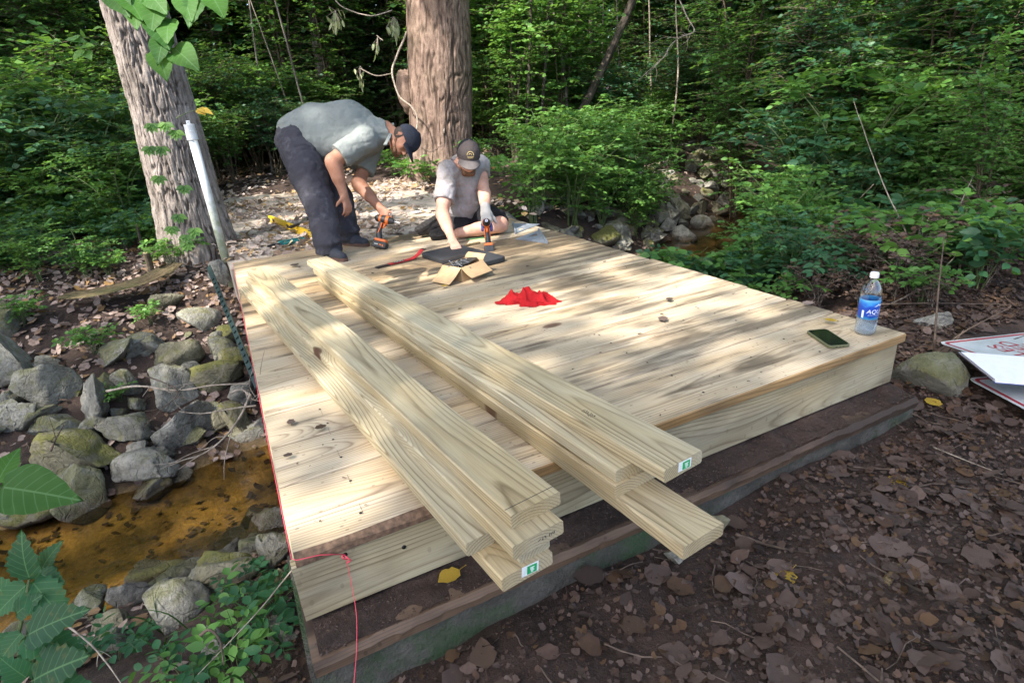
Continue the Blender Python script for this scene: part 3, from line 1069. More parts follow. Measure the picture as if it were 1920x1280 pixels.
for k in range(2):
    PROTO['maple%d' % k] = shrub_proto('maple', 'leaf_bright', 'stem', seed=70 + k, H=3.4, R=0.75, stems=4, twigs=190, nl=9, leaf=0.105, T=MID, tw=0.62, width=0.72, low=.12, fat=.018)
for k in range(3):
    PROTO['sprout%d' % k] = shrub_proto('sprout', 'leaf_bright', 'stem_green', seed=90 + k, H=0.26, R=0.2, stems=4, twigs=9, nl=5, leaf=0.075, T=MID, tw=0.14, width=0.6, low=.45, fat=.003)
for k in range(2):
    PROTO['dry%d' % k] = shrub_proto('drybrush', 'dry', 'twig_pale', seed=80 + k, H=0.8, R=0.55, stems=10, twigs=60, nl=6, leaf=0.075, T=DRY[k], tw=0.26, width=0.7, low=.1, fat=.005)

# ------------------------------------------------------------------ rocks
ico = None


def rock_mesh(name, seed, sub=4, flat=8, rough=0.05):
    bm = bmesh.new()
    bmesh.ops.create_icosphere(bm, subdivisions=sub, radius=1.0)
    v = np.array([q.co[:] for q in bm.verts])
    r = np.random.default_rng(seed)
    for k in range(flat):
        n_ = r.normal(0, 1, 3)
        n_ /= np.linalg.norm(n_)
        o_ = r.uniform(.30, .66)
        d = v @ n_ - o_
        v -= np.where(d > 0, d * 0.985, 0)[:, None] * n_
    nn = v / (np.linalg.norm(v, axis=1, keepdims=True) + 1e-9)
    v += nn * (rough * 1.7 * fbm(v * 1.7 + seed, 4) - rough * 1.1 * np.abs(vnoise(v * 4.2 + seed)) + rough * 0.5 * fbm(v * 9 + seed, 3))[:, None]
    ext = v.max(0) - v.min(0)
    v = (v - (v.max(0) + v.min(0)) / 2) / ext
    f = np.array([[q.index for q in fc.verts] for fc in bm.faces])
    bm.free()
    me = mesh(name, v, f, True)
    return me


ROCKS = [rock_mesh('rock', 300 + k) for k in range(12)]


def rock(label, u, v, wpx, hpx, seed, mat='rock', name='rock', group=None, z=None, sink=0.25, rot=None, tall=None, ydepth=0.85, tilt=0.35):
    """A stone whose visible middle is at that spot of the bank."""
    r = random.Random(seed)
    p = on_ground(u, v + hpx * 0.30) if z is None else at(u, v + hpx * 0.3, z)
    dep = float(RM[2] @ (p - CAM))
    w = wpx * dep / FPX
    h = hpx * dep / FPX * 0.92 if tall is None else tall
    o = obj(name, ROCKS[seed % len(ROCKS)], M[mat], None, (p[0], p[1], p[2] + h * (0.5 - sink)),
            (r.uniform(-tilt, tilt), r.uniform(-tilt, tilt), -0.47 + r.uniform(-.35, .35) if rot is None else rot), (w * 1.08, w * ydepth, h * 1.16))
    return tag(o, label, 'rock', group)


BANK = 'grey stones along the left bank of the creek'
hero = [
    ('huge pale grey boulder at the left edge of the picture, halfway up', 20, 668, 120, 130, 1, 'rock'),
    ('grey stone above the huge left-edge boulder, half under leaves', 15, 588, 100, 60, 2, 'rock'),
    ('upright grey stone with a pointed peak, left of the bank', 100, 720, 85, 100, 3, 'rock'),
    ('broad wedge-shaped stone with a pale face on the left bank', 186, 745, 78, 98, 4, 'rock'),
    ('small upright grey stone between the wedge and the flat pale block', 240, 715, 50, 62, 5, 'rock'),
    ('large flat-faced pale grey block behind the fallen twigs', 325, 725, 100, 80, 6, 'rock'),
    ('round olive mossy stone above the pale block', 342, 660, 84, 60, 7, 'rock_moss'),
    ('grey stone with a dark hollow side next to the green stake', 412, 650, 62, 46, 8, 'rock'),
    ('broad dark olive stone beside the deck below the green stake', 428, 695, 100, 70, 9, 'rock_moss'),
    ('smooth oval grey stone leaning at the left foot of the bank', 54, 780, 60, 64, 10, 'rock'),
    ('long slanted grey slab at the far left of the stones', 16, 776, 60, 58, 11, 'rock'),
    ('big flat mossy slab above the creek pool', 158, 830, 145, 86, 12, 'rock_moss'),
    ('tan mossy ledge tucked under the wedge-shaped stone', 120, 790, 76, 36, 13, 'rock_moss'),
    ('cracked pale stone with a dark underside in the middle of the bank', 246, 792, 100, 60, 14, 'rock_moss'),
    ('green triangular stone below the fallen twigs', 356, 792, 92, 92, 15, 'rock_moss'),
    ('small cream stone behind the wet slab at the waterline', 262, 838, 58, 42, 16, 'rock'),
    ('wet grey slab sloping into the creek', 282, 868, 112, 60, 17, 'rock'),
    ('dark rounded boulder standing at the edge of the creek', 148, 920, 116, 100, 18, 'rock_moss'),
    ('low wet stone beside the dark rounded boulder', 60, 945, 110, 60, 19, 'rock_moss'),
    ('pale broken stone on the leaf litter below the log', 372, 596, 76, 40, 20, 'rock'),
    ('long grey boulder under the curved log', 322, 562, 56, 30, 21, 'rock'),
    ('mossy stone with a leafy sprig growing over it', 225, 658, 94, 40, 22, 'rock_moss'),
    ('small stone half hidden by the tangle of twigs', 395, 775, 52, 52, 23, 'rock'),
    ('dark stone under the twigs beside the deck edge', 450, 775, 70, 70, 24, 'rock'),
    ('flat stone above the mossy round one on the slope', 285, 640, 60, 34, 26, 'rock'),
    ('grey stone in the shade at the foot of the green stake', 470, 730, 60, 70, 27, 'rock'),
]
for lab, u, v, w, h, sd, mt in hero:
    rock(lab, u, v, w, h, sd, mt, group=BANK)
NEARB = 'mossy stones along the near bank of the creek'
for lab, u, v, w, h, sd, mt in [
    ('big yellow-green mossy boulder on the near bank', 432, 1062, 118, 95, 31, 'rock_moss'),
    ('large dark domed boulder at the bottom of the near bank', 328, 1128, 122, 105, 32, 'rock_moss'),
    ('sloping olive stone behind the dark domed boulder', 318, 1062, 110, 70, 33, 'rock_moss'),
    ('pointed pale mossy stone against the deck corner', 520, 1030, 66, 90, 34, 'rock_moss'),
    ('dark green stone under the deck edge by the water', 508, 980, 70, 60, 35, 'rock_moss'),
    ('grey flat stone touching the deck by the creek', 495, 965, 70, 40, 36, 'rock'),
    ('low dark stone standing in the shallow water', 440, 1005, 64, 32, 37, 'rock_moss'),
    ('pale pointed stone at the lower edge of the golden pool', 212, 1190, 74, 60, 38, 'rock'),
    ('brown stone in the pool beside the domed boulder', 250, 1110, 60, 70, 39, 'rock_moss'),
    ('greenish stone among the herbs at the bottom', 408, 1200, 80, 70, 40, 'rock_moss'),
    ('cream flat stone behind the big leaves at the bottom left', 105, 1225, 100, 40, 41, 'rock'),
    ('mossy stone half buried near the bottom corner of the deck', 520, 1180, 60, 60, 42, 'rock_moss'),
    ('small pale stone beside the deck corner', 532, 1085, 40, 50, 43, 'rock'),
]:
    rock(lab, u, v, w, h, sd, mt, group=NEARB)
rock('large speckled grey boulder beside the right corner of the deck', 1742, 692, 125, 100, 56, 'rock', z=-0.36, sink=.36)
rock('small grey stone above the speckled boulder', 1745, 600, 50, 36, 52, 'rock')
rock('white lichen-covered stone under the white pipe', 416, 512, 42, 46, 53, 'rock', z=-0.2, tall=0.2, sink=.15)
rock('long pale slab among the dried brush at the right', 1690, 500, 100, 50, 54, 'rock')
rock('bluish pale rock at the right edge of the picture', 1905, 425, 60, 36, 55, 'rock')
rock('dark stone chip wedged under the jutting board', 1345, 985, 36, 46, 57, 'rock', z=-0.38, tall=.09)
rock('flat grey stone lying in front of the footing', 1270, 1040, 40, 20, 58, 'rock', z=-0.38, tall=.03)
r_ = random.Random(5)
nrip = 0
RIP = 'rubble stones of the bank across the creek'
for k in range(230):
    x = r_.uniform(2.7, 9.5)
    dd = r_.uniform(0.45, 2.2)
    y = float(creek_y(x)) + dd / 0.905
    if dd > 1.9 and r_.random() < .5:
        continue
    s = r_.uniform(.12, .34) * (1.2 if dd < 1 else 0.9)
    z = float(ground_z(x, y))
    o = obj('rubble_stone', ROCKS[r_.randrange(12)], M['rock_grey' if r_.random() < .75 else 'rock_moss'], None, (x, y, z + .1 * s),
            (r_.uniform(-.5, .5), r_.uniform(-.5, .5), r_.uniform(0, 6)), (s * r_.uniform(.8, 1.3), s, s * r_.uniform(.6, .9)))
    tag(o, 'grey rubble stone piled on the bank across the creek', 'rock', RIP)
for k in range(70):
    x = r_.uniform(2.6, 9.0)
    dd = r_.uniform(-.9, .45)
    y = float(creek_y(x)) + dd / 0.905
    s = r_.uniform(.05, .16)
    o = obj('pebble', ROCKS[r_.randrange(12)], M['rock'], None, (x, y, float(ground_z(x, y)) + .15 * s), (r_.uniform(-.3, .3), 0, r_.uniform(0, 6)), (s * 1.2, s, s * .7))
    tag(o, 'small stone lying in the creek bed beyond the deck', 'stone', 'small stones in the creek bed')
for k in range(150):
    x = r_.uniform(-3.0, -.1)
    dd = r_.choice([r_.uniform(.4, 1.9), r_.uniform(.4, 1.9), r_.uniform(-1.2, -.45)])
    y = float(creek_y(x)) + dd
    s = r_.uniform(.07, .24)
    o = obj('small_stone', ROCKS[r_.randrange(12)], M['rock_moss' if r_.random() < .5 else 'rock'], None, (x, y, float(ground_z(x, y)) + .15 * s), (r_.uniform(-.4, .4), 0, r_.uniform(0, 6)), (s * r_.uniform(.9, 1.4), s, s * r_.uniform(.6, .95)))
    tag(o, 'small stone wedged between the larger stones of the creek bank', 'stone', 'small stones between the bank stones')
# ------------------------------------------------------------------ big trunks


def trunk_mesh(name, pts, radii, nu, nv, furrow, freq, flare=0.0, lobes=0, seed=0):
    """A trunk with furrowed bark as relief; attribute tone marks the depth of a furrow."""
    pts = curve_pts(pts, nv)
    radii = np.interp(np.linspace(0, 1, nv), np.linspace(0, 1, len(radii)), radii)
    a = np.linspace(0, 2 * np.pi, nu, endpoint=False)
    q = np.concatenate([[0], np.cumsum(np.linalg.norm(np.diff(pts, axis=0), axis=1))])
    A, Q = np.meshgrid(a, q)
    R0 = radii[:, None] * (1 + flare * np.exp(-Q / 0.6) * (1 + 0.5 * np.cos(A * lobes + seed)))
    R0 = R0 * (1 + 0.05 * vnoise(np.stack([np.cos(A) * 1.5, np.sin(A) * 1.5, Q * .9 + seed], -1)))
    rr = radii.mean()
    wv = 0.5 * vnoise(np.stack([np.cos(A) * 2.2, np.sin(A) * 2.2, Q * 2.6 + seed], -1))
    ca = np.stack([np.cos(A + wv * .25) * rr * freq, np.sin(A + wv * .25) * rr * freq, Q * freq * 0.16 + seed], -1)
    rid = 1 - np.abs(vnoise(ca)) * 1.0
    rid = rid * 0.65 + 0.35 * (1 - np.abs(vnoise(ca * 2.1 + 5)))
    dep = sstep(0.72, 0.98, rid)
    R = R0 - furrow * dep + furrow * 0.4 * vnoise(ca * 3.1)
    v = np.stack([pts[:, 0][:, None] + R * np.cos(A), pts[:, 1][:, None] + R * np.sin(A), pts[:, 2][:, None] + 0 * A], -1)
    i = np.arange(nu * nv).reshape(nv, nu)
    f = np.stack([i[:-1], np.roll(i, -1, 1)[:-1], np.roll(i, -1, 1)[1:], i[1:]], -1).reshape(-1, 4)
    return mesh(name, v, f, True, {'tone': dep.ravel()})


lt = thing('tree', 'leaning tree with furrowed pale bark beside the white pipe', 'tree', (-0.28, 5.25, -0.3))
LT_TOP = (-0.52, 5.35, 2.6)
wpart('trunk', trunk_mesh('trunk', [(-0.25, 5.22, -0.45), (-0.26, 5.24, 0.4), (-0.25, 5.28, 1.3), (-0.26, 5.32, 2.4), (-0.35, 5.4, 4.5), (-0.5, 5.6, 8.0)],
                          [.31, .275, .262, .255, .23, .17], 330, 400, 0.026, 36, 0.35, 5, 3), M['bark'], lt)
bt = thing('tree', 'massive old tree with broad blotchy trunk and vines behind the workers', 'tree', (3.45, 8.35, -0.1))
wpart('trunk', trunk_mesh('trunk', [(3.48, 8.40, -0.4), (3.54, 8.40, 0.5), (3.64, 8.42, 1.3), (3.76, 8.45, 2.6), (3.9, 8.5, 5.0), (3.9, 8.6, 9.0)],
                          [.58, .47, .50, .49, .43, .34], 260, 330, 0.020, 18, 0.55, 6, 11), M['bark_smooth'], bt)
kb = rock_mesh('burl', 77, 4, 2, 0.10)
bp_ = far(772, 185, 9.3)
wpart('burl', mesh('burl', np.array([v.co[:] for v in kb.vertices]) * np.array([.62, .6, .95]) + bp_ + np.array([.14, .2, 0]), [tuple(p.vertices) for p in kb.polygons], True, {'tone': np.zeros(len(kb.vertices))}), M['bark_smooth'], bt)


def vine(name, label, ctrl, r0, mat='twig_pale', parent=None, n=40):
    pts = curve_pts(ctrl, n)
    pts += 0.012 * np.stack([vnoise(pts * 5), vnoise(pts * 5 + 7), 0 * pts[:, 0]], -1)
    o = obj(name, mesh(name, *tube(pts, np.linspace(r0, r0 * .7, n), 6), True), M[mat])
    return tag(o, label, 'vine')


vine('vine', 'thick pale vine hanging down the middle of the massive trunk', [far(*q) for q in [(828, -15, 9.15), (822, 40, 9.1), (826, 90, 9.1), (838, 120, 9.1), (842, 150, 9.1), (840, 190, 9.1), (832, 215, 9.1), (833, 250, 9.1)]], .022)
vine('vine', 'thin straight vine left of the thick one on the massive trunk', [far(*q) for q in [(805, -15, 9.12), (806, 60, 9.1), (803, 120, 9.1), (806, 150, 9.1), (811, 190, 9.12)]], .013)
vine('vine', 'pale vine looping round the burl on the left side of the massive trunk', [far(*q) for q in [(764, 60, 9.0), (742, 110, 8.95), (736, 140, 8.95), (748, 180, 8.95), (770, 200, 8.9), (782, 225, 8.9), (778, 262, 8.9)]], .017)
vine('vine', 'dark straight stem against the right half of the massive trunk', [far(*q) for q in [(846, 90, 9.1), (856, 150, 9.1), (864, 200, 9.1), (866, 240, 9.1)]], .010, 'twig_dark')


def plain_tree(label, ctrl, r0, r1, mat='bark_dark', crown_at=None, seed=1, group=None, name='tree', crown_leaves=500):
    ctrl = [np.array(c_, float) for c_ in ctrl]
    t_ = thing(name, label, 'tree', tuple(ctrl[0]), 0, group)
    ln = np.linalg.norm(ctrl[-1] - ctrl[0])
    wpart('trunk', trunk_mesh('trunk', ctrl, [r0, (r0 + r1) / 2, r1], 40, 70, r0 * .06, 1.6 / r0, 0.2, 4, seed), M[mat], t_)
    r = np.random.default_rng(seed)
    if crown_leaves:
        top = ctrl[-1]
        n = crown_leaves // 10
        S = top + r.normal(0, 1, (n, 3)) * np.array([1.1, 1.1, .7])
        D = r.normal(0, 1, (n, 3)) * np.array([1, 1, .3])
        fol = twig_leaves(S, D, np.full(n, .8), 10, .13, LOW, r)
        wpart('crown', leaf_mesh('crown', [fol]), M['leaf'], t_)
    return t_


def rise(u, v, d, top_u, h, bend=0.0, zb=None):
    """Control points of a trunk whose foot is seen at (u, v), d metres off, leaning to pass top_u at the upper frame edge."""
    b = far(u, v, d)
    b[2] = float(ground_z(b[0], b[1])) - 0.2
    t_ = far(top_u, 0, d - 0.5)
    k = (t_ - b) / max(0.5, t_[2] - b[2])
    return [b, b + k * h * .33 + np.array([bend, 0, 0]), b + k * h * .66, b + k * h]


plain_tree('thick dark trunk with a low side limb behind the bent worker', rise(572, 205, 14, 572, 9), .42, .30, seed=5)
obj_l = obj('dead_limb', mesh('dead_limb', *tube(curve_pts([far(548, 120, 13.4), far(520, 105, 13.3), far(498, 98, 13.2), far(480, 97, 13.1)], 16), np.linspace(.07, .02, 16), 8), True), M['bark_dark'])
tag(obj_l, 'dark crooked limb sticking out left of the thick dark trunk', 'branch')
plain_tree('slim grey-green trunk just right of the thick dark trunk', rise(604, 200, 13, 583, 8), .11, .08, 'bark', seed=6)
plain_tree('dark leaning trunk at the top right of centre', rise(1322, 130, 15, 1362, 8), .20, .15, seed=7)
plain_tree('dark trunk in the far left of the woods', rise(60, 180, 14, 48, 9), .22, .17, seed=8)
plain_tree('crooked dark trunk behind the tall maple at right of the massive tree', rise(1035, 300, 10.2, 1180, 6, .1), .09, .05, seed=9)
for k, (u, v, d, tu, rr) in enumerate([(968, 330, 9.6, 972, .035), (985, 345, 9.4, 996, .03), (1008, 320, 9.8, 1030, .03), (1058, 60, 12, 1062, .05), (1104, 60, 13, 1108, .06)]):
    plain_tree('thin dark sapling stem among the maple leaves right of the massive tree', rise(u, v, d, tu, 5), rr, rr * .6, seed=20 + k, group='thin stems right of the massive tree', name='sapling', crown_leaves=120)
r_ = random.Random(12)
WOODS = 'trunks standing in the far woods'
for k in range(46):
    y = r_.uniform(15, 30)
    lo, hi = 0.05 - 0.36 * (y + 1.3), 0.05 + 2.9 * (y + 1.3)
    x = r_.uniform(lo, min(hi, 34))
    rr = r_.choice([.05, .07, .10, .14, .2])
    z = float(ground_z(x, y))
    l1, l2 = r_.uniform(-.9, .9), r_.uniform(-.5, .5)
    plain_tree('dark bare trunk rising out of the undergrowth in the far woods', [(x, y, z - .2), (x + l1 * .3, y + l2 * .3, z + 2.6), (x + l1 * .7, y, z + 5.4), (x + l1, y + l2, z + 8)], rr, rr * .7, 'bark_dark' if k % 3 else 'bark', seed=100 + k, group=WOODS, crown_leaves=400)

for k in range(18):
    d_ = r_.uniform(9.5, 15)
    p = far(r_.choice([r_.uniform(0, 200), r_.uniform(420, 760), r_.uniform(930, 1300), r_.uniform(1300, 1900)]), 230, d_)
    if abs(float(creek_d(p[0], p[1]))) < 1.0:
        continue
    z = float(ground_z(p[0], p[1]))
    l1, l2 = r_.uniform(-.7, .7), r_.uniform(-.4, .4)
    rr = r_.choice([.012, .016, .02, .028])
    plain_tree('thin bare stem rising through the undergrowth', [(p[0], p[1], z - .2), (p[0] + l1 * .3, p[1], z + 1.4), (p[0] + l1 * .6, p[1] + l2, z + 2.8), (p[0] + l1, p[1] + l2, z + 4.4)], rr, rr * .6, 'twig_pale' if k % 2 else 'bark', seed=300 + k, group='thin stems in the undergrowth', name='sapling', crown_leaves=60)

# ------------------------------------------------------------------ undergrowth
UG = 'leafy shrubs of the undergrowth'
r_ = random.Random(21)


def put_shrub(x, y, protos, sc, label, cat, group, name, mat=None, z=None, tilt=0):
    z = float(ground_z(x, y)) if z is None else z
    return place(r_.choice(protos), name, label, cat, group, (x, y, z), r_.uniform(0, 6.28), sc, mat)


def in_view(x, y, m=0.0):
    return x > 0.05 - 0.327 * (y + 1.256) - m and y > -1.256 + 0.366 * (x - .05) - m


BU = ['bush0', 'bush1', 'bush2', 'bush3']
FI = ['fine0', 'fine1', 'fine2']
NE = ['near0', 'near1', 'near2']
HE = ['herb0', 'herb1', 'herb2']
SA = ['sap0', 'sap1', 'sap2']
mats = [None, None, 'leaf_dark', 'leaf_bright']
placed = 0
for k in range(1500):                       # the wall of shrubs and young trees beyond the clearing
    if placed >= 265:
        break
    y = r_.uniform(2.5, 24)
    x = r_.uniform(-10, 30)
    if not in_view(x, y, 1.0):
        continue
    d = math.hypot(x - .05, y + 1.3)
    cd = float(creek_d(x, y))
    if d < 11.3 or d > 27:
        continue
    if x > 2 and abs(cd) < 1.5 and d < 17:
        continue
    if -0.8 < x < 4.6 and y < 11.2:
        continue
    big = d > 13.5 and r_.random() < .45
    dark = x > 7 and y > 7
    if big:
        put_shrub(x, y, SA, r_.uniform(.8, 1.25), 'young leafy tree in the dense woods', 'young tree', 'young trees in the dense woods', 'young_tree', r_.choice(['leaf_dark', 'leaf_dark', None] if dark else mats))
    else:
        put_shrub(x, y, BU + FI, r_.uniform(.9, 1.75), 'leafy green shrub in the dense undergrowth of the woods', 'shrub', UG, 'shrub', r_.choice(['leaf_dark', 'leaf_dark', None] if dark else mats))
    placed += 1

insign_xy = lambda x, y: 2.95 < x < 4.4 and -.6 < y < .5
LP = 'low leafy plants on the left slope'
for k in range(105):                        # the low green slope at the left
    y = r_.uniform(5.6, 11.5)
    x = r_.uniform(-4.6, -.75)
    if not in_view(x, y, .6) or (x > -1.0 and y < 6.0):
        continue
    put_shrub(x, y, HE if r_.random() < .65 else NE, r_.uniform(.9, 1.5) * (1 if y < 8 else 1.2), 'low green herb covering the shady slope at the left', 'plant', LP, 'herb', r_.choice([None, 'leaf', 'leaf_dark', 'leaf_bright']))
for k in range(130):                        # and its nearer edge, thinning out towards the stones
    u = r_.uniform(-20, 330)
    v = r_.uniform(395, 530)
    if (u > 190 and v > 470) or r_.random() < sstep(470, 535, v) * .75:
        continue
    p = on_ground(u, v)
    put_shrub(p[0], p[1], HE if r_.random() < .8 else NE, r_.uniform(.6, 1.05) * (.65 if v > 470 else 1), 'low green herb at the leafy edge of the slope above the stones', 'plant', 'low plants at the edge of the left slope', 'herb', r_.choice([None, 'leaf', 'leaf_dark', 'leaf_bright']))
for x, y, s in [(-1.6, 9.5, 1.1), (-2.6, 10.5, 1.3), (-3.6, 10.5, 1.3), (-0.9, 9.7, .9), (-4.2, 9.0, 1.1), (-1.1, 7.2, .62), (-1.3, 8.2, .8)]:
    put_shrub(x, y, BU + FI, s, 'bushy green shrub behind the leaning tree at the left', 'shrub', 'bushy shrubs left of the clearing', 'shrub', r_.choice([None, 'leaf_bright']))
for x, y, s in [(0.3, 10.6, .8), (1.1, 11.0, .9), (-.2, 10.9, 1.0), (2.0, 11.4, .9), (2.6, 10.6, .6), (.8, 12.0, 1.3), (1.8, 12.6, 1.3)]:
    put_shrub(x, y, BU + FI, s, 'shrub at the far end of the leafy path', 'shrub', 'shrubs closing the path', 'shrub', r_.choice([None, 'leaf_dark']))
for u, v, s, lab in [(740, 330, .75, 'bright low plant left of the foot of the massive tree'), (800, 345, .6, 'sunlit low plant at the foot of the massive tree'), (765, 345, .7, 'pale leafy plant between the workers')]:
    p = on_ground(u, v)
    put_shrub(p[0], p[1], HE, s * 1.6, lab, 'plant', None, 'herb', 'leaf_bright')
# maple saplings and bushes right of the massive tree
MP = 'tall maple saplings right of the massive tree'
for x, y, s, pr in [(4.55, 7.7, .80, 'maple0'), (5.0, 8.4, 1.0, 'maple1'), (5.7, 8.1, .95, 'maple0'), (6.1, 9.2, 1.1, 'maple1'), (5.1, 9.6, 1.2, 'maple0'), (7.0, 9.8, 1.1, 'maple1'), (4.4, 9.6, 1.0, 'maple1')]:
    put_shrub(x, y, [pr], s, 'maple sapling with sunlit leaves right of the massive tree', 'young tree', MP, 'young_tree')
RB = 'leafy bushes growing over the rubble bank'
for u, v in [(1010, 400), (1060, 400), (1110, 395), (1170, 410), (1210, 420), (1235, 405), (1090, 350), (1150, 330), (1030, 350), (1000, 430), (1075, 425), (1130, 430), (1190, 440), (1120, 370), (1200, 370), (1060, 320), (1110, 300), (1170, 290), (1230, 300), (1260, 320), (980, 330)]:
    p = on_ground(u, v)
    put_shrub(p[0], p[1], NE, r_.uniform(.75, 1.1), 'bright leafy bush spilling over the rubble bank', 'bush', RB, 'bush', r_.choice([None, None, 'leaf']))
for x, y, s in [(4.6, 6.3, .75), (5.2, 6.5, .9), (5.9, 6.9, .95), (4.1, 6.2, .6), (6.6, 7.3, .95), (7.4, 7.8, 1.0), (8.1, 8.4, 1.0), (5.3, 5.75, .62), (4.9, 5.85, .5), (8.8, 8.9, 1.1), (6.4, 8.2, 1.1), (7.2, 8.9, 1.2), (3.5, 6.9, .55)]:
    put_shrub(x, y, NE, s, 'bright leafy bush spilling over the rubble bank', 'bush', RB, 'bush', r_.choice([None, None, 'leaf']))
RS = 'leafy bushes on the near bank right of the creek'
k = 0
for q in range(400):
    if k >= 62:
        break
    x = r_.uniform(3.3, 10.5)
    y = r_.uniform(0.6, 6.2)
    cd = float(creek_d(x, y))
    q_ = RM @ (np.array([x, y, -.45]) - CAM)
    if 960 + FPX * q_[0] / q_[2] > 1530 and 640 + FPX * q_[1] / q_[2] > 455:
        continue
    if cd > (-1.2 if x < 6.5 else -.9) or not in_view(x, y, .5) or (x < 4.0 and y < 1.4):
        continue
    d = math.hypot(x - .05, y + 1.3)
    s = (0.55 if d < 5 else .8 if d < 7 else 1.15) * r_.uniform(.8, 1.3)
    put_shrub(x, y, NE, s, 'leafy bush on the bank right of the deck', 'bush', RS, 'bush', r_.choice([None, 'leaf', 'leaf', 'leaf_dark']))
    k += 1
for q in range(26):
    x, y = r_.uniform(7.0, 12), r_.uniform(2.2, 7)
    if float(creek_d(x, y)) > -1.2:
        continue
    put_shrub(x, y, BU + SA[:1], r_.uniform(.9, 1.4), 'tall shrub in the shade at the right', 'shrub', 'tall shrubs at the right', 'shrub', r_.choice(['leaf', 'leaf_dark', 'leaf']))
for x, y, s, pr in [(7.0, 4.2, .62, 'sap0'), (7.8, 3.0, .7, 'sap1'), (8.6, 4.6, .8, 'sap2'), (6.6, 2.6, .5, 'maple0'), (7.4, 5.6, .8, 'maple1'), (8.9, 2.6, .75, 'sap0'), (9.6, 5.6, .9, 'sap1'), (6.2, 1.6, .5, 'maple1'), (9.8, 3.8, .9, 'maple0'), (8.0, 6.2, .8, 'sap2'), (5.9, 3.3, .38, 'maple0'), (7.2, 1.6, .6, 'sap1'), (10.6, 6.8, 1.0, 'sap0'), (6.4, 1.0, .62, 'maple0'), (7.0, 2.2, .75, 'maple1'), (7.9, 1.4, .85, 'maple0'), (8.4, 3.4, .95, 'maple1'), (6.9, 3.4, .7, 'maple0'), (9.2, 1.6, .95, 'sap2'), (5.4, 1.2, .42, 'maple1'), (7.6, 4.4, .85, 'maple0')]:
    put_shrub(x, y, [pr], s, 'young tree at the right', 'young tree', 'young trees at the right', 'young_tree', r_.choice(['leaf', 'leaf_dark', None]))
for q in range(40):
    x, y = r_.uniform(2.95, 5.8), r_.uniform(.5, 3.0)
    put_shrub(x, y, HE, r_.uniform(.7, 1.3), 'low green plant in the leaf litter right of the deck', 'plant', 'low plants right of the deck', 'herb', r_.choice([None, 'leaf_dark', 'leaf_bright']))
for u, v, s in [(1590, 500, .6), (1650, 490, .55), (1560, 530, .55), (1490, 530, .5), (1700, 540, .6), (1620, 540, .6), (1770, 520, .6), (1830, 480, .7), (1530, 500, .5), (1880, 500, .5)]:
    p = on_ground(u, v)
    put_shrub(p[0], p[1], ['dry0', 'dry1'], s, 'withered brown brush behind the bottle', 'dead plant', 'withered brush right of the deck', 'dead_brush')

rb = random.Random(17)
for k in range(46):                         # leaves coming down close behind the bottle
    u, v = rb.uniform(1480, 1930), rb.uniform(330, 500)
    p = on_ground(u, v)
    if v < 445:
        place(rb.choice(NE), 'bush', 'leafy bush behind the bottle', 'bush', 'leafy bushes behind the bottle', tuple(p), rb.uniform(0, 6.2), rb.uniform(.5, .85), rb.choice([None, 'leaf', 'leaf_dark', 'leaf']))
    else:
        place(rb.choice(HE), 'herb', 'low herb behind the bottle', 'plant', 'low herbs behind the bottle', tuple(p), rb.uniform(0, 6.2), rb.uniform(.6, 1.1), rb.choice([None, 'leaf_dark']))
for k in range(26):
    u, v = rb.uniform(1490, 1900), rb.uniform(470, 590)
    p = on_ground(u, v)
    if insign_xy(p[0], p[1]):
        continue
    place(rb.choice(['dry0', 'dry1']), 'dead_brush', 'withered brown brush near the bottle', 'dead plant', 'withered brush right of the deck', tuple(p), rb.uniform(0, 6.2), rb.uniform(.28, .5))
for k in range(16):
    u, v = rb.uniform(1480, 1900), rb.uniform(400, 560)
    p = on_ground(u, v)
    d3_ = np.array([rb.uniform(-.5, .5), rb.uniform(-.4, .4), rb.uniform(.15, .6)])
    c_ = curve_pts([p, p + d3_ * .6 + np.array([0, 0, .06]), p + d3_ * 1.1], 12)
    tag(obj('dry_branch', mesh('dead_stem', *tube(c_, np.linspace(.006, .002, 12), 5), True), M['twig_pale' if k % 2 else 'twig_dark']), 'thin dead stem sticking out of the brush behind the bottle', 'stem', 'dead stems behind the bottle')

# the far woods behind all that: one leafy mass
r = np.random.default_rng(99)
sets = []
n = 21000
th = r.uniform(-0.55, 1.45, n)
dist = np.where(r.random(n) < .45, r.uniform(17, 25, n), r.uniform(25, 36, n))
S = np.stack([.05 + np.sin(th) * dist, -1.3 + np.cos(th) * dist, r.uniform(-0.5, 9.0, n)], -1)
S[:, 2] += ground_z(S[:, 0], S[:, 1], False)
cl = fbm(np.stack([S[:, 0] * .35, S[:, 1] * .35, S[:, 2] * .5], -1), 2)
S = S[cl > -0.6]
D = r.normal(0, 1, S.shape) * np.array([1, 1, .25])
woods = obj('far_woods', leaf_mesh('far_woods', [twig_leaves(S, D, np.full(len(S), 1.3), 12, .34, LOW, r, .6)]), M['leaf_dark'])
kind(woods, 'stuff')
woods['label'] = 'distant dark leafy woods closing the view'

# ------------------------------------------------------------------ unseen crowns added towards the sun, gaps shaped to light chosen spots
LIT = []


def lit(p, rx, ry):
    """Let the sun through to this place: a gap of that size in the crowns."""
    LIT.append((p[0] - SUN_H[0] * p[2] * COT, p[1] - SUN_H[1] * p[2] * COT, rx, ry))


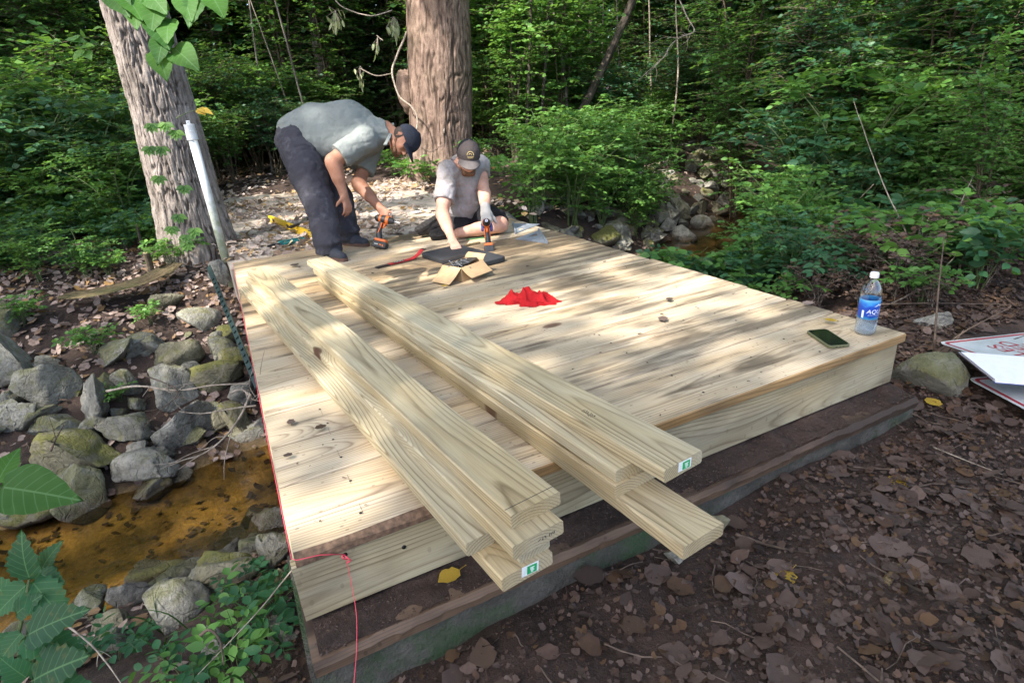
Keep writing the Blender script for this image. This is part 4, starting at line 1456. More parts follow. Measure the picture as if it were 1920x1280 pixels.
for u, v, rx, ry in [(500, 600, .20, .16), (590, 735, .30, .10), (560, 760, .2, .1), (600, 930, .30, .10), (560, 985, .28, .12), (470, 520, .2, .5), (545, 560, .14, .4), (675, 570, .16, .40), (640, 530, .15, .3), (715, 620, .12, .22),
                     (690, 660, .1, .15), (1010, 590, .16, .10), (1290, 530, .34, .14), (1180, 560, .30, .08), (1420, 560, .22, .13), (1290, 610, .20, .06), (760, 470, .14, .2), (1120, 480, .25, .25), (980, 425, .15, .2), (510, 825, .10, .1),
                     (780, 500, .2, .15), (1250, 600, .3, .05), (1540, 590, .2, .05)]:
    lit(at(u, v, 0.0), rx, ry)
for u, v, rx, ry in [(480, 365, .9, .6), (560, 360, .9, .5), (640, 375, .8, .5), (700, 350, .9, .6), (760, 360, .5, .9), (560, 410, .5, .35), (690, 400, .35, .4), (470, 440, .18, .25), (800, 400, .35, .4), (440, 345, .4, 1.2)]:
    lit(at(u, v, -0.06), rx, ry)
for u, v, rx, ry in [(350, 600, .3, .25), (240, 530, .4, .3), (300, 500, .4, .3), (400, 570, .16, .25), (210, 590, .25, .16), (420, 640, .12, .2), (440, 600, .1, .2), (100, 490, .35, .3), (120, 670, .12, .10), (330, 700, .15, .1), (160, 750, .15, .1), (270, 790, .15, .1), (380, 530, .2, .25), (50, 420, .4, .5), (290, 420, .3, .5), (160, 400, .4, .4), (170, 840, .2, .08)]:
    p = on_ground(u, v)
    lit(p, rx, ry)
for u, v, rx, ry in [(180, 1110, .16, .16), (495, 835, .10, .12), (230, 1085, .10, .10), (120, 1180, .12, .1)]:
    lit(at(u, v, -1.0), rx, ry)
for z_ in np.arange(-0.1, 3.0, 0.22):
    lit(np.array([-.44, 5.10, z_]), .30, .24)
for z_ in np.arange(-0.1, 2.3, 0.24):
    lit(np.array([3.20 + .05 * z_, 8.10, z_]), .48, .36)
for p_, rx, ry in [((.80, 3.35, 1.1), .42, .30), ((1.50, 3.10, .62), .26, .26), ((1.45, 2.95, .30), .2, .2)]:
    lit(np.array(p_), rx, ry)
for u, v, d, rx, ry in [(1000, 120, 9.5, .8, .5), (1040, 200, 9.5, .7, .5), (960, 260, 9.3, .5, .4), (1060, 300, 9, .8, .5), (1150, 270, 9, .7, .5), (1240, 270, 9.5, .7, .5), (1100, 350, 8, .4, .4), (1200, 390, 7.2, .4, .35), (1240, 420, 7, .3, .3), (1130, 420, 7, .25, .2), (1070, 430, 6.8, .2, .2),
                        (1450, 350, 7, .4, .35), (1420, 420, 6, .4, .3), (1500, 430, 6, .3, .25), (1470, 480, 5.5, .25, .2), (1290, 490, 6.4, .3, .2), (1530, 325, 10, .8, .4), (1880, 340, 7, .5, .4), (1600, 260, 8, .3, .2), (1700, 150, 9, .3, .3), (1640, 430, 5.5, .15, .15),
                        (700, 80, 8.5, .25, .25), (640, 60, 8.5, .2, .2), (660, 150, 11, .4, .3), (430, 100, 12, .6, .4), (360, 160, 12, .5, .4), (480, 190, 12, .4, .4), (100, 100, 12, .5, .4), (60, 300, 9, .5, .4), (400, 240, 10, .5, .4), (1500, 100, 12, .6, .4), (1350, 250, 12, .2, .2), (1600, 20, 12, .6, .3), (1200, 60, 12, .5, .4), (1800, 60, 9, .4, .3)]:
    lit(far(u, v, d), rx, ry)
for u, v in [(240, 5), (280, 15), (320, 40), (300, 80), (360, 5)]:
    lit(far(u, v, 2.5), .16, .12)
rl = random.Random(8)                       # scattered small gaps over the woods
for k in range(230):
    d_ = rl.uniform(7.5, 17)
    lit(far(rl.uniform(-50, 1950), rl.uniform(-60, 330), d_), rl.uniform(.10, .38), rl.uniform(.10, .30))
for z_ in np.arange(0.1, 1.2, .2):
    lit(np.array([-.09, 4.2, z_]), .09, .12)
LITA = np.array(LIT)


def lit_at(s):
    wob = 0.55 + 0.6 * vnoise(np.stack([s[:, 0] * 4.5, s[:, 1] * 4.5, s[:, 0] * 0 + .5], -1)) + 0.35 * vnoise(np.stack([s[:, 0] * 12, s[:, 1] * 12, s[:, 0] * 0 + 3.5], -1))
    q = ((s[:, None, 0] - LITA[None, :, 0]) / LITA[None, :, 2]) ** 2 + ((s[:, None, 1] - LITA[None, :, 1]) / LITA[None, :, 3]) ** 2
    return (q < (1.0 + 0.55 * (wob - .45))[:, None]).any(1)


r = np.random.default_rng(5)
CROWN = []
for x0, x1, y0, y1, n, ls, zz in [(-5.0, 7.0, -3.2, 9.0, 34000, .17, (12.5, 16.5)), (-9, -5, -4, 18, 1500, .26, (7, 11)), (-5, 7, 9, 20, 2500, .26, (7, 11)), (7, 20, -2, 20, 4300, .26, (7, 11))]:
    s = np.stack([r.uniform(x0, x1, n), r.uniform(y0, y1, n)], -1)
    s = s[~lit_at(s)]
    thin = sstep(1.0, .6, np.hypot((s[:, 0] - 1.75) / 1.0, (s[:, 1] - 1.6) / 1.5)) * (ls < .2)  # crown thinned here so more sun reaches the deck
    s = s[r.random(len(s)) > thin * .70]
    z_ = r.uniform(*zz, len(s))
    p = np.stack([s[:, 0] + SUN_H[0] * z_ * COT, s[:, 1] + SUN_H[1] * z_ * COT, z_], -1)
    CROWN.append((p, ls))
n = 9000                                    # extra crown leaves added to shade the front ground and dark spots
s = np.stack([r.uniform(-.6, 5.0, n), r.uniform(-2.2, -.05, n)], -1)
dark = [s[~lit_at(s)]]
for u, v, d_, rx, ry, k_ in [(1340, 250, 12, 1.2, 1.0, 1400), (1400, 330, 10, .8, .6, 700), (1500, 280, 10, .6, .5, 500), (1650, 250, 8, .8, .6, 900), (1750, 440, 5.5, .9, .6, 1200), (1850, 250, 7, .8, .6, 900), (1230, 330, 8.5, .3, .3, 250)]:
    p = far(u, v, d_)
    q = r.normal(0, .5, (k_, 2)) * np.array([rx, ry]) + (p[:2] - SUN_H * p[2] * COT)
    dark.append(q[~lit_at(q)])
s = np.concatenate(dark)
z_ = r.uniform(9, 13, len(s))
CROWN.append((np.stack([s[:, 0] + SUN_H[0] * z_ * COT, s[:, 1] + SUN_H[1] * z_ * COT, z_], -1), .15))
# high crowns added above the woods to darken them
n = 9000
q = np.stack([r.uniform(-9, 22, n), r.uniform(6, 30, n), r.uniform(9.5, 14, n)], -1)
q = q[(np.hypot(q[:, 0] - 1.2, q[:, 1] - 2.5) > 8.5) & (fbm(q * np.array([.3, .3, .1]), 2) > -.5)]
q = q[~lit_at(q[:, :2] - SUN_H * q[:, 2:3] * COT)]
q2 = np.stack([r.uniform(8, 20, 2200), r.uniform(-3, 7, 2200), r.uniform(8.5, 13, 2200)], -1)
q2 = q2[~lit_at(q2[:, :2] - SUN_H * q2[:, 2:3] * COT)]
HIGH = np.concatenate([q, q2])
for k, hm in enumerate([(3.0, 21.0), (9.5, 19.0), (16.0, 14.5), (-3.0, 19.5), (14.0, 4.0)]):
    own = np.argmin(((HIGH[:, None, :2] - np.array([(3.0, 21.0), (9.5, 19.0), (16.0, 14.5), (-3.0, 19.5), (14.0, 4.0)])[None]) ** 2).sum(-1), 1) == k
    qq = HIGH[own]
    z0 = float(ground_z(hm[0], hm[1]))
    t_ = thing('forest_tree', 'tall dark trunk deep in the woods, ' + ('beyond the path', 'behind the massive tree to its right', 'far behind the creek hollow', 'far behind the leaning tree', 'behind the bushes at the right edge')[k], 'tree', (hm[0], hm[1], z0), 0, 'tall trees of the far woods')
    wpart('trunk', trunk_mesh('trunk', [(hm[0], hm[1], z0 - .3), (hm[0] + .1, hm[1], 4), (hm[0], hm[1] + .2, 9), (hm[0] + .3, hm[1], 13)], [.26, .22, .12], 40, 60, .015, 12, .2, 5, k), M['bark_dark'], t_)
    L_ = .55 * r.uniform(.7, 1.25, len(qq))
    nn_ = np.array([0, 0, 1.0]) + r.normal(0, .45, qq.shape)
    wpart('crown', leaf_mesh('crown', [leaves(qq, np.cross(nn_, r.normal(0, 1, qq.shape)), nn_, L_, L_ * .8, LOW, r)]), M['leaf'], t_)
homes = np.array([(-7.5, -1.5), (-8.5, 3.5), (-6.8, 8.5), (-10, 12), (-3.5, -5.0), (9.5, -2.5), (-4.0, 16.0), (-13.5, -4.0), (-14.0, 1.0), (-13.0, 5.5), (-16.0, 9.0), (-11.0, -8.0)])
sun3 = np.array(sun_vec[:])
for h, hm in enumerate(homes):
    sets = []
    for p, ls in CROWN:
        own = np.argmin(((p[:, None, :2] - homes[None]) ** 2).sum(-1), 1) == h
        q = p[own]
        if not len(q):
            continue
        n_ = sun3 * .8 + r.normal(0, .5, q.shape) + np.array([0, 0, .3])
        a_ = np.cross(n_, r.normal(0, 1, q.shape))
        L_ = ls * r.uniform(.75, 1.25, len(q))
        sets.append(leaves(q, a_, n_, L_, L_ * .75, LOW, r))
    if not sets:
        continue
    z0 = float(ground_z(hm[0], hm[1]))
    t_ = thing('canopy_tree', 'tall tree added outside the picture, its crown shaped to shade the clearing', 'tree', (hm[0], hm[1], z0), 0, 'trees added outside the picture for shade')
    wpart('trunk', trunk_mesh('trunk', [(hm[0], hm[1], z0 - .3), (hm[0] + .1, hm[1], 3), (hm[0], hm[1] + .2, 8), (hm[0] + .3, hm[1], 14)], [.3, .25, .15], 60, 80, .015, 12, .2, 5, h), M['bark'], t_)
    wpart('crown', leaf_mesh('crown', sets), M['leaf'], t_)

# ------------------------------------------------------------------ fallen leaves
r = np.random.default_rng(31)


def ground_normals(x, y):
    e = 0.03
    return np.stack([-(ground_z(x + e, y) - ground_z(x - e, y)) / (2 * e), -(ground_z(x, y + e) - ground_z(x, y - e)) / (2 * e), np.ones_like(x)], -1)


def litter(n, x0, x1, y0, y1, dens, ls, T, zfn=None, lift=0.006, tilt=.28):
    x, y = r.uniform(x0, x1, n), r.uniform(y0, y1, n)
    k = r.random(n) < dens(x, y)
    x, y = x[k], y[k]
    z_ = (ground_z(x, y) if zfn is None else zfn(x, y)) + lift + r.random(len(x)) * .018
    N = ground_normals(x, y) if zfn is None else np.tile([0, 0, 1.0], (len(x), 1))
    N = N + r.normal(0, tilt, N.shape)
    A = r.normal(0, 1, N.shape)
    A = A - N * (A * N).sum(1, keepdims=True) / (N * N).sum(1, keepdims=True)
    L = r.uniform(*ls, len(x))
    return leaves(np.stack([x, y, z_], -1), A, N, L, L * r.uniform(.7, 1.1, len(x)), T, r)


indeck = lambda x, y: (x > -.04) & (x < 2.47) & (y > -.11) & (y < 3.78)
insign = lambda x, y: (x > 3.12) & (x < 4.1) & (y > -.34) & (y < .26)
dry_ok = lambda x, y: (~indeck(x, y)) & ~insign(x, y) & ~((np.abs(creek_d(x, y)) < .5))
front = lambda x, y: np.where(dry_ok(x, y) & (y < .9), np.clip(.45 + .5 * sstep(.7, 2.4, x + 1.3 * np.maximum(-y - .2, 0)), 0, 1), 0)
left = lambda x, y: np.where(dry_ok(x, y), np.where(creek_d(x, y) < 1.6, .45, 1.0) * .75 + .25 * np.sign(vnoise(np.stack([x * 2, y * 2, x * 0], -1))), 0)
pathd = lambda x, y: np.clip(.5 + .9 * vnoise(np.stack([x * 1.6, y * 1.6, x * 0 + 2], -1)), 0.05, 1)
slabz = lambda x, y: np.full_like(x, -0.055)
sets = []
for k in range(5):
    sets.append(litter(620, -.2, 4.6, -1.3, .9, front, (.03, .075), DRY[k], tilt=.22))
for k in range(5):
    sets.append(litter(8000, -.2, 5.0, -1.3, .9, front, (.006, .030), FRAG[k], tilt=.32))
sets.append(litter(4000, 2.4, 7.5, -.6, 3.2, lambda x, y: np.where(dry_ok(x, y), .7, 0), (.03, .08), LOWDRY))
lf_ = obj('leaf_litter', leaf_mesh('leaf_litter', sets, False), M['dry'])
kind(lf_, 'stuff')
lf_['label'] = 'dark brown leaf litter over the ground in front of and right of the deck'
sets = []
for k in range(5):
    sets.append(litter(900, -3.4, .05, 2.4, 7.0, left, (.035, .09), DRY[k]))
for k in range(5):
    sets.append(litter(2400, -5.5, .0, 2.3, 10, left, (.02, .08), FRAG[k], tilt=.45))
sets.append(litter(1200, -1.6, .1, -.2, 1.4, left, (.03, .08), LOWDRY))
sets.append(litter(2500, 3.0, 9, 3.5, 11, lambda x, y: np.where(dry_ok(x, y), .6, 0), (.04, .09), LOWDRY))
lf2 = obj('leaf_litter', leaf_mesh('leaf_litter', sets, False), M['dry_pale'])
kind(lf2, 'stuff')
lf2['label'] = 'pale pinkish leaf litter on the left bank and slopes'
inbed = lambda x, y: np.where((np.abs(creek_d(x, y)) < .5) & (x < 0), .55 + .5 * vnoise(np.stack([x * 3, y * 3, x * 0], -1)), 0)
bd_ = obj('sunken_leaves', leaf_mesh('sunken_leaves', [litter(420, -2.5, .3, 1.0, 2.8, inbed, (.02, .06), FRAG[k]) for k in range(3)]), M['dry'])
kind(bd_, 'stuff')
bd_['label'] = 'dark sunken leaves on the bed of the shallow creek'
sets = []
for k in range(3):
    sets.append(litter(900, -.05, 3.0, 3.85, 9.8, pathd, (.05, .11), DRY[k], slabz, 0.004))
for k in range(4):
    sets.append(litter(1100, -.1, 3.2, 3.85, 9.9, pathd, (.02, .09), FRAG[k], slabz, 0.003, .4))
sets.append(litter(4000, -3, 6, 9.5, 14, lambda x, y: x * 0 + .7, (.05, .11), LOWDRY))
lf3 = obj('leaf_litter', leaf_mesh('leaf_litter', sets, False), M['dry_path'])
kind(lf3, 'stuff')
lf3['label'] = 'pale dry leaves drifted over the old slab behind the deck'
# small twigs strewn through the litter
tw_ = []
rr_ = np.random.default_rng(61)
for k in range(420):
    if k % 3:
        x, y = rr_.uniform(.2, 4.6), rr_.uniform(-1.1, .8)
    else:
        x, y = rr_.uniform(-3, -.1), rr_.uniform(2.6, 6)
    if indeck(x, y):
        continue
    a_, ln_ = rr_.uniform(0, 6.28), rr_.uniform(.03, .16)
    c_ = [np.array([x + math.cos(a_) * ln_ * q + rr_.normal(0, .004), y + math.sin(a_) * ln_ * q + rr_.normal(0, .004), 0]) for q in (0, .35, .7, 1)]
    for q in c_:
        q[2] = float(ground_z(q[0], q[1])) + .018 + rr_.uniform(-.004, .008)
    tw_.append(tube(c_, rr_.uniform(.0012, .0032), 4))
tws = obj('fallen_twigs', mesh('fallen_twigs', *cat_mesh(tw_)), M['twig_dark'])
kind(tws, 'stuff')
tws['label'] = 'small dry twigs strewn through the leaf litter'
# crumbs: bark chips, sawdust and grit in front of the footing
n = 14000
x, y = r.uniform(-.1, 3.2, n), r.uniform(-1.0, -.07, n)
z_ = ground_z(x, y) + .003
A = r.normal(0, 1, (n, 3)) * np.array([1, 1, .15])
N = np.tile([0, 0, 1.0], (n, 1)) + r.normal(0, .3, (n, 3))
L = r.uniform(.003, .010, n)
v1 = leaves(np.stack([x, y, z_], -1), A, N, L, L * .45, LOW, r)
n = 2600
x, y = r.uniform(0, 2.42, n), r.uniform(-.095, .0, n)
A = r.normal(0, 1, (n, 3)) * np.array([1, 1, .2])
L = r.uniform(.003, .011, n)
v2 = leaves(np.stack([x, y, -.244 + sstep(-.08, .02, y) * .016], -1), A, np.tile([0, 0, 1.0], (n, 1)) + r.normal(0, .4, (n, 3)), L, L * .5, LOW, r)
ch = obj('bark_crumbs', leaf_mesh('bark_crumbs', [v1, v2]), M['dry'])
kind(ch, 'stuff')
ch['label'] = 'tiny pale chips and bark crumbs on the dark soil'
n = 420
x, y = r.uniform(.02, 2.42, n), r.uniform(.03, 3.7, n)
A = r.normal(0, 1, (n, 3)) * np.array([1, 1, .1])
L = r.uniform(.004, .016, n) * np.where(r.random(n) < .06, 2.0, 1)
v1 = leaves(np.stack([x, y, x * 0 + .003], -1), A, np.tile([0, 0, 1.0], (n, 1)) + r.normal(0, .3, (n, 3)), L, L * .5, LOWDRY, r)
ch = obj('deck_crumbs', leaf_mesh('deck_crumbs', [v1]), M['dry'])
kind(ch, 'stuff')
ch['label'] = 'dark crumbs and leaf scraps scattered over the deck boards'
# single leaves large enough to pick apart
LM = []
for k in range(5):
    LM.append(leaf_mesh('fallen_leaf', [leaves([(-.5, 0, 0)], [(1, 0, 0)], [(0, 0, 1)], [1.0], [.95], DRY[k], np.random.default_rng(k))]))
    LM[-1].materials.append(M['dry'])
FG = 'large fallen leaves on the ground in front of the deck'


def fallen(label, x, y, z_, L, k, rot, mat='dry', group=None, tilt=(0, 0)):
    o = obj('fallen_leaf', LM[k % 5], None, None, (x, y, z_), (tilt[0], tilt[1], rot), (L, L, L))
    if mat != 'dry':
        o.material_slots[0].link = 'OBJECT'
        o.material_slots[0].material = M[mat]
    return tag(o, label, 'fallen leaf', group)


r_ = random.Random(77)
k = 0
while k < 120:
    x, y = r_.uniform(.3, 4.2), r_.uniform(-1.15, .5)
    if indeck(x, y) or insign(x, y) or float(front(np.array(x), np.array(y))) < r_.random() * .8:
        continue
    nn = ground_normals(np.array([x]), np.array([y]))[0]
    fallen('large dry brown leaf lying on the dark ground in front of the deck', x, y, float(ground_z(x, y)) + .016, r_.uniform(.06, .125), k, r_.uniform(0, 6.28), group=FG, tilt=(math.atan2(nn[1], nn[2]) * -1 + r_.uniform(-.15, .15), math.atan2(nn[0], nn[2]) + r_.uniform(-.15, .15)))
    k += 1
for lab, u, v, z_, L, mt in [('bright yellow leaf with a long stalk lying on the dark ground at the right', 1640, 1018, -.37, .085, 'yellow_leaf'), ('ochre leaf pair near the middle of the dark ground', 1468, 1085, -.37, .085, 'yellow_leaf'),
                             ('round grey-brown leaf near the bottom centre', 1192, 1172, -.37, .09, 'dry'), ('torn reddish-brown leaf by the bottom edge', 1265, 1225, -.37, .09, 'dry'), ('orange leaf by the end of the footing', 1690, 905, -.37, .09, 'yellow_leaf'),
                             ('rust-coloured curled leaf near the footing', 1500, 915, -.37, .12, 'dry'), ('green-yellow leaf beside the speckled boulder', 1748, 755, -.36, .08, 'yellow_leaf'), ('yellow leaf on the dirty sill under the left stack', 842, 1082, -.235, .07, 'yellow_leaf'),
                             ('curled brown leaf standing against the footing', 1105, 1080, -.35, .10, 'dry'), ('yellow leaf on the deck behind the phone', 1558, 602, .012, .05, 'yellow_leaf'), ('brown leaf on the edge of the deck near the bottle', 1515, 570, .01, .06, 'dry_pale'),
                             ('small yellow leaf on the deck below the cardboard box', 833, 537, .01, .04, 'yellow_leaf'), ('dark curled leaf on the deck by the red rag', 1255, 562, .012, .045, 'dry'), ('dark leaf with a long stalk on the deck right of the rag', 1243, 598, .01, .06, 'dry'),
                             ('brown clump of leaf at the left edge of the deck', 602, 802, .012, .04, 'dry'), ('round brown leaf scrap on the left deck boards', 540, 855, .01, .03, 'dry'), ('red-brown leaf lying on the left edge of the deck', 545, 792, .01, .04, 'dry'), ('dark leaf on the rear left deck boards', 552, 497, .012, .08, 'dry')]:
    p = at(u, v, z_)
    fallen(lab, p[0], p[1], z_ + .006, L, len(lab), len(lab) * 1.7, mt)
# ------------------------------------------------------------------ people, built as smooth implicit surfaces


class Clay:
    """A body as a smooth union of tapered limbs and ellipsoids, turned into one continuous mesh."""

    def __init__(self, lo, hi, h):
        self.lo, self.h = np.array(lo, float), h
        self.n = np.ceil((np.array(hi) - self.lo) / h).astype(int) + 1
        self.d = np.full(self.n, 1.0, np.float32)

    def _win(self, lo, hi, m):
        a = np.clip(np.floor((np.array(lo) - m - self.lo) / self.h).astype(int), 0, self.n)
        b = np.clip(np.ceil((np.array(hi) + m - self.lo) / self.h).astype(int) + 1, 0, self.n)
        sl = tuple(slice(i, j) for i, j in zip(a, b))
        ax = [self.lo[i] + self.h * np.arange(a[i], b[i]) for i in range(3)]
        return sl, np.stack(np.meshgrid(*ax, indexing='ij'), -1)

    def _join(self, sl, s, k):
        o = self.d[sl]
        if k > 0:
            hh = np.maximum(k - np.abs(o - s), 0) / k
            self.d[sl] = np.minimum(o, s) - hh * hh * k * 0.25
        else:
            self.d[sl] = np.minimum(o, s)

    def limb(self, a, b, ra, rb, k=0.03, flat=None):
        a, b = np.array(a, float), np.array(b, float)
        m = max(ra, rb) + k + 4 * self.h
        sl, p = self._win(np.minimum(a, b), np.maximum(a, b), m)
        ab = b - a
        t_ = np.clip(((p - a) @ ab) / (ab @ ab + 1e-12), 0, 1)
        q = p - (a + t_[..., None] * ab)
        if flat is not None:
            ax, f = np.array(flat[0], float), flat[1]
            ax /= np.linalg.norm(ax)
            q = q + (q @ ax)[..., None] * ax * (1 / f - 1)
        self._join(sl, np.linalg.norm(q, axis=-1) - (ra + (rb - ra) * t_), k)
        return self

    def chain(self, pts, rad, k=0.03, flat=None):
        for i in range(len(pts) - 1):
            self.limb(pts[i], pts[i + 1], rad[i], rad[i + 1], k, flat)
        return self

    def ball(self, c, r, axes=None, k=0.03):
        c, r = np.array(c, float), np.array(r, float) * np.ones(3)
        sl, p = self._win(c, c, r.max() + k + 4 * self.h)
        q = p - c
        if axes is not None:
            q = q @ np.array(axes, float).T
        l0 = np.linalg.norm(q / r, axis=-1)
        l1 = np.linalg.norm(q / (r * r), axis=-1)
        self._join(sl, l0 * (l0 - 1) / (l1 + 1e-9), k)
        return self

    def cut(self, p0, n_, soft=0.0, near=None, rad=0.3):
        """Remove what lies on the side of n_ beyond p0 (only near a point if given)."""
        p0, n_ = np.array(p0, float), np.array(n_, float)
        n_ /= np.linalg.norm(n_)
        c = p0 if near is None else np.array(near, float)
        sl, p = self._win(c, c, rad)
        s = (p - p0) @ n_
        if near is not None or rad < 5:
            s = np.where(np.linalg.norm(p - c, axis=-1) < rad * 0.98, s, -1)
        self.d[sl] = np.maximum(self.d[sl], s)
        return self

    def merge(self, o, k=0.03):
        self._join(tuple(slice(0, i) for i in self.n), o.d, k)
        return self

    def wrinkle(self, amp, scale, seed=0.0, ridge=True, oct_=3):
        band = np.abs(self.d) < 0.05
        idx = np.argwhere(band)
        p = self.lo + idx * self.h
        q = p * np.array(scale) + seed
        w = vnoise(q + 0.6 * vnoise(q * 0.5 + 3)[:, None])
        w = np.clip(1 - np.abs(w) * 2.6, -.25, 1) if ridge else w
        w = w + 0.45 * vnoise(q * 2.1 + 11)
        self.d[band] += (amp * w).astype(np.float32)
        return self

    def mesh(self, name, smooth=1):
        g = openvdb.FloatGrid(1.0)
        g.copyFromArray(self.d)
        v, q = g.convertToQuads(0.0)
        v = np.asarray(v, float) * self.h + self.lo
        q = np.asarray(q).astype(int)
        me = mesh(name, v, q[:, ::-1].copy(), True)
        # make sure the faces look outwards
        me.update()
        c = np.array([0.0] * len(me.polygons) * 3)
        me.polygons.foreach_get('center', c)
        nn = np.array([0.0] * len(me.polygons) * 3)
        me.polygons.foreach_get('normal', nn)
        c, nn = c.reshape(-1, 3), nn.reshape(-1, 3)
        i1 = np.clip(np.round((c + nn * self.h * 1.5 - self.lo) / self.h).astype(int), 0, self.n - 1)
        i0 = np.clip(np.round((c - nn * self.h * 1.5 - self.lo) / self.h).astype(int), 0, self.n - 1)
        if (self.d[tuple(i1.T)] - self.d[tuple(i0.T)]).mean() < 0:
            me.flip_normals()
        bm = bmesh.new()
        bm.from_mesh(me)
        for _ in range(smooth):
            bmesh.ops.smooth_vert(bm, verts=bm.verts, factor=0.5, use_axis_x=True, use_axis_y=True, use_axis_z=True)
        bm.to_mesh(me)
        bm.free()
        me.polygons.foreach_set('use_smooth', np.ones(len(me.polygons), bool))
        return me


def hand(clay, wrist, fdir, palm_n, size=0.19, curl=(0.5, 0.6, 0.6), thumb_side=1, spread=0.12, k=0.012, fat=1.0, thumb_dir=None):
    """A palm with four unequal bent fingers and a thumb leaving the side of the palm. palm_n points out of the palm."""
    f, w = np.array(fdir, float), np.array(palm_n, float)
    f /= np.linalg.norm(f)
    w = w - f * (w @ f)
    w /= np.linalg.norm(w)
    s = np.cross(f, w) * thumb_side            # towards the thumb
    wrist = np.array(wrist, float)
    pl = size * 0.52
    pw = size * 0.21
    for q in (-0.75, -.25, .25, .75):
        clay.limb(wrist + s * pw * q * 0.55 + f * 0.01, wrist + f * pl * (0.97 if abs(q) < .5 else 0.92) + s * pw * q, 0.016 * fat, 0.0125 * fat, 0.014)
    tips = []
    for j, (q, ln) in enumerate(((0.78, .40), (0.27, .45), (-0.26, .42), (-0.76, .33))):
        base = wrist + f * pl * (0.97 if abs(q) < .5 else 0.91) + s * pw * q
        d = f + s * q * spread
        d /= np.linalg.norm(d)
        a = 0.0
        p = base
        for m, (seg, cr) in enumerate(zip((.46, .31, .23), curl)):
            a += cr
            dd = d * math.cos(a) + w * math.sin(a)
            p2 = p + dd * size * ln * seg
            clay.limb(p, p2, (0.0105 - 0.0011 * m) * fat, (0.0098 - 0.0012 * m) * fat, k * 0.5)
            p = p2
        tips.append(p)
    tb = wrist + f * pl * 0.25 + s * pw * 0.75
    td = (f * 0.55 + s * 0.75 + w * 0.45) if thumb_dir is None else np.array(thumb_dir, float)
    td /= np.linalg.norm(td)
    p1 = tb + td * size * .24
    td2 = td + f * .35 + w * .25 if thumb_dir is None else td + w * .2
    td2 /= np.linalg.norm(td2)
    clay.chain([wrist + f * pl * .12 + s * pw * .4, tb, p1, p1 + td2 * size * .17], [0.015 * fat, 0.0145 * fat, 0.0115 * fat, 0.0085 * fat], k)
    return tips


def head(clay, c, up, face, sc=1.0):
    """Cranium, brow, nose, cheeks, mouth, chin and ears round the head centre c."""
    u, f, s = frame3(up, face)[0], None, None
    u = np.array(up, float) / np.linalg.norm(up)
    f = np.array(face, float)
    f = f - u * (f @ u)
    f /= np.linalg.norm(f)
    s = np.cross(f, u)
    ax = np.array([s, f, u])
    o = lambda a, b, c_: np.array(c) + sc * (s * a + f * b + u * c_)
    clay.ball(o(0, -.008, .028), np.array([.077, .097, .090]) * sc, ax, .02)
    clay.ball(o(0, .018, -.035), np.array([.064, .076, .082]) * sc, ax, .03)
    clay.ball(o(0, .050, -.092), np.array([.036, .034, .026]) * sc, ax, .03)          # chin
    for q in (-1, 1):
        clay.limb(o(.050 * q, .020, -.075), o(.020 * q, .062, -.098), .020 * sc, .016 * sc, .02)   # jaw
        clay.ball(o(.040 * q, .066, -.028), np.array([.022, .020, .020]) * sc, ax, .02)            # cheek
        clay.limb(o(.014 * q, .088, .018), o(.048 * q, .074, .014), .011 * sc, .010 * sc, .012)     # brow
        clay.ball(o(.030 * q, .080, -.002), np.array([.012, .009, .009]) * sc, ax, .004)           # eye
        clay.limb(o(.078 * q, -.012, .006), o(.083 * q, -.020, -.034), .011 * sc, .008 * sc, .006, (s, 0.6))   # ear
        clay.limb(o(.080 * q, -.022, .012), o(.088 * q, -.030, -.010), .008 * sc, .007 * sc, .006)
    clay.chain([o(0, .092, .008), o(0, .106, -.022), o(0, .112, -.036)], [.009 * sc, .011 * sc, .013 * sc], .010)   # nose
    for q in (-1, 1):
        clay.ball(o(.012 * q, .100, -.040), .008 * sc, None, .006)
    clay.limb(o(-.022, .084, -.062), o(.022, .084, -.062), .008 * sc, .008 * sc, .008)    # lips
    clay.limb(o(-.018, .083, -.073), o(.018, .083, -.073), .008 * sc, .008 * sc, .006)
    return ax, o


def skin_mat(name, a, b):
    t = NT(name)
    co = t.n('TexCoord').outputs['Object']
    n1 = t.noise(co, 14.0, 4)
    n2 = t.noise(co, 160.0, 3, 0.7)
    c = t.mix(t.ramp(n1, [(0.35, 0.0), (0.68, 1.0)]), a, b)
    c = t.mix(t.math('MULTIPLY', t.ramp(n2, [(0.52, 0.0), (0.7, 1.0)]), 0.45), c, tuple(k * .55 for k in a))
    return t.done(t.pbr(c, 0.6, t.bump(n2, 0.25, 0.002), spec=0.25, Subsurface_Weight=0.08, Subsurface_Scale=0.01))


def cloth_mat(name, base, light=None, dirt=None, dirt_amt=0.0, sheen=0.0):
    t = NT(name)
    co = t.n('TexCoord').outputs['Object']
    n1 = t.noise(co, 5.0, 5, 0.6)
    n2 = t.noise(co, 330.0, 2)
    n3 = t.noise(co, 22.0, 4, 0.6, 0.5)
    c = t.mix(t.ramp(n1, [(0.3, 0.0), (0.72, 1.0)]), tuple(k * .85 for k in base), tuple(min(1, k * 1.12) for k in base))
    if light is not None:
        c = t.mix(t.math('MULTIPLY', t.ramp(t.noise(co, 7.0, 6, 0.7), [(0.55, 0.0), (0.75, 1.0)]), 0.5), c, light)
    if dirt is not None:
        c = t.mix(t.math('MULTIPLY', t.ramp(t.noise(co, 6.0, 6, 0.7), [(0.42, 0.0), (0.62, 1.0)]), dirt_amt), c, dirt)
    c = t.mix(t.math('MULTIPLY', n2, 0.2), c, tuple(k * .6 for k in base))
    h = t.math('ADD', n3, t.math('MULTIPLY', n2, 0.25))
    return t.done(t.pbr(c, 0.88, t.bump(h, 0.7, 0.014), spec=0.2))


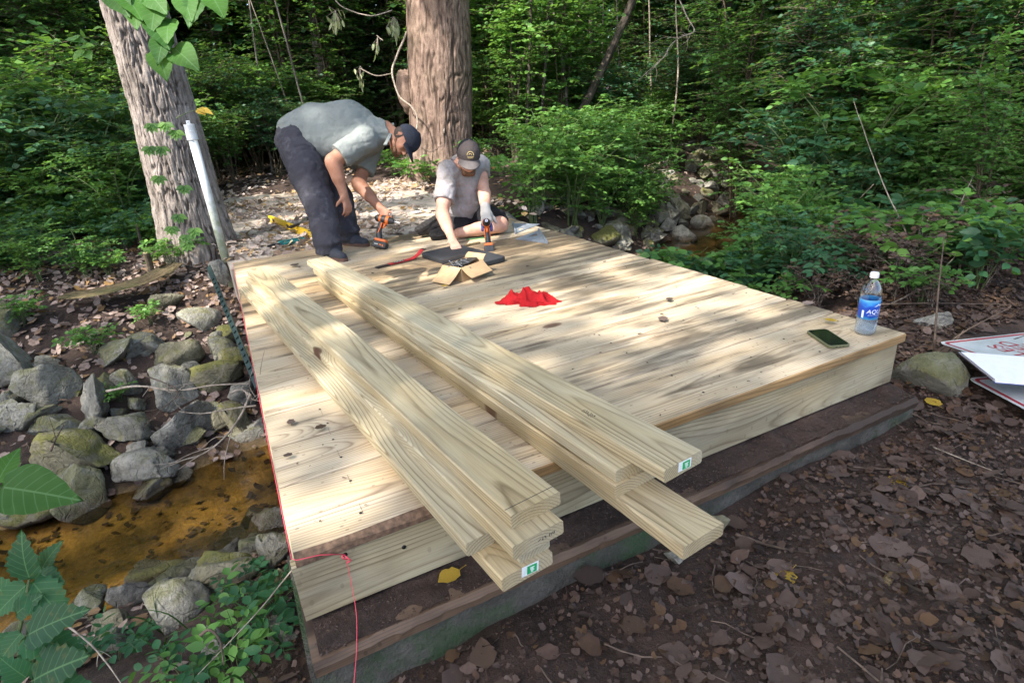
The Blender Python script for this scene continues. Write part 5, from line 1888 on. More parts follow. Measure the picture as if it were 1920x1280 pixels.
M['skin1'] = skin_mat('tanned skin', (0.27, 0.13, 0.082), (0.36, 0.185, 0.125))
M['skin2'] = skin_mat('fair ruddy skin', (0.44, 0.23, 0.16), (0.58, 0.34, 0.255))
M['hair1'] = plain('cropped dark hair', (0.035, 0.022, 0.016), 0.8, var=0.3, scale=160, bump=0.6)
M['beard'] = plain('reddish beard', (0.16, 0.075, 0.035), 0.8, var=0.3, scale=160, bump=0.6)
M['shirt1'] = cloth_mat('sage grey work shirt', (0.205, 0.225, 0.215))
M['trousers1'] = cloth_mat('dusty charcoal work trousers', (0.048, 0.047, 0.058), (0.20, 0.20, 0.23))
M['cap1'] = cloth_mat('navy cap', (0.018, 0.022, 0.034))
M['shoe1'] = cloth_mat('slate shoe', (0.045, 0.05, 0.062), (0.12, 0.12, 0.13))
M['sole'] = plain('brown rubber sole', (0.10, 0.05, 0.035), 0.7)
M['shirt2'] = cloth_mat('soiled pale grey tee', (0.30, 0.285, 0.295), None, (0.15, 0.12, 0.075), 0.6)
M['shorts2'] = cloth_mat('black shorts', (0.014, 0.014, 0.017))
M['cap2'] = cloth_mat('faded grey-brown cap', (0.075, 0.062, 0.06), (0.12, 0.10, 0.095))
M['cap2b'] = cloth_mat('black mesh of cap', (0.012, 0.013, 0.017))
M['bill2'] = cloth_mat('worn grey bill', (0.13, 0.115, 0.11), (0.20, 0.18, 0.17))
M['boot2'] = cloth_mat('dark work boot', (0.03, 0.028, 0.028), (0.07, 0.065, 0.06))
M['glove'] = cloth_mat('grey knit glove', (0.36, 0.34, 0.32))
M['glove_blue'] = plain('blue glove coating', (0.03, 0.055, 0.22), 0.5)
M['emblem'] = plain('tan cap emblem', (0.50, 0.38, 0.17), 0.7, var=0.05)
M['lace'] = plain('pale lace', (0.55, 0.55, 0.55), 0.7, var=0.03)


def cap(person, c, ax, sc, matf, matb, matbill, open_back=False, tilt=0.0, emblem=False):
    """A baseball cap: crown of panels, bill, button. ax rows: side, face, up of the head."""
    s, f, u = ax
    o = lambda a, b, q: np.array(c) + sc * (s * a + f * b + u * q)
    n, m = 40, 14
    vs, fs = [], []
    for i in range(m + 1):
        th = (i / m) * math.pi / 2 * 1.04
        for k in range(n):
            a = 2 * math.pi * k / n
            seam = 1 - 0.012 * (abs(math.cos(a * 3)) > .985)
            rx, ry = 0.086 * math.sin(th) * seam, 0.110 * math.sin(th) * seam
            vs.append(o(rx * math.cos(a), -0.004 + ry * math.sin(a), 0.032 + 0.098 * math.cos(th) * (1 - 0.08 * (math.sin(a) < -.3)) - 0.010 * (i == m)))
    for i in range(m):
        for k in range(n):
            fs.append((i * n + k, i * n + (k + 1) % n, (i + 1) * n + (k + 1) % n, (i + 1) * n + k))
    me = mesh('cap', vs, [tuple(reversed(q)) for q in fs], True)
    me.materials.append(matf)
    me.materials.append(matb)
    for p in me.polygons:
        a = 2 * math.pi * (p.vertices[0] % n) / n
        if math.sin(a) < 0.05:
            p.material_index = 1
    cp = wpart('cap', me, None, person)
    w = []
    f2 = []
    nu, nv = 15, 6
    for top in (0, 1):
        for i in range(nu):
            q = -1 + 2 * i / (nu - 1)
            for j in range(nv):
                r_ = j / (nv - 1)
                a = q * 1.05
                bx = 0.083 * math.sin(a)
                by = 0.106 * math.cos(a)
                ex = 0.088 * q * (1 - 0.06 * q * q)
                ey = by + 0.075 * math.sqrt(max(0, 1 - (q * 0.96) ** 2)) + 0.004
                x, y = bx + (ex - bx) * r_, by + (ey - by) * r_
                z_ = 0.026 - 0.020 * r_ - 0.016 * (x / .085) ** 2 + 0.004 * top
                w.append(o(x, y, z_))
    g = nu * nv
    for i in range(nu - 1):
        for j in range(nv - 1):
            a, b, c_, d = i * nv + j, i * nv + j + 1, (i + 1) * nv + j + 1, (i + 1) * nv + j
            f2.append((a, b, c_, d))
            f2.append((g + a, g + d, g + c_, g + b))
    for i in range(nu - 1):
        f2.append((i * nv + nv - 1, g + i * nv + nv - 1, g + (i + 1) * nv + nv - 1, (i + 1) * nv + nv - 1))
    wpart('cap_bill', mesh('cap_bill', w, f2, True), matbill, person)
    wpart('cap_button', mesh('cap_button', *lathe_at(o(0, -.004, 0.128), u, [(0.009 * sc, 0), (0.007 * sc, .004), (0, .006)])), matf, person)
    if emblem:
        def surf(x, z_):
            th = math.acos(max(-1, min(1, (z_ - 0.032) / 0.098)))
            ry = 0.110 * math.sin(th)
            rx = 0.086 * math.sin(th)
            return o(x, -0.004 + ry * math.sqrt(max(0.02, 1 - (x / max(rx, .01)) ** 2)) + 0.0022, z_)
        parts = []
        arc = [surf(0.024 * math.cos(a), 0.068 + 0.024 * math.sin(a)) for a in np.linspace(0.0, math.pi, 12)]
        parts.append(tube(arc, 0.0026 * sc, 5))
        for row, zz, hw in ((0, 0.060, .026), (1, 0.052, .022)):
            xs_ = np.linspace(-hw, hw, 7)
            for i in range(6):
                parts.append(tube([surf(xs_[i] + .0012, zz - .0026), surf(xs_[i] + .0024, zz + .0026), surf(xs_[i + 1] - .0012, zz + .0020 * (i % 2) - .001)], 0.0015 * sc, 4))
        parts.append(tube([surf(-.010, .072), surf(-.004, .079), surf(.005, .080), surf(.012, .073)], 0.0022 * sc, 4))
        wpart('cap_emblem', mesh('cap_emblem', *cat_mesh(parts)), M['emblem'], person)
    return o


def lathe_at(p, axis, prof, sides=14):
    a, b, c_ = frame3(axis, (0, 1, 0.2))
    v, f = lathe(prof, sides)
    return np.array(p) + v[:, :1] * b + v[:, 1:2] * c_ + v[:, 2:3] * a, f


def shoe(person, heel, toe, up=(0, 0, 1), mat='shoe1', h=0.007, sc=1.0, name='shoe', ankle=None, laces=True):
    heel, toe, up = (np.array(k, float) for k in (heel, toe, up))
    d, b, u = frame3(toe - heel, up)
    ln = np.linalg.norm(toe - heel)
    c = Clay(np.minimum(heel, toe) - .16, np.maximum(heel, toe) + .2, h)
    c.chain([heel + d * .035 + u * .045, heel + d * ln * .5 + u * .040, heel + d * (ln - .045) + u * .030], [.040, .044, .036], .03, (b, 0.92))
    c.limb(heel + d * .05 + u * .05, heel + d * .055 + u * .11, .046, .048, .03)
    c.limb(heel + d * .09 + u * .07, heel + d * ln * .6 + u * .045, .042, .034, .02)
    c.cut(heel + u * .018, -u, near=(heel + toe) / 2, rad=.4)
    s_ = wpart(name, c.mesh(name), M[mat], person)
    out = []
    for q in np.linspace(0, 2 * math.pi, 28, endpoint=False):
        x = ln / 2 + (ln / 2) * math.cos(q) * 1.0
        w = 0.043 * (abs(math.sin(q)) ** .75) * (1 if math.sin(q) > 0 else -1) * (1.08 if math.cos(q) > .2 else .9)
        out.append((x, w))
    v, f = prism(out, 0.0, 0.026)
    v = heel + v[:, :1] * d + v[:, 1:2] * b + v[:, 2:3] * u
    wpart('sole', mesh('sole', v, f), M['sole'], s_)
    if laces:
        parts = [tube([heel + d * (ln * (.42 + .09 * i)) + u * (.092 - .013 * i) + b * .026, heel + d * (ln * (.44 + .09 * i)) + u * (.099 - .014 * i), heel + d * (ln * (.46 + .09 * i)) + u * (.092 - .013 * i) - b * .026], .0032, 5) for i in range(4)]
        wpart('laces', mesh('laces', *cat_mesh(parts)), M['lace'], s_)
    return s_


# ---- the man bent over at the left, cordless driver in his left hand
H1 = 0.0075
m1 = thing('person', 'worker bent double in grey shirt, dark trousers and navy cap, holding a cordless driver', 'person', (0.80, 3.35, 0.0))
hipR, hipL = far(556, 268, 4.60), far(572, 262, 4.88)
kneeR, kneeL = far(602, 388, 4.46), far(634, 372, 4.80)
ankR, ankL = far(618, 474, 4.42), far(654, 452, 4.83)
ankR[2], ankL[2] = 0.10, 0.10
pel = (hipR + hipL) / 2 + np.array([0, 0, .01])
waist = far(590, 236, 4.72)
chest = far(655, 240, 4.70)
shR, shL = far(684, 262, 4.47), far(700, 262, 4.88)
elR, elL = far(624, 302, 4.36), far(672, 344, 4.78)
wrR, wrL = far(645, 366, 4.42), far(714, 392, 4.66)
neck0, hd = far(722, 243, 4.66), far(757, 264, 4.62)
right_, down_ = RM[0], RM[1]
up1 = right_ * .90 - down_ * .34
face1 = right_ * .34 + down_ * .88 - RM[2] * .16
lo1, hi1 = np.array([-.25, 2.3, -.05]), np.array([1.75, 4.6, 1.45])
allp = np.array([hipR, hipL, kneeR, kneeL, ankR, ankL, waist, chest, shR, shL, elR, elL, wrR, wrL, neck0, hd])
lo1, hi1 = allp.min(0) - .36, allp.max(0) + .36
lo1[2] = -0.02
B = Clay(lo1, hi1, H1)
B.ball(pel - np.array([0, 0, .04]), [.13, .14, .12], None, .04)
dn_ = np.array([0, 0, .05])
B.limb(pel, waist - dn_, .11, .125, .04).limb(waist - dn_, chest - dn_, .125, .13, .04)
B.limb(shR, shL, .075, .075, .05)
B.chain([hipR, kneeR, ankR], [.105, .068, .045], .04).chain([hipL, kneeL, ankL], [.105, .068, .045], .04)
B.chain([shR, elR, wrR], [.068, .052, .034], .03).chain([shL, elL, wrL], [.068, .052, .034], .03)
B.limb(shR + (elR - shR) * .35, shR + (elR - shR) * .75, .064, .058, .03)
B.limb(elR + (wrR - elR) * .12, elR + (wrR - elR) * .5, .054, .045, .03).limb(elL + (wrL - elL) * .12, elL + (wrL - elL) * .5, .053, .043, .03)
B.limb(neck0, hd - up1 * .03, .070, .064, .04)
ax1, o1 = head(B, hd, up1, face1, 1.0)
hand(B, wrR, far(655, 396, 4.44) - wrR, -right_ * .8 + RM[2] * .5, .19, (.45, .5, .4), -1)
grip1 = far(718, 408, 4.63)
hand(B, wrL, grip1 - wrL + right_ * .02, right_ * .5 + down_ * .45 + RM[2] * .25, .19, (.9, 1.0, .7), 1, thumb_dir=right_ * .8 + down_ * .5 - RM[2] * .4)
body1 = wpart('body', B.mesh('body', 2), M['skin1'], m1)
# hair, beard
Hc = Clay(hd - .2, hd + .2, .006)
Hc.ball(o1(0, -.020, .000), [.083, .100, .088], ax1, .01)
Hc.cut(o1(0, .005, 0), ax1[1], near=hd, rad=.2).cut(o1(0, -.05, -.105), -ax1[2], near=hd, rad=.2)
wpart('hair', Hc.mesh('hair'), M['hair1'], m1)
Bc = Clay(hd - .2, hd + .2, .006)
for q in (-1, 1):
    Bc.limb(o1(.066 * q, .005, -.050), o1(.030 * q, .072, -.098), .014, .018, .02)
Bc.limb(o1(-.03, .072, -.1), o1(.03, .072, -.1), .020, .020, .02).limb(o1(-.02, .092, -.052), o1(.02, .092, -.052), .006, .006, .01)
wpart('beard', Bc.mesh('beard'), M['beard'], m1)
cap(m1, hd, ax1, 1.11, M['cap1'], M['cap1'], M['cap1'])
# shirt
S = Clay(lo1, hi1, H1)
rump = far(531, 236, 4.74)
S.ball(far(557, 246, 4.74), [.165, .18, .145], None, .05)
S.chain([far(566, 252, 4.72), waist - np.array([0, 0, .03]), chest - np.array([0, 0, .004]), far(694, 250, 4.68)], [.168, .195, .21, .14], .05)
S.chain([far(600, 262, 4.68), far(655, 272, 4.66)], [.20, .16], .05)
S.limb(shR, shL, .100, .100, .08)
for a_, e_, hem in ((shR, elR, .80), (shL, elL, .74)):
    V = Clay(lo1, hi1, H1)
    V.limb(a_, a_ + (e_ - a_) * (hem + .2), .098, .096, .035)
    V.cut(a_ + (e_ - a_) * hem, e_ - a_, near=a_ + (e_ - a_) * (hem + .3), rad=.25)
    S.merge(V, .03)
S.limb(far(712, 248, 4.66), far(735, 250, 4.64), .098, .086, .04)
S.cut(far(731, 250, 4.64), up1, near=far(741, 254, 4.64), rad=.14)
hem_n = np.cross(far(612, 312, 4.60) - far(519, 240, 4.74), RM[2])
hem_n = hem_n if hem_n @ (pel - chest) > 0 else -hem_n
S.cut(far(528, 250, 4.70), hem_n, near=far(560, 300, 4.70), rad=.42)
S.wrinkle(.0045, (8, 8, 12), 3.0)
S.wrinkle(.0028, (20, 20, 27), 7.0)
wpart('shirt', S.mesh('shirt'), M['shirt1'], m1)
col = wpart('collar', mesh('collar', *tube(curve_pts([far(722, 272, 4.50), far(730, 256, 4.56), far(735, 238, 4.64), far(736, 232, 4.72)], 12), np.linspace(.018, .016, 12), 8, True, .45), True), M['shirt1'], m1)
# trousers
T = Clay(lo1, hi1, H1)
T.ball(far(560, 266, 4.74), [.185, .20, .165], None, .05)
T.chain([far(562, 260, 4.74), far(582, 250, 4.72)], [.175, .175], .05)
for h_, k_, a_, r3_ in ((hipR, kneeR, ankR, .112), (hipL, kneeL, ankL, .105)):
    T.chain([h_ - np.array([0, 0, .03]), h_ + (k_ - h_) * .5, k_, k_ + (a_ - k_) * .55, a_ + np.array([0, 0, -.035])], [.152, .145, .118, .108, r3_ - .012], .04)
    T.ball(a_ + np.array([0.0, 0, .03]), [.105, .11, .06], None, .03)
    T.cut(a_ - np.array([0, 0, .055]), (0, 0, -1), near=a_, rad=.3)
T.wrinkle(.0075, (10, 10, 15), 9.0)
T.wrinkle(.0032, (21, 21, 30), 5.0)
T.cut(far(548, 250, 4.7), (waist - pel) + np.array([0, 0, .05]), near=far(600, 236, 4.72), rad=.22)
wpart('trousers', T.mesh('trousers'), M['trousers1'], m1)
dR = far(684, 503, 4.16) - far(606, 486, 4.55)
dR[2] = 0
dR /= np.linalg.norm(dR)
hR = np.array([ankR[0], ankR[1], 0.001]) - dR * .075
shoe(m1, hR, hR + dR * .305)
dL = far(702, 464, 4.72) - far(640, 458, 4.9)
dL[2] = 0
dL /= np.linalg.norm(dL)
hL = np.array([ankL[0], ankL[1], 0.001]) - dL * .075
shoe(m1, hL, hL + dL * .30)

# ---- the man kneeling at the right, driver in his gloved left hand
H2 = 0.0072
m2 = thing('person', 'kneeling worker in soiled grey tee and dark ball cap reaching for screws', 'person', (1.65, 3.25, 0.0))
hip2R, hip2L = far(852, 408, 5.04), far(888, 408, 5.06)
kn2R, kn2L = far(868, 430, 4.84), far(938, 421, 4.76)
an2R, an2L = far(822, 424, 4.98), far(860, 437, 4.72)
pel2 = (hip2R + hip2L) / 2
wst2 = far(868, 378, 4.94)
che2 = far(868, 338, 4.83)
sh2R, sh2L = far(840, 322, 4.64), far(899, 310, 4.88)
el2R, el2L = far(829, 400, 4.55), far(908, 362, 4.72)
wr2R, wr2L = far(848, 449, 4.33), far(911, 397, 4.50)
nk2, hd2 = far(866, 308, 4.74), far(878, 294, 4.60)
up2 = -down_ * .66 - RM[2] * .74 + right_ * .12
face2 = down_ * .76 - RM[2] * .62 + right_ * .16
allp = np.array([hip2R, hip2L, kn2R, kn2L, an2R, an2L, wst2, sh2R, sh2L, el2R, el2L, wr2R, wr2L, hd2])
lo2, hi2 = allp.min(0) - .3, allp.max(0) + .3
lo2[2] = -.01
B = Clay(lo2, hi2, H2)
B.ball(pel2, [.15, .15, .13], None, .05)
B.chain([pel2, wst2, che2], [.14, .14, .145], .06)
B.limb(sh2R, sh2L, .068, .068, .07)
B.chain([hip2R, kn2R, an2R], [.095, .062, .042], .03).chain([hip2L, kn2L, an2L], [.098, .062, .042], .03)
B.limb(kn2L + (an2L - kn2L) * .2, kn2L + (an2L - kn2L) * .55, .052, .050, .03)
B.chain([sh2R, el2R, wr2R], [.062, .047, .031], .03).chain([sh2L, el2L, wr2L], [.060, .046, .031], .03)
B.limb(sh2R + (el2R - sh2R) * .3, sh2R + (el2R - sh2R) * .75, .058, .052, .03)
B.limb(el2R + (wr2R - el2R) * .12, el2R + (wr2R - el2R) * .5, .049, .041, .03).limb(el2L + (wr2L - el2L) * .12, el2L + (wr2L - el2L) * .5, .048, .040, .03)
B.limb(nk2, hd2 - up2 * .04, .062, .058, .04)
ax2, o2 = head(B, hd2, up2, face2, 1.0)
hand(B, wr2R, far(858, 470, 4.25) - wr2R, -right_ * .25 + down_ * .25 + RM[2] * .9, .185, (.12, .25, .25), -1, spread=.05, thumb_dir=right_ * .75 + down_ * .9 + RM[2] * .2)
grip2 = far(913, 424, 4.36)
fd2 = far(914, 424, 4.40) - wr2L
hand(B, wr2L, fd2, down_ * .75 - RM[2] * .15, .185, (.8, .9, .6), 1)
body2 = wpart('body', B.mesh('body', 2), M['skin2'], m2)
Hc = Clay(hd2 - .2, hd2 + .2, .006)
Hc.ball(o2(0, -.020, .000), [.082, .098, .086], ax2, .01)
Hc.cut(o2(0, .010, 0), ax2[1], near=hd2, rad=.2).cut(o2(0, -.05, -.055), -ax2[2], near=hd2, rad=.2)
wpart('hair', Hc.mesh('hair'), M['beard'], m2)
Bc = Clay(hd2 - .2, hd2 + .2, .006)
for q in (-1, 1):
    Bc.limb(o2(.066 * q, .005, -.050), o2(.030 * q, .072, -.100), .014, .020, .02)
Bc.limb(o2(-.03, .074, -.104), o2(.03, .074, -.104), .024, .024, .02).limb(o2(-.02, .092, -.052), o2(.02, .092, -.052), .007, .007, .01)
wpart('beard', Bc.mesh('beard'), M['beard'], m2)
cap(m2, hd2, ax2, 1.10, M['cap2'], M['cap2b'], M['bill2'], emblem=True)
S = Clay(lo2, hi2, H2)
S.chain([pel2 + np.array([0, 0, .02]), wst2, che2], [.165, .172, .172], .05)
S.chain([wst2 + np.array([.0, 0, -.02]) - RM[2] * .03, che2 - RM[2] * .02], [.165, .15], .05)
S.limb(sh2R, sh2L, .088, .088, .075)
for a_, e_, hem, rr in ((sh2R, el2R, .72, .086), (sh2L, el2L, .38, .080)):
    V = Clay(lo2, hi2, H2)
    V.limb(a_, a_ + (e_ - a_) * (hem + .2), rr + .004, rr, .035)
    V.cut(a_ + (e_ - a_) * hem, e_ - a_, near=a_ + (e_ - a_) * (hem + .3), rad=.25)
    S.merge(V, .03)
S.limb(che2 + (nk2 - che2) * .5, nk2 + (hd2 - nk2) * .2, .12, .082, .05)
S.cut(nk2 + (hd2 - nk2) * .12, hd2 - nk2, near=nk2 + (hd2 - nk2) * .5, rad=.115)
S.cut(pel2 + np.array([0, 0, .0]), pel2 - wst2, near=pel2, rad=.3)
S.wrinkle(.006, (10, 10, 16), 23.0)
S.wrinkle(.003, (22, 22, 30), 13.0)
wpart('shirt', S.mesh('shirt'), M['shirt2'], m2)
T = Clay(lo2, hi2, H2)
T.ball(pel2 - np.array([0, 0, .01]), [.17, .175, .14], None, .05)
T.chain([hip2L, hip2L + (kn2L - hip2L) * .5 + np.array([0, 0, .03]), hip2L + (kn2L - hip2L) * 1.0 + np.array([0, 0, .022])], [.12, .108, .094], .04)
T.chain([hip2R, hip2R + (kn2R - hip2R) * .5, hip2R + (kn2R - hip2R) * 1.0], [.125, .11, .088], .04)
n_ = kn2L - hip2L
T.cut(hip2L + n_ * .97, n_, near=hip2L + n_ * 1.25, rad=.17)
n_ = kn2R - hip2R
T.limb(kn2R, kn2R + (an2R - kn2R) * .75, .075, .064, .03)
T.wrinkle(.007, (9, 9, 12), 31.0)
T.cut((0, 0, .004), (0, 0, -1), near=pel2 - np.array([0, 0, .15]), rad=.6)
wpart('shorts', T.mesh('shorts'), M['shorts2'], m2)


def boot(person, ankle, toe, sole_n, sc=1.0):
    """A work boot lying on its side or toe: shaft, foot and a lugged sole whose face looks along sole_n."""
    ankle, toe, n_ = (np.array(k, float) for k in (ankle, toe, sole_n))
    d = toe - ankle
    ln = np.linalg.norm(d)
    d /= ln
    n_ = n_ - d * (n_ @ d)
    n_ /= np.linalg.norm(n_)
    b = np.cross(n_, d)
    c = Clay(np.minimum(ankle, toe) - .2, np.maximum(ankle, toe) + .2, .007)
    c.chain([ankle - d * .03, ankle + d * ln * .5 + n_ * .012, toe - d * .04 + n_ * .020], [.052, .050, .040], .03)
    c.limb(ankle, ankle - n_ * .12, .056, .054, .03)
    bt_ = wpart('boot', c.mesh('boot'), M['boot2'], person)
    out = []
    for q in np.linspace(0, 2 * math.pi, 30, endpoint=False):
        x = -.05 + (ln + .06) * (.5 + .5 * math.cos(q))
        out.append((x, .050 * (abs(math.sin(q)) ** .7) * (1 if math.sin(q) > 0 else -1) * (1.1 if math.cos(q) > .1 else .88)))
    v, f = prism(out, 0.038, 0.064)
    parts = [(ankle + v[:, :1] * d + v[:, 1:2] * b + v[:, 2:3] * n_, f)]
    for i in range(9):
        x = -.03 + (ln + .02) * i / 8
        if .08 < x < .12:
            continue
        for q in (-1, 1):
            bx = box((0, 0, 0), (.012, .030, .006), None)
            parts.append((ankle + (bx[0][:, :1] + x) * d + (bx[0][:, 1:2] + q * .020) * b + (bx[0][:, 2:3] + .066) * n_, bx[1]))
    wpart('boot_sole', mesh('boot_sole', *cat_mesh(parts)), M['boot2'], bt_)


boot(m2, far(826, 416, 4.93), far(786, 442, 4.90), -right_ * .55 + RM[2] * -.55 - down_ * .45)
boot(m2, far(846, 440, 4.84), far(808, 450, 4.78), -right_ * .35 - RM[2] * .75 - down_ * .35)
G = Clay(wr2L - .2, wr2L + .22, .006)
hand(G, wr2L, fd2, down_ * .75 - RM[2] * .15, .195, (.8, .9, .6), 1, fat=1.28)
G.limb(wr2L - fd2 * .35, wr2L + fd2 * .2, .040, .040, .02)
gl_ = wpart('glove', G.mesh('glove'), M['glove'], m2)
G2 = Clay(grip2 - .12, grip2 + .12, .005)
G2.limb(grip2 + right_ * .030 - down_ * .01, grip2 + right_ * .034 + down_ * .03, .015, .012, .02).limb(grip2 - right_ * .030 - down_ * .01, grip2 - right_ * .034 + down_ * .03, .015, .012, .02)
wpart('glove_coating', G2.mesh('glove_coating'), M['glove_blue'], gl_)

# ------------------------------------------------------------------ the two cordless drivers
M['orange'] = plain('orange tool plastic', (0.62, 0.13, 0.018), 0.42, var=0.06)
M['tool_black'] = plain('black tool plastic', (0.018, 0.018, 0.02), 0.5, var=0.2)
M['steel'] = plain('bright steel', (0.5, 0.5, 0.52), 0.3, 0.9, var=0.1)


def driver(label, centre, fwd, down, batt_gap=0.19):
    """Cordless impact driver: motor housing, nose, bit, handle with orange inlay, trigger, battery."""
    f, b, u = frame3(fwd, -np.array(down, float))
    c = np.array(centre, float)
    o = lambda x, y, z_: c + f * x + b * y + u * z_
    t_ = thing('cordless_driver', label, 'power drill', tuple(c))

    def solid(parts_fn, name, mat, parent, h=.0045):
        k = Clay(c - .36, c + .36, h)
        parts_fn(k)
        return wpart(name, k.mesh(name), M[mat], parent)

    hs = solid(lambda k: k.chain([o(-.058, 0, .002), o(.0, 0, .0), o(.030, 0, 0)], [.029, .032, .030], .01), 'housing', 'tool_black', t_)
    wpart('housing_band', mesh('housing_band', *tube([o(.004, 0, 0), o(.010, 0, 0), o(.028, 0, 0), o(.034, 0, 0)], [.0318, .0335, .0325, .0305], 20)), M['orange'], hs)
    wpart('housing_band', mesh('housing_band', *tube([o(-.046, 0, .001), o(-.040, 0, .001), o(-.028, 0, .001)], [.0295, .0318, .0318], 20)), M['orange'], hs)
    wpart('foot_band', mesh('foot_band', *tube([o(-.028, 0, -.018), o(.020, 0, -.020), o(.034, 0, -.012)], [.020, .019, .012], 10)), M['orange'], hs)
    solid(lambda k: k.limb(o(.030, 0, 0), o(.066, 0, 0), .031, .021, .006), 'nose', 'tool_black', t_)
    solid(lambda k: k.limb(o(-.056, 0, .004), o(-.068, 0, .004), .027, .022, .006), 'rear_cap', 'tool_black', t_)
    wpart('collar', mesh('collar', *tube([o(.064, 0, 0), o(.072, 0, 0), o(.086, 0, 0)], [.016, .014, .011], 14)), M['steel'], t_)
    wpart('bit', mesh('bit', *tube([o(.084, 0, 0), o(.128, 0, 0)], [.0036, .0026], 6)), M['steel'], t_)
    hd_ = solid(lambda k: k.chain([o(-.022, 0, -.015), o(-.030, 0, -.075), o(-.022, 0, -.130), o(-.012, 0, -.155)], [.023, .021, .021, .026], .012, (b, .88)), 'handle', 'tool_black', t_)
    for q in (-1, 1):
        wpart('handle_inlay', mesh('handle_inlay', *tube([o(-.012, .019 * q, -.030), o(-.018, .0195 * q, -.075), o(-.030, .018 * q, -.118)], [.006, .005, .004], 6)), M['orange'], hd_)
    solid(lambda k: k.limb(o(.006, 0, -.038), o(.002, 0, -.062), .010, .009, .004), 'trigger', 'orange', t_, .003)
    bx = bevel_mesh('battery_shoe', *box((0, 0, 0), (.098, .062, .022)), .008, 3)
    for nm, me, z_, mt in (('battery_shoe', bx, -.170, 'orange'), ('battery', bevel_mesh('battery', *box((0, 0, 0), (.118, .074, .052)), .009, 3), -.207, 'tool_black')):
        v = np.array([q.co[:] for q in me.vertices])
        me.vertices.foreach_set('co', (o(.006, 0, z_) + v[:, :1] * f + v[:, 1:2] * b + v[:, 2:3] * u).astype(np.float32).ravel())
        me.update()
        bb = wpart(nm, me, M[mt], t_)
    for q in (-1, 1):
        p1 = [box((0, 0, 0), (.020, .001, .010)), box((.020, 0, -.004), (.010, .001, .016))]
        v, f_ = cat_mesh(p1)
        wpart('battery_stripe', mesh('battery_stripe', o(.020, .0378 * q, -.207) + v[:, :1] * f + v[:, 1:2] * b + v[:, 2:3] * u, f_), M['orange'], bb)
        p1 = [box((-.028 + .006 * i, 0, 0), (.004, .001, .006 if i % 2 else .008)) for i in range(5)]
        v, f_ = cat_mesh(p1)
        wpart('battery_print', mesh('battery_print', o(0, .0378 * q, -.207) + v[:, :1] * f + v[:, 1:2] * b + v[:, 2:3] * u, f_), M['tag_text'], bb)
    return t_


driver('orange and black cordless driver hanging from the bent worker\'s hand', far(722, 412, 4.60), right_ * .96 + down_ * .22 - RM[2] * .12, down_ * .98 - right_ * .10)
driver('orange and black cordless driver standing on the black pad, nose towards the camera', far(912, 419, 4.33), -RM[2] * .93 + np.array([0, 0, .05]) + right_ * .05, (0, 0, -1))
# ------------------------------------------------------------------ things lying on the deck
M['red_paint'] = plain('worn red paint', (0.36, 0.018, 0.022), 0.45, var=0.15)
M['dark_steel'] = plain('dark bare steel', (0.075, 0.055, 0.05), 0.5, 0.6, var=0.25)
M['foam'] = plain('black foam', (0.022, 0.024, 0.028), 0.75, var=0.15, scale=120, bump=0.4)
M['card'] = plain('brown cardboard', (0.40, 0.27, 0.145), 0.85, var=0.06)
M['card_in'] = plain('dark box inside', (0.05, 0.04, 0.035), 0.85, var=0.1)
M['alu'] = plain('grey cast aluminium', (0.22, 0.25, 0.29), 0.6, 0.3, var=0.12)
M['red_cloth'] = cloth_mat('red shop rag', (0.27, 0.006, 0.009))
M['pink_string'] = plain('pink mason string', (0.75, 0.07, 0.11), 0.6, var=0.05)

p0, p1 = at(705, 500, 0.012), at(793, 479, 0.012)
d = p1 - p0
ln, ang = float(np.linalg.norm(d[:2])), math.atan2(d[1], d[0])
pb = thing('pry_bar', 'flat red pry bar with a worn steel end lying on the deck', 'pry bar', ((p0[0] + p1[0]) / 2, (p0[1] + p1[1]) / 2, 0.0), ang)


def strip(xs_, zs, w, th, notch=None):
    vs, fs = [], []
    for i, (x, z_) in enumerate(zip(xs_, zs)):
        for y, q in ((-w[i] / 2, 0), (w[i] / 2, 0), (w[i] / 2, th), (-w[i] / 2, th)):
            vs.append((x, y, z_ + q))
    n = len(xs_)
    for i in range(n - 1):
        for k in range(4):
            fs.append((i * 4 + k, i * 4 + (k + 1) % 4, (i + 1) * 4 + (k + 1) % 4, (i + 1) * 4 + k))
    fs += [(3, 2, 1, 0), tuple(range(n * 4 - 4, n * 4))]
    return np.array(vs), fs


h_ = ln / 2
obj('bar', bevel_mesh('bar', *strip([-h_ + .10, h_ - .10, h_ - .07, h_ - .04, h_ - .01, h_], [.004, .004, .010, .024, .046, .054], [.046] * 4 + [.05, .05], .007), .0015), M['red_paint'], pb)
obj('blade', bevel_mesh('blade', *strip([-h_, -h_ + .05, -h_ + .10], [.001, .004, .004], [.05, .046, .046], .0055), .001), M['dark_steel'], pb)
obj('label', mesh('label', *cat_mesh([box((-.01, 0, .0118), (.085, .034, .0008))])), M['tool_black'], pb)
obj('label_print', mesh('label_print', *cat_mesh([box((-.04 + .012 * i, .004 * (-1) ** i, .0124), (.008, .008, .0006)) for i in range(6)])), M['tag_text'], pb)
for q in (-1, 1):
    obj('claw', bevel_mesh('claw', *box((h_ + .010, .0165 * q, .0585), (.024, .016, .006)), .001), M['dark_steel'], pb)

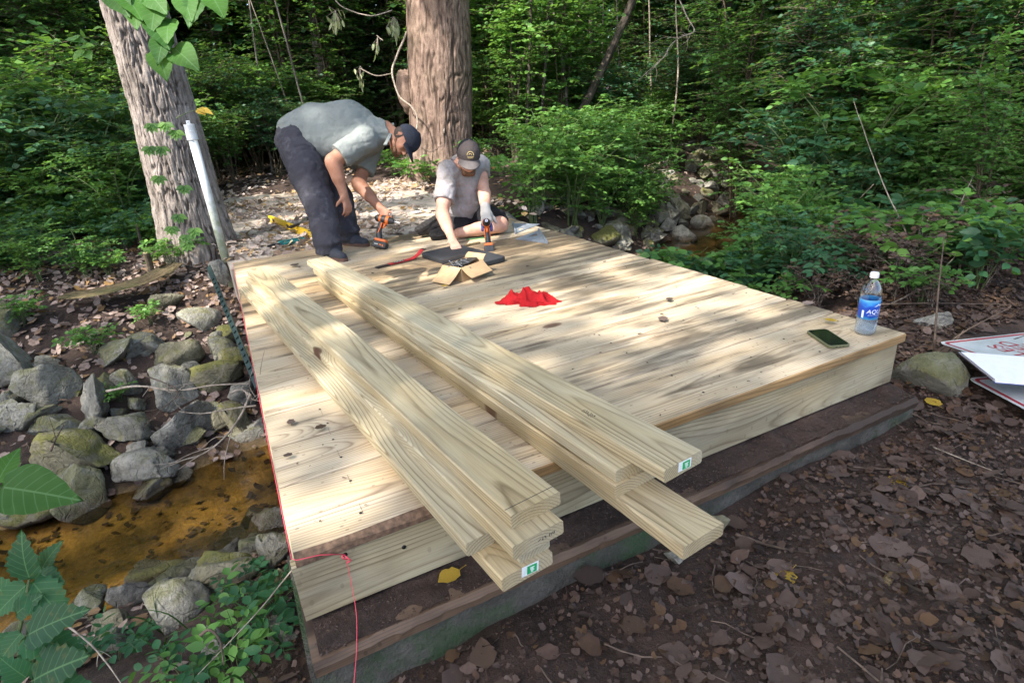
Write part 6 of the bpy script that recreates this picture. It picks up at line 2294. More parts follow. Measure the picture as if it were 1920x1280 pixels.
# kneeling pad
c = (at(813, 470, .03) + at(868, 458, .03) + at(932, 485, .03) + at(855, 505, .03)) / 4
px = at(855, 505, .03) - at(932, 485, .03)
py = at(813, 470, .03) - at(855, 505, .03)
pw, pl = float(np.linalg.norm(px)), float(np.linalg.norm(py))
out = []
for cx, cy, a0 in ((1, 1, 0), (-1, 1, 90), (-1, -1, 180), (1, -1, 270)):
    for a in range(0, 91, 15):
        out.append((cx * (pw / 2 - .04) + .04 * math.cos(math.radians(a0 + a)), cy * (pl / 2 - .04) + .04 * math.sin(math.radians(a0 + a))))
pad = obj('kneeling_pad', bevel_mesh('pad', *prism(out, 0.001, 0.036), .008, 3), M['foam'], None, (c[0], c[1], 0), (0, 0, math.atan2(px[1], px[0])))
tag(pad, 'thick black foam kneeling pad in front of the kneeling worker', 'kneeling pad')

# cardboard box of screws
A_, B_ = at(866, 500, .10), at(828, 494, .10)          # near top edge right, left
bx = thing('cardboard_box', 'open cardboard box with two flaps folded out, in front of the pad', 'box', tuple((A_ + B_) / 2 * np.array([1, 1, 0])), math.atan2((A_ - B_)[1], (A_ - B_)[0]))
bw, bd, bh = 0.165, 0.20, 0.092
walls = [box((0, 0, bh / 2), (bw, .003, bh)), box((0, bd, bh / 2), (bw, .003, bh)), box((-bw / 2, bd / 2, bh / 2), (.003, bd, bh)), box((bw / 2, bd / 2, bh / 2), (.003, bd, bh))]
obj('box_body', mesh('box_body', *cat_mesh(walls + [box((0, bd / 2, .002), (bw, bd, .003))])), M['card'], bx)


def flap(name, hinge, along, fold, ln_, mat='card'):
    h0, a, f = (np.array(k, float) for k in (hinge, along, fold))
    v, fs = [], []
    m = 6
    for i in range(m + 1):
        q = i / m
        for side in (-1, 1):
            for th in (0, 1):
                nn = np.cross(a / np.linalg.norm(a), f)
                v.append(h0 + a * side * .5 * (1 - .05 * q) + f * ln_ * q + nn * (.003 * th + .006 * math.sin(q * 3)) + a * .01 * side * random.uniform(-.1, .1))
    for i in range(m):
        b = i * 4
        fs += [(b, b + 4, b + 6, b + 2), (b + 1, b + 3, b + 7, b + 5), (b, b + 1, b + 5, b + 4), (b + 2, b + 6, b + 7, b + 3)]
    fs += [(0, 2, 3, 1), (m * 4, m * 4 + 1, m * 4 + 3, m * 4 + 2)]
    obj(name, mesh(name, v, fs), M[mat], bx)


flap('flap', (0, -.002, bh), (bw, 0, 0), (0, -.82, -.57), .135)
flap('flap', (bw / 2 + .002, bd / 2, bh), (0, bd, 0), (.80, 0, -.55), .10)
flap('flap', (0, bd + .002, bh), (bw, 0, 0), (0, .6, .5), .06)
flap('flap', (-bw / 2 - .002, bd / 2, bh), (0, bd, 0), (-.35, 0, .5), .05, 'card_in')
obj('plastic_liner', rock_mesh('liner', 41, 3, 16, .12), M['tool_black'], bx, (-.01, bd * .55, bh - .012), (0, 0, .3), (bw * .95, bd * .95, .05))
sv, sf = cat_mesh([tube([(0, 0, 0), (0, 0, .06)], .002, 6), lathe([(0, .063), (.0045, .062), (.0045, .060), (.002, .057)], 8)])
sm_ = mesh('deck_screw', sv, sf)
for k in range(14):
    obj('deck_screw', sm_, M['steel'], bx, (random.uniform(-.05, .05), random.uniform(.03, .17), bh - .01 + random.uniform(0, .012)), (random.uniform(1.2, 1.9), 0, random.uniform(0, 6)))
sc_ = obj('loose_screw', mesh('loose_screw', *cat_mesh([tube([far(858, 476, 4.22), far(868, 484, 4.17)], .0024, 6), lathe_at(far(858, 476, 4.22), far(858, 476, 4.22) - far(868, 484, 4.17), [(0, .002), (.005, .001), (.005, -.001)])])), M['steel'])
tag(sc_, 'single screw pinched between the kneeling worker\'s fingers', 'screw')

# speed squares


def speed_square(label, a, b, c_):
    """Triangle square: right angle at a, fence edge a-b, slot and cut-out, raised fence."""
    a, b, c_ = (np.array(q, float)[:2] for q in (a, b, c_))
    t_ = thing('speed_square', label, 'speed square', (a[0], a[1], 0.0))
    tri = lambda q: [(a + (b - a) * u + (c_ - a) * v - a) for u, v in q]
    o_ = tri([(0, 0), (1, 0), (0, 1)])
    i_ = tri([(.16, .14), (.34, .14), (.16, .56)])
    # plate with a slot: ring of quads between outer and inner outline
    outer = [o_[0], (o_[0] + o_[1]) / 2, o_[1], (o_[1] + o_[2]) / 2, o_[2], (o_[2] + o_[0]) / 2]
    inner = [i_[0], (i_[0] + i_[1]) / 2, i_[1], (i_[1] + i_[2]) / 2, i_[2], (i_[2] + i_[0]) / 2]
    n = 6
    v = [(*q, z_) for z_ in (.001, .006) for q in outer + inner]
    f = []
    for k in range(n):
        j = (k + 1) % n
        f += [(12 + k, 12 + j, 18 + j, 18 + k), (k, 6 + k, 6 + j, j), (k, j, 12 + j, 12 + k), (6 + k, 18 + k, 18 + j, 6 + j)]
    obj('plate', mesh('plate', v, f), M['alu'], t_)
    d_ = (b - a) / np.linalg.norm(b - a)
    p_ = np.array([-d_[1], d_[0]])
    ln_ = np.linalg.norm(b - a)
    q = np.array([[d_[0], p_[0], 0], [d_[1], p_[1], 0], [0, 0, 1]])
    obj('fence', bevel_mesh('fence', *box((*((b - a) / 2), .011), (ln_, .014, .022), q), .0015), M['alu'], t_)
    e_ = (c_ - b)
    le = np.linalg.norm(e_)
    e_ = e_ / le
    q = np.array([[e_[0], -e_[1], 0], [e_[1], e_[0], 0], [0, 0, 1]])
    m_ = (b + c_) / 2 - a
    ins = (a - (b + c_) / 2)
    ins /= np.linalg.norm(ins)
    obj('rule_edge', bevel_mesh('rule_edge', *box((*(m_ + ins * .022), .0075), (le * .80, .007, .005), q), .001), M['alu'], t_)
    obj('scale_marks', mesh('scale_marks', *cat_mesh([box((*(m_ + ins * .010 + e_ * le * .4 * (k / 9 - 1)), .0064), (.0018, .010, .0006), q) for k in range(19)])), M['ink'], t_)


speed_square('metal speed square lying farther back, next to the kneeling worker\'s knee', at(967, 439, 0), at(962, 420, 0), at(1012, 421, 0))
speed_square('metal speed square lying nearer the camera, pointing right', at(1010, 433, 0), at(1026, 457, 0), at(966, 449, 0))

# red rag
c = at(990, 565, 0)
Nx = 70
gx_, gy_ = np.meshgrid(np.linspace(-1, 1, Nx), np.linspace(-1, 1, Nx))
an = np.arctan2(gy_, gx_)
rad = np.hypot(gx_, gy_)
# a crumpled cloth: a disc with an uneven outline, heaped up in folds
lim = 0.86 + 0.13 * np.cos(2 * an + .4) + 0.10 * np.cos(5 * an + 1) + .05 * np.cos(11 * an)
m_ = np.maximum(abs(gx_), abs(gy_)) / (rad + 1e-9)
rr = rad * m_
X = rr * np.cos(an) * .175 * lim + .012 * vnoise(np.stack([gx_ * 4, gy_ * 4, gx_ * 0], -1))
Y = rr * np.sin(an) * .125 * lim + .012 * vnoise(np.stack([gx_ * 4, gy_ * 4, gx_ * 0 + 9], -1))
fold = 1 - np.abs(vnoise(np.stack([X * 17 + Y * 9, Y * 30 - X * 6, X * 0 + 2.2], -1)))
Z = (.006 + .055 * fold ** 3 * sstep(1.02, .35, rr) + .028 * np.exp(-((X + .06) / .05) ** 2 - (Y / .05) ** 2) + .034 * np.exp(-((X - .035) / .035) ** 2 - ((Y - .01) / .05) ** 2)) * sstep(1.0, .8, rr) + .003
ri = np.arange(Nx * Nx).reshape(Nx, Nx)
rf = np.stack([ri[:-1, :-1], ri[:-1, 1:], ri[1:, 1:], ri[1:, :-1]], -1).reshape(-1, 4)
rag = obj('rag', mesh('rag', np.stack([X, Y, Z], -1), rf, True), M['red_cloth'], None, (c[0], c[1], 0), (0, 0, -.75))
tag(rag, 'crumpled bright red rag in the middle of the deck', 'rag')

# phone
cs = [at(1512, 622, .01), at(1549, 615, .01), at(1594, 644, .01), at(1556, 652, .01)]
c = sum(cs) / 4
lx = (cs[0] + cs[1] - cs[2] - cs[3]) / 2
ph = thing('phone', 'smartphone in an olive case lying on the deck near its right corner', 'phone', (c[0], c[1], 0), math.atan2(lx[1], lx[0]))


def rrect(w, h, r, n=6):
    return [(sx_ * (w / 2 - r) + r * math.cos(math.radians(a0 + a * 90 / n)), sy_ * (h / 2 - r) + r * math.sin(math.radians(a0 + a * 90 / n)))
            for sx_, sy_, a0 in ((1, 1, 0), (-1, 1, 90), (-1, -1, 180), (1, -1, 270)) for a in range(n + 1)]


M['olive'] = plain('olive phone case', (0.12, 0.125, 0.062), 0.5, var=0.05)
t = NT('glossy phone glass')
M['glass_black'] = t.done(t.pbr((0.006, 0.008, 0.009), 0.06, spec=0.6))
PLn, PWd = 0.178, 0.090
obj('case', bevel_mesh('case', *prism(rrect(PLn, PWd, .016), .001, .0125), .0022, 2), M['olive'], ph)
obj('screen', mesh('screen', *prism(rrect(PLn - .010, PWd - .010, .012), .0118, .0132)), M['glass_black'], ph)
for y in (-.014, 0, .014):
    obj('port', mesh('port', *prism([(a * .0012 - PLn / 2 - .0002, b + y) for a, b in ((1, -.004), (1, .004), (-.3, .004), (-.3, -.004))], .005, .008)), M['tool_black'], ph)

# water bottle
c = at(1621, 624, 0)
bt_ = thing('water_bottle', 'clear plastic water bottle with blue wrap label standing on the deck corner', 'bottle', (c[0], c[1], 0.0005), 0)
t = NT('clear bottle plastic')
lw = t.n('LayerWeight', {'Blend': 0.35})
gl = t.n('BsdfGlossy', {'Color': (1, 1, 1), 'Roughness': 0.05})
nz = t.noise(t.n('TexCoord').outputs['Object'], 60.0, 2)
t.put(gl.inputs['Normal'], t.bump(nz, 0.4, 0.003))
tr = t.n('BsdfTransparent', {0: (0.90, 0.94, 0.97, 1)})
M['pet'] = t.done(t.n('MixShader', {0: t.math('ADD', 0.06, t.math('MULTIPLY', lw.outputs['Facing'], 0.55)), 1: tr, 2: gl}).outputs[0])
t = NT('water in the bottle')
lw = t.n('LayerWeight', {'Blend': 0.3})
gl = t.n('BsdfGlossy', {'Color': (0.95, 0.98, 1), 'Roughness': 0.04})
tr = t.n('BsdfTransparent', {0: (0.80, 0.86, 0.92, 1)})
df2 = t.n('BsdfDiffuse', {0: (0.55, 0.62, 0.72)})
mx = t.n('MixShader', {0: 0.22, 1: tr, 2: df2})
M['bottle_water'] = t.done(t.n('MixShader', {0: t.math('MULTIPLY', lw.outputs['Facing'], 0.5), 1: mx, 2: gl}).outputs[0])
t = NT('blue wave label')
g = t.n('TexCoord').outputs['Object']
sz = t.n('SeparateXYZ', {0: g}).outputs[2]
wv = t.noise(t.vmath('MULTIPLY', g, (30, 30, 60)), 1.0, 3)
hgt = t.math('ADD', t.math('MULTIPLY', t.math('SUBTRACT', sz, 0.072), 10.0), t.math('MULTIPLY', t.math('SUBTRACT', wv, 0.5), 0.35))
cc = t.ramp(hgt, [(0.02, (0.03, 0.22, 0.42)), (0.12, (0.006, 0.05, 0.36)), (0.55, (0.008, 0.06, 0.40)), (0.70, (0.03, 0.25, 0.60)), (0.82, (0.10, 0.32, 0.50)), (1.0, (0.03, 0.16, 0.40))])
M['bottle_label'] = t.done(t.pbr(cc, 0.35, spec=0.5))
M['white_cap'] = plain('white cap', (0.72, 0.74, 0.76), 0.4, var=0.03)
prof = [(0.0, .006), (.020, .004), (.030, .001), (.037, .006), (.0395, .018), (.0395, .062), (.0380, .068), (.0380, .158), (.0400, .166), (.0390, .180), (.034, .200), (.025, .217), (.0165, .228), (.0140, .234), (.0140, .246)]
vs, fs = lathe(prof, 32)
for i in range(len(vs)):
    a = math.atan2(vs[i][1], vs[i][0])
    if vs[i][2] < .05 and np.hypot(*vs[i][:2]) > .018:
        k = 1 - .055 * max(0, math.cos(5 * a)) * (1 - vs[i][2] / .05)
        vs[i][:2] *= k
        vs[i][2] -= .0 if vs[i][2] > .004 else .0
obj('bottle_body', mesh('bottle_body', vs, fs, True), M['pet'], bt_)
wp = [(0.0, .008), (.030, .004), (.0362, .008), (.0385, .018), (.0385, .062), (.0370, .068), (.0370, .096), (0, .0965)]
obj('bottle_water', mesh('bottle_water', *lathe(wp, 32), True), M['bottle_water'], bt_)
obj('bottle_label', mesh('bottle_label', *lathe([(.0384, .072), (.0386, .0725), (.0386, .154), (.0384, .1545)], 40), True), M['bottle_label'], bt_)
obj('bottle_cap', bevel_mesh('bottle_cap', *lathe([(.0, .2625), (.0145, .2625), (.0158, .260), (.0158, .2415), (.0140, .241)], 28), 0), M['white_cap'], bt_)
obj('cap_ridges', mesh('cap_ridges', *cat_mesh([box((.0160 * math.cos(a), .0160 * math.sin(a), .250), (.0010, .0014, .016), [[math.cos(a), -math.sin(a), 0], [math.sin(a), math.cos(a), 0], [0, 0, 1]]) for a in np.linspace(0, 2 * math.pi, 36, endpoint=False)])), M['white_cap'], bt_)


def text_mesh(name, body, size, extrude=0.0, align='CENTER', res=3):
    cu = bpy.data.curves.new(name, 'FONT')
    cu.body = body
    cu.size = size
    cu.extrude = extrude
    cu.align_x = align
    cu.align_y = 'CENTER'
    cu.resolution_u = res
    o = bpy.data.objects.new(name, cu)
    COL.objects.link(o)
    dg = bpy.context.evaluated_depsgraph_get()
    me = bpy.data.meshes.new_from_object(o.evaluated_get(dg))
    bpy.data.objects.remove(o)
    bpy.data.curves.remove(cu)
    return me


def wrap(me, r, a0, z0, vert=False, shear=0.18):
    """Wrap flat lettering round a cylinder of radius r at angle a0."""
    bm = bmesh.new()
    bm.from_mesh(me)
    bmesh.ops.triangulate(bm, faces=bm.faces)
    bmesh.ops.subdivide_edges(bm, edges=[e for e in bm.edges if e.calc_length() > .004], cuts=2)
    for v in bm.verts:
        x, y = v.co.x + shear * v.co.y, v.co.y
        if vert:
            x, y = -y, x
        a = a0 + x / r
        v.co = (r * math.cos(a), r * math.sin(a), z0 + y)
    bm.to_mesh(me)
    bm.free()
    return me


M['white_print'] = plain('white print', (0.80, 0.84, 0.88), 0.45, var=0.02)
toc = math.atan2(CAM[1] - c[1], CAM[0] - c[0])
obj('brand_lettering', wrap(text_mesh('lettering', 'AQUAFINA', .0245), .0389, toc + 1.46, .106), M['white_print'], bt_)
obj('small_print', wrap(text_mesh('small_print', 'purified drinking water', .0052), .0389, toc + .62, .092), M['white_print'], bt_)
obj('side_panel', wrap(mesh('side_panel', np.array([(-.0045, -.016, 0), (.0045, -.016, 0), (.0045, .016, 0), (-.0045, .016, 0)]), [(0, 1, 2, 3)]), .03885, toc - .50, .094, shear=0), M['tag_text'], bt_)
crest = [(-.018, -.004), (-.006, .002), (.001, .009), (.006, .001), (.012, .005), (.020, -.004), (.006, -.002), (0, .002), (-.008, -.003)]
obj('wave_crest', wrap(mesh('wave_crest', [(x, y, 0) for x, y in crest], [tuple(range(len(crest)))]), .0389, toc + .95, .132, shear=0), M['white_print'], bt_)

# pink mason string along the left edge of the deck, round the corner to a nail and hanging down
st = [(-.004, 3.72, .004), (-.005, 2.6, .004), (-.006, 1.3, .003), (-.006, .3, .002), (-.006, .003, -.001), (.004, -.006, -.004), (.060, -.004, -.016), (.118, .006, -.050)]
hang = [(.118, .004, -.052), (.116, -.006, -.12), (.108, -.05, -.20), (.085, -.105, -.262), (.060, -.135, -.33), (.040, -.17, -.385), (.0, -.22, -.385)]
knot = [(.118, -.016, -.050), (.112, -.022, -.040), (.108, -.020, -.032), (.114, -.014, -.036), (.122, -.020, -.046), (.126, -.018, -.054), (.116, -.022, -.056)]
ms = cat_mesh([tube(st, .0012, 6), tube(curve_pts(hang, 40), .0010, 6), tube(curve_pts(knot, 30), .0018, 6)])
tag(obj('mason_string', mesh('mason_string', *ms, True), M['pink_string']), 'pink string stretched along the left edge of the deck and hanging from a nail', 'string')
pl_ = obj('pencil_line', mesh('pencil_line', *cat_mesh([box((.19, y, .0003), (.0007, .05, .0004)) for y in np.arange(.1, 3.6, .16)])), M['ink'], deck)
tag(obj('carpenter_pencil', bevel_mesh('carpenter_pencil', *box((0, 0, .004), (.17, .012, .007)), .001), plain('green pencil', (.03, .16, .05), .5), None, tuple(at(893, 448, 0)), (0, 0, -.35)), 'green carpenter pencil lying by the kneeling worker\'s shin', 'pencil')
tag(obj('wood_shim', bevel_mesh('wood_shim', *box((0, 0, .006), (.14, .03, .011)), .001), M['bark_log'], None, tuple(at(885, 459, 0)), (0, 0, .12)), 'narrow brown wood offcut behind the kneeling pad', 'offcut')

# ------------------------------------------------------------------ tools on the old slab behind the deck
M['yellow_paint'] = plain('yellow painted metal', (0.68, 0.44, 0.02), 0.4, var=0.05)
a, b = at(506, 411, -.03), at(588, 444, -.03)
a, b = a * 1.0, b * 1.0
d = b - a
d[2] = 0
ln = float(np.linalg.norm(d))
lv = thing('spirit_level', 'yellow box spirit level lying on the old slab behind the bent worker', 'spirit level', ((a[0] + b[0]) / 2, (a[1] + b[1]) / 2, -.052), math.atan2(d[1], d[0]))
obj('level_body', bevel_mesh('level_body', *box((0, 0, .030), (ln, .030, .060)), .003), M['yellow_paint'], lv)
obj('rail', bevel_mesh('rail', *cat_mesh([box((0, 0, .062), (ln, .034, .005)), box((0, 0, -.001), (ln, .034, .004))]), .001), M['yellow_paint'], lv)
for q in (-.36, .0, .38):
    obj('vial_window', bevel_mesh('vial_window', *box((ln * q, 0, .034), (.09, .036, .038)), .004), M['tool_black'], lv)
for q in (-1, 1):
    obj('end_cap', bevel_mesh('end_cap', *box((q * (ln / 2 + .006), 0, .030), (.014, .036, .064)), .003), M['tool_black'], lv)
obj('badge', mesh('badge', *prism([(ln * .44 + .05 * math.cos(k), .009 * math.sin(k)) for k in np.linspace(0, 6.28, 16, endpoint=False)], .0646, .0656)), M['tool_black'], lv)
a, b = at(553, 424, .03), at(586, 404, .03)
hm = thing('hammer', 'steel hammer lying across the yellow spirit level', 'hammer', tuple(a))
pts = [a, a + (b - a) * .5, b]
wpart('handle', mesh('handle', *tube(pts, [.012, .011, .014], 10)), M['steel'], hm)
wpart('head', mesh('head', *cat_mesh([tube([a + np.array([-.05, -.03, 0]), a + np.array([.045, .03, .01])], [.016, .013], 10)])), M['dark_steel'], hm)
wpart('grip', mesh('grip', *tube([a + (b - a) * .62, b], [.017, .018], 10)), M['tool_black'], hm)
a = at(548, 452, -.03)
tl = thing('hand_saw', 'small teal-handled tool lying in the leaves on the old slab', 'hand tool', (a[0], a[1], -.050), .25)
M['teal'] = plain('teal plastic', (0.01, 0.13, 0.14), 0.4, var=0.08)
obj('grip', bevel_mesh('grip', *cat_mesh([box((0, .05, .018), (.20, .022, .03)), box((0, -.05, .018), (.20, .022, .03)), box((-.10, 0, .018), (.024, .11, .03)), box((.10, 0, .018), (.03, .12, .034))]), .006, 2), M['teal'], tl)
obj('clip', bevel_mesh('clip', *cat_mesh([box((-.17, .01, .016), (.12, .02, .02)), box((.02, 0, .010), (.16, .05, .01))]), .003), M['tool_black'], tl)
a = at(545, 436, -.045)
tag(obj('bark_strip', trunk_mesh('bark_strip', [(-.22, .02, .03), (-.08, 0, .035), (.08, .01, .03), (.24, -.02, .03)], [.030, .034, .032, .022], 30, 60, .006, 30, 0, 0, 4), M['bark_log'], None, (a[0], a[1], -.055), (0, 0, -.75)), 'short rotten stick lying in front of the yellow level', 'stick')
a = at(790, 395, -.04)
tag(obj('paper_scrap', bevel_mesh('paper_scrap', *box((0, 0, .004), (.22, .10, .003)), .001), M['tag_white'], None, (a[0], a[1], -.05), (.04, .05, .2)), 'flat pale scrap lying on the slab behind the kneeling worker\'s boots', 'paper')

# ------------------------------------------------------------------ pipe, stake, sign panels, sticks
M['pvc'] = plain('white pvc', (0.66, 0.68, 0.68), 0.35, var=0.05)
t = NT('green stained pvc')
g = t.n('NewGeometry').outputs['Position']
zz = t.n('SeparateXYZ', {0: g}).outputs[2]
ns = t.noise(g, 16.0, 5, 0.65)
gf_ = t.math('ADD', t.math('MULTIPLY', zz, -0.55), t.math('MULTIPLY', ns, 0.7))
cc = t.mix(t.math('MULTIPLY', t.ramp(gf_, [(0.02, 0.0), (0.32, 1.0)]), 0.8), (0.66, 0.68, 0.68), (0.20, 0.24, 0.11))
M['pvc_stained'] = t.done(t.pbr(cc, 0.4))
pb0 = np.array([-.055, 4.22])
pp = thing('standpipe', 'white capped plastic pipe stained green, standing against the leaning tree', 'pipe', (pb0[0], pb0[1], -.3))
obj('pipe', mesh('pipe', *tube([(0, 0, 0), (0, 0, .7), (-.004, .0, 1.30)], .033, 24), True), M['pvc_stained'], pp)
obj('pipe_collar', bevel_mesh('pipe_collar', *tube([(-.004, 0, 1.22), (-.004, 0, 1.295)], .042, 24), .004), M['pvc'], pp)
obj('pipe_cap', bevel_mesh('pipe_cap', *tube([(-.004, 0, 1.292), (-.004, 0, 1.34)], .040, 24), .006, 2), M['pvc'], pp)
obj('pipe_plug', bevel_mesh('pipe_plug', *box((-.004, 0, 1.353), (.030, .030, .03)), .004), M['pvc'], pp)
obj('pipe_coupling', mesh('pipe_coupling', *tube([(0, 0, .14), (0, 0, .22)], .038, 20)), M['twig_dark'], pp)

M['stake_green'] = plain('dark green steel', (0.012, 0.030, 0.026), 0.45, 0.3, var=0.2)
s0, s1 = far(474, 703, 2.75), far(396, 512, 3.55)
stk = thing('steel_stake', 'dark green steel post leaning beside the left edge of the deck', 'stake', tuple(s0))
f3, b3, u3 = frame3(s1 - s0, RM[2])
ls_ = float(np.linalg.norm(s1 - s0))
q3 = np.stack([f3, b3, u3], 1)
wpart('post', mesh('post', *cat_mesh([box((s0 + s1) / 2, (ls_ + .2, .030, .005), q3), box((s0 + s1) / 2 + u3 * .011, (ls_ + .2, .005, .020), q3)])), M['stake_green'], stk)
wpart('stud', mesh('stud', *cat_mesh([box(s0 + f3 * k * .06 - u3 * .005, (.012, .014, .008), q3) for k in range(int(ls_ / .06))])), M['stake_green'], stk)

# sign panels at the right edge with a sketch pad on top
t = NT('weathered white sign face')
g = t.n('TexCoord').outputs['Object']
na = t.noise(g, 5.0, 6, 0.65)
nb = t.noise(g, 90.0, 4, 0.7)
cc = t.mix(t.ramp(na, [(0.35, 0.0), (0.7, 1.0)]), (0.36, 0.40, 0.40), (0.56, 0.59, 0.60))
cc = t.mix(t.math('MULTIPLY', t.ramp(nb, [(0.58, 0.0), (0.7, 1.0)]), 0.5), cc, (0.22, 0.23, 0.22))
M['sign_white'] = t.done(t.pbr(cc, 0.5))
M['sign_red'] = plain('red sign paint', (0.34, 0.015, 0.03), 0.5, var=0.08)


def sign_panel(label, corner, rotz, w, h, lines, tilt=(0, 0), group=None):
    """A sign lying face up; corner is its upper right corner as read, text in rows from the top."""
    t_ = thing('sign_panel', label, 'sign', corner, rotz, group)
    t_.rotation_euler = (tilt[0], tilt[1], rotz)
    def pos(pts):
        return [(x - w / 2, y - h / 2) for x, y in pts]
    obj('panel', bevel_mesh('panel', *prism(pos(rrect(w, h, .035)), -.003, .0), .0008), M['sign_white'], t_)
    o_, i_ = pos(rrect(w - .026, h - .026, .030)), pos(rrect(w - .056, h - .056, .020))
    n = len(o_)
    v = [(x, y, .0012) for x, y in o_ + i_]
    f = [(k, (k + 1) % n, n + (k + 1) % n, n + k) for k in range(n)]
    obj('sign_border', mesh('sign_border', v, f), M['sign_red'], t_)
    for k, (txt, sz) in enumerate(lines):
        me = text_mesh('sign_text', txt, sz, 0)
        xs_ = np.array([q.co.x for q in me.vertices])
        o = obj('sign_text', me, M['sign_red'], t_, (-w / 2, -.125 - .115 * k, .0014))
        bold(o)
    return t_


def bold(o):
    me = o.data
    v = np.array([q.co[:] for q in me.vertices])
    v[:, 0] *= .80
    me.vertices.foreach_set('co', v.astype(np.float32).ravel())
    me.update()


cn = at(1758, 641, -.235)
e1 = at(1915, 598, -.235) - cn                      # along the top edge away from the corner, towards lower lines
ang = math.atan2(e1[1], e1[0]) + math.pi / 2
sp = sign_panel('upper white sign panel with red letters reading NO VEHICLES ALLOWED, lying upside down', (cn[0], cn[1], -.235), ang, .62, .90,
                [('NO', .135), ('VEHICLES', .125), ('ALLOWED', .125), ('ON THE', .125), ('BRIDGE', .125)], (0.13, 0.0))
cn2 = at(1812, 708, -.31)
sp2 = sign_panel('lower white sign panel with a red border, mostly hidden under the sketch pad', (cn2[0], cn2[1], -.31), ang - .28, .62, .90, [], (0.05, 0.0))
# sketch pad
c0, c1_ = at(1793, 661, -.215), at(1861, 718, -.225)
e_ = c1_ - c0
la = float(np.linalg.norm(e_[:2]))
pad_a = math.atan2(e_[1], e_[0])
sk = thing('sketch_pad', 'open spiral-bound pad of blank white paper lying on the sign panels', 'sketch pad', (c0[0], c0[1], -.212), pad_a)
sk.rotation_euler = (-.09, .02, pad_a)
M['paper'] = plain('white paper', (0.72, 0.73, 0.80), 0.7, var=0.02)
obj('paper', mesh('paper', *box((la / 2, .19, .0), (la, .36, .006))), M['paper'], sk)
obj('back_board', mesh('back_board', *box((la / 2, .19, -.005), (la * 1.01, .365, .003))), plain('blue backing board', (.05, .08, .25), .6), sk)
ring = tube([(0, .006 * math.cos(a), .006 * math.sin(a)) for a in np.linspace(0, 2 * math.pi, 9)], .0011, 4, False)
rv = [(ring[0] + np.array([.012 + k * (la - .024) / 35, .006, .002]), ring[1]) for k in range(36)]
obj('spiral_binding', mesh('spiral_binding', *cat_mesh(rv)), M['dark_steel'], sk)
# a weed stem with two leaves above the pad
wst = [far(1908, 735, 3.00), far(1885, 695, 3.0), far(1862, 670, 2.98), far(1838, 656, 2.96), far(1800, 660, 2.95), far(1768, 672, 2.95)]
wd = thing('weed', 'thin dark weed with two pointed leaves arching over the sketch pad', 'plant', tuple(wst[0]))
wpart('stem', mesh('stem', *cat_mesh([tube(curve_pts(wst, 24), .0022, 5), tube([far(1885, 692, 3.0), far(1893, 650, 3.0)], .0015, 5), tube([far(1885, 692, 3.0), far(1920, 682, 3.0)], .0015, 5)])), M['twig_dark'], wd)
wpart('leaf', leaf_mesh('leaf', [leaves([far(1838, 657, 2.95)], [far(1862, 682, 2.9) - far(1838, 657, 2.95)], [(0, 0, 1)], [.10], [.055], HI)]), M['leaf_dark'], wd)
wpart('leaf', leaf_mesh('leaf', [leaves([far(1806, 660, 2.95)], [far(1792, 645, 2.95) - far(1806, 660, 2.95)], [(0, 0, 1)], [.06], [.03], HI)]), M['leaf_dark'], wd)


def stick(label, ctrl, r0, mat='twig_dark', name='branch', n=30, twigs=0, seed=0, cat='branch', rough=.3):
    pts = curve_pts(ctrl, n)
    r = np.random.default_rng(seed + 500)
    pts = pts + r0 * rough * 2 * np.stack([vnoise(pts * 9 + k * 7.1) for k in range(3)], -1)
    parts = [tube(pts, np.linspace(r0, r0 * .35, n) * (1 + .15 * np.sin(np.arange(n) * 1.9)), 7)]
    for k in range(twigs):
        i = int(r.integers(n // 4, n - 2))
        d_ = pts[i + 1] - pts[i]
        d_ = d_ / np.linalg.norm(d_) + r.normal(0, .55, 3)
        ln_ = r.uniform(4, 14) * r0 * 2
        parts.append(tube(curve_pts([pts[i], pts[i] + d_ * ln_ * .5 + r.normal(0, .1, 3) * ln_, pts[i] + d_ * ln_], 8), np.linspace(r0 * .4, r0 * .15, 8), 5))
    return tag(obj(name, mesh(name, *cat_mesh(parts), True), M[mat]), label, cat)


stick('broken dark branch propped between the deck corner and the sign panels', [far(1672, 722, 2.95), far(1700, 702, 2.93), far(1725, 688, 2.92), (far(1752, 660, 2.9))], .016, twigs=4, seed=1)
stick('second dark branch crossing the speckled boulder below the first', [far(1690, 712, 2.9), far(1730, 693, 2.88), far(1762, 672, 2.9)], .014, twigs=3, seed=2)
stick('long pale bent stem behind the bottle', [far(1600, 600, 3.6), far(1690, 560, 3.6), far(1760, 510, 3.7), far(1800, 470, 3.8)], .007, 'twig_pale', seed=3)
stick('thin stick lying across the leaf litter right of the bottle', [far(1650, 570, 3.5), far(1760, 568, 3.5), far(1900, 572, 3.5)], .006, 'twig_dark', seed=4)
stick('tall thin bare stem rising behind the bottle', [far(1745, 560, 3.9), far(1700, 440, 4.0), far(1650, 330, 4.2), far(1600, 190, 4.5)], .006, 'twig_pale', seed=5)
stick('bare pale twig hanging into the top of the picture right of the centre', [far(1262, -20, 5.0), far(1286, 30, 5.0), far(1300, 60, 5.0), far(1262, 78, 5.0), far(1240, 112, 5.0), far(1196, 150, 5.0)], .0055, 'twig_pale', twigs=22, seed=6, rough=.8)
tw0 = [far(200, 734, 2.75), far(250, 724, 2.72), far(330, 732, 2.7), (far(400, 722, 2.66)), far(468, 718, 2.6)]
stick('long grey fallen twig arching over the bank stones to the deck', tw0, .006, 'twig_pale', twigs=8, seed=7)
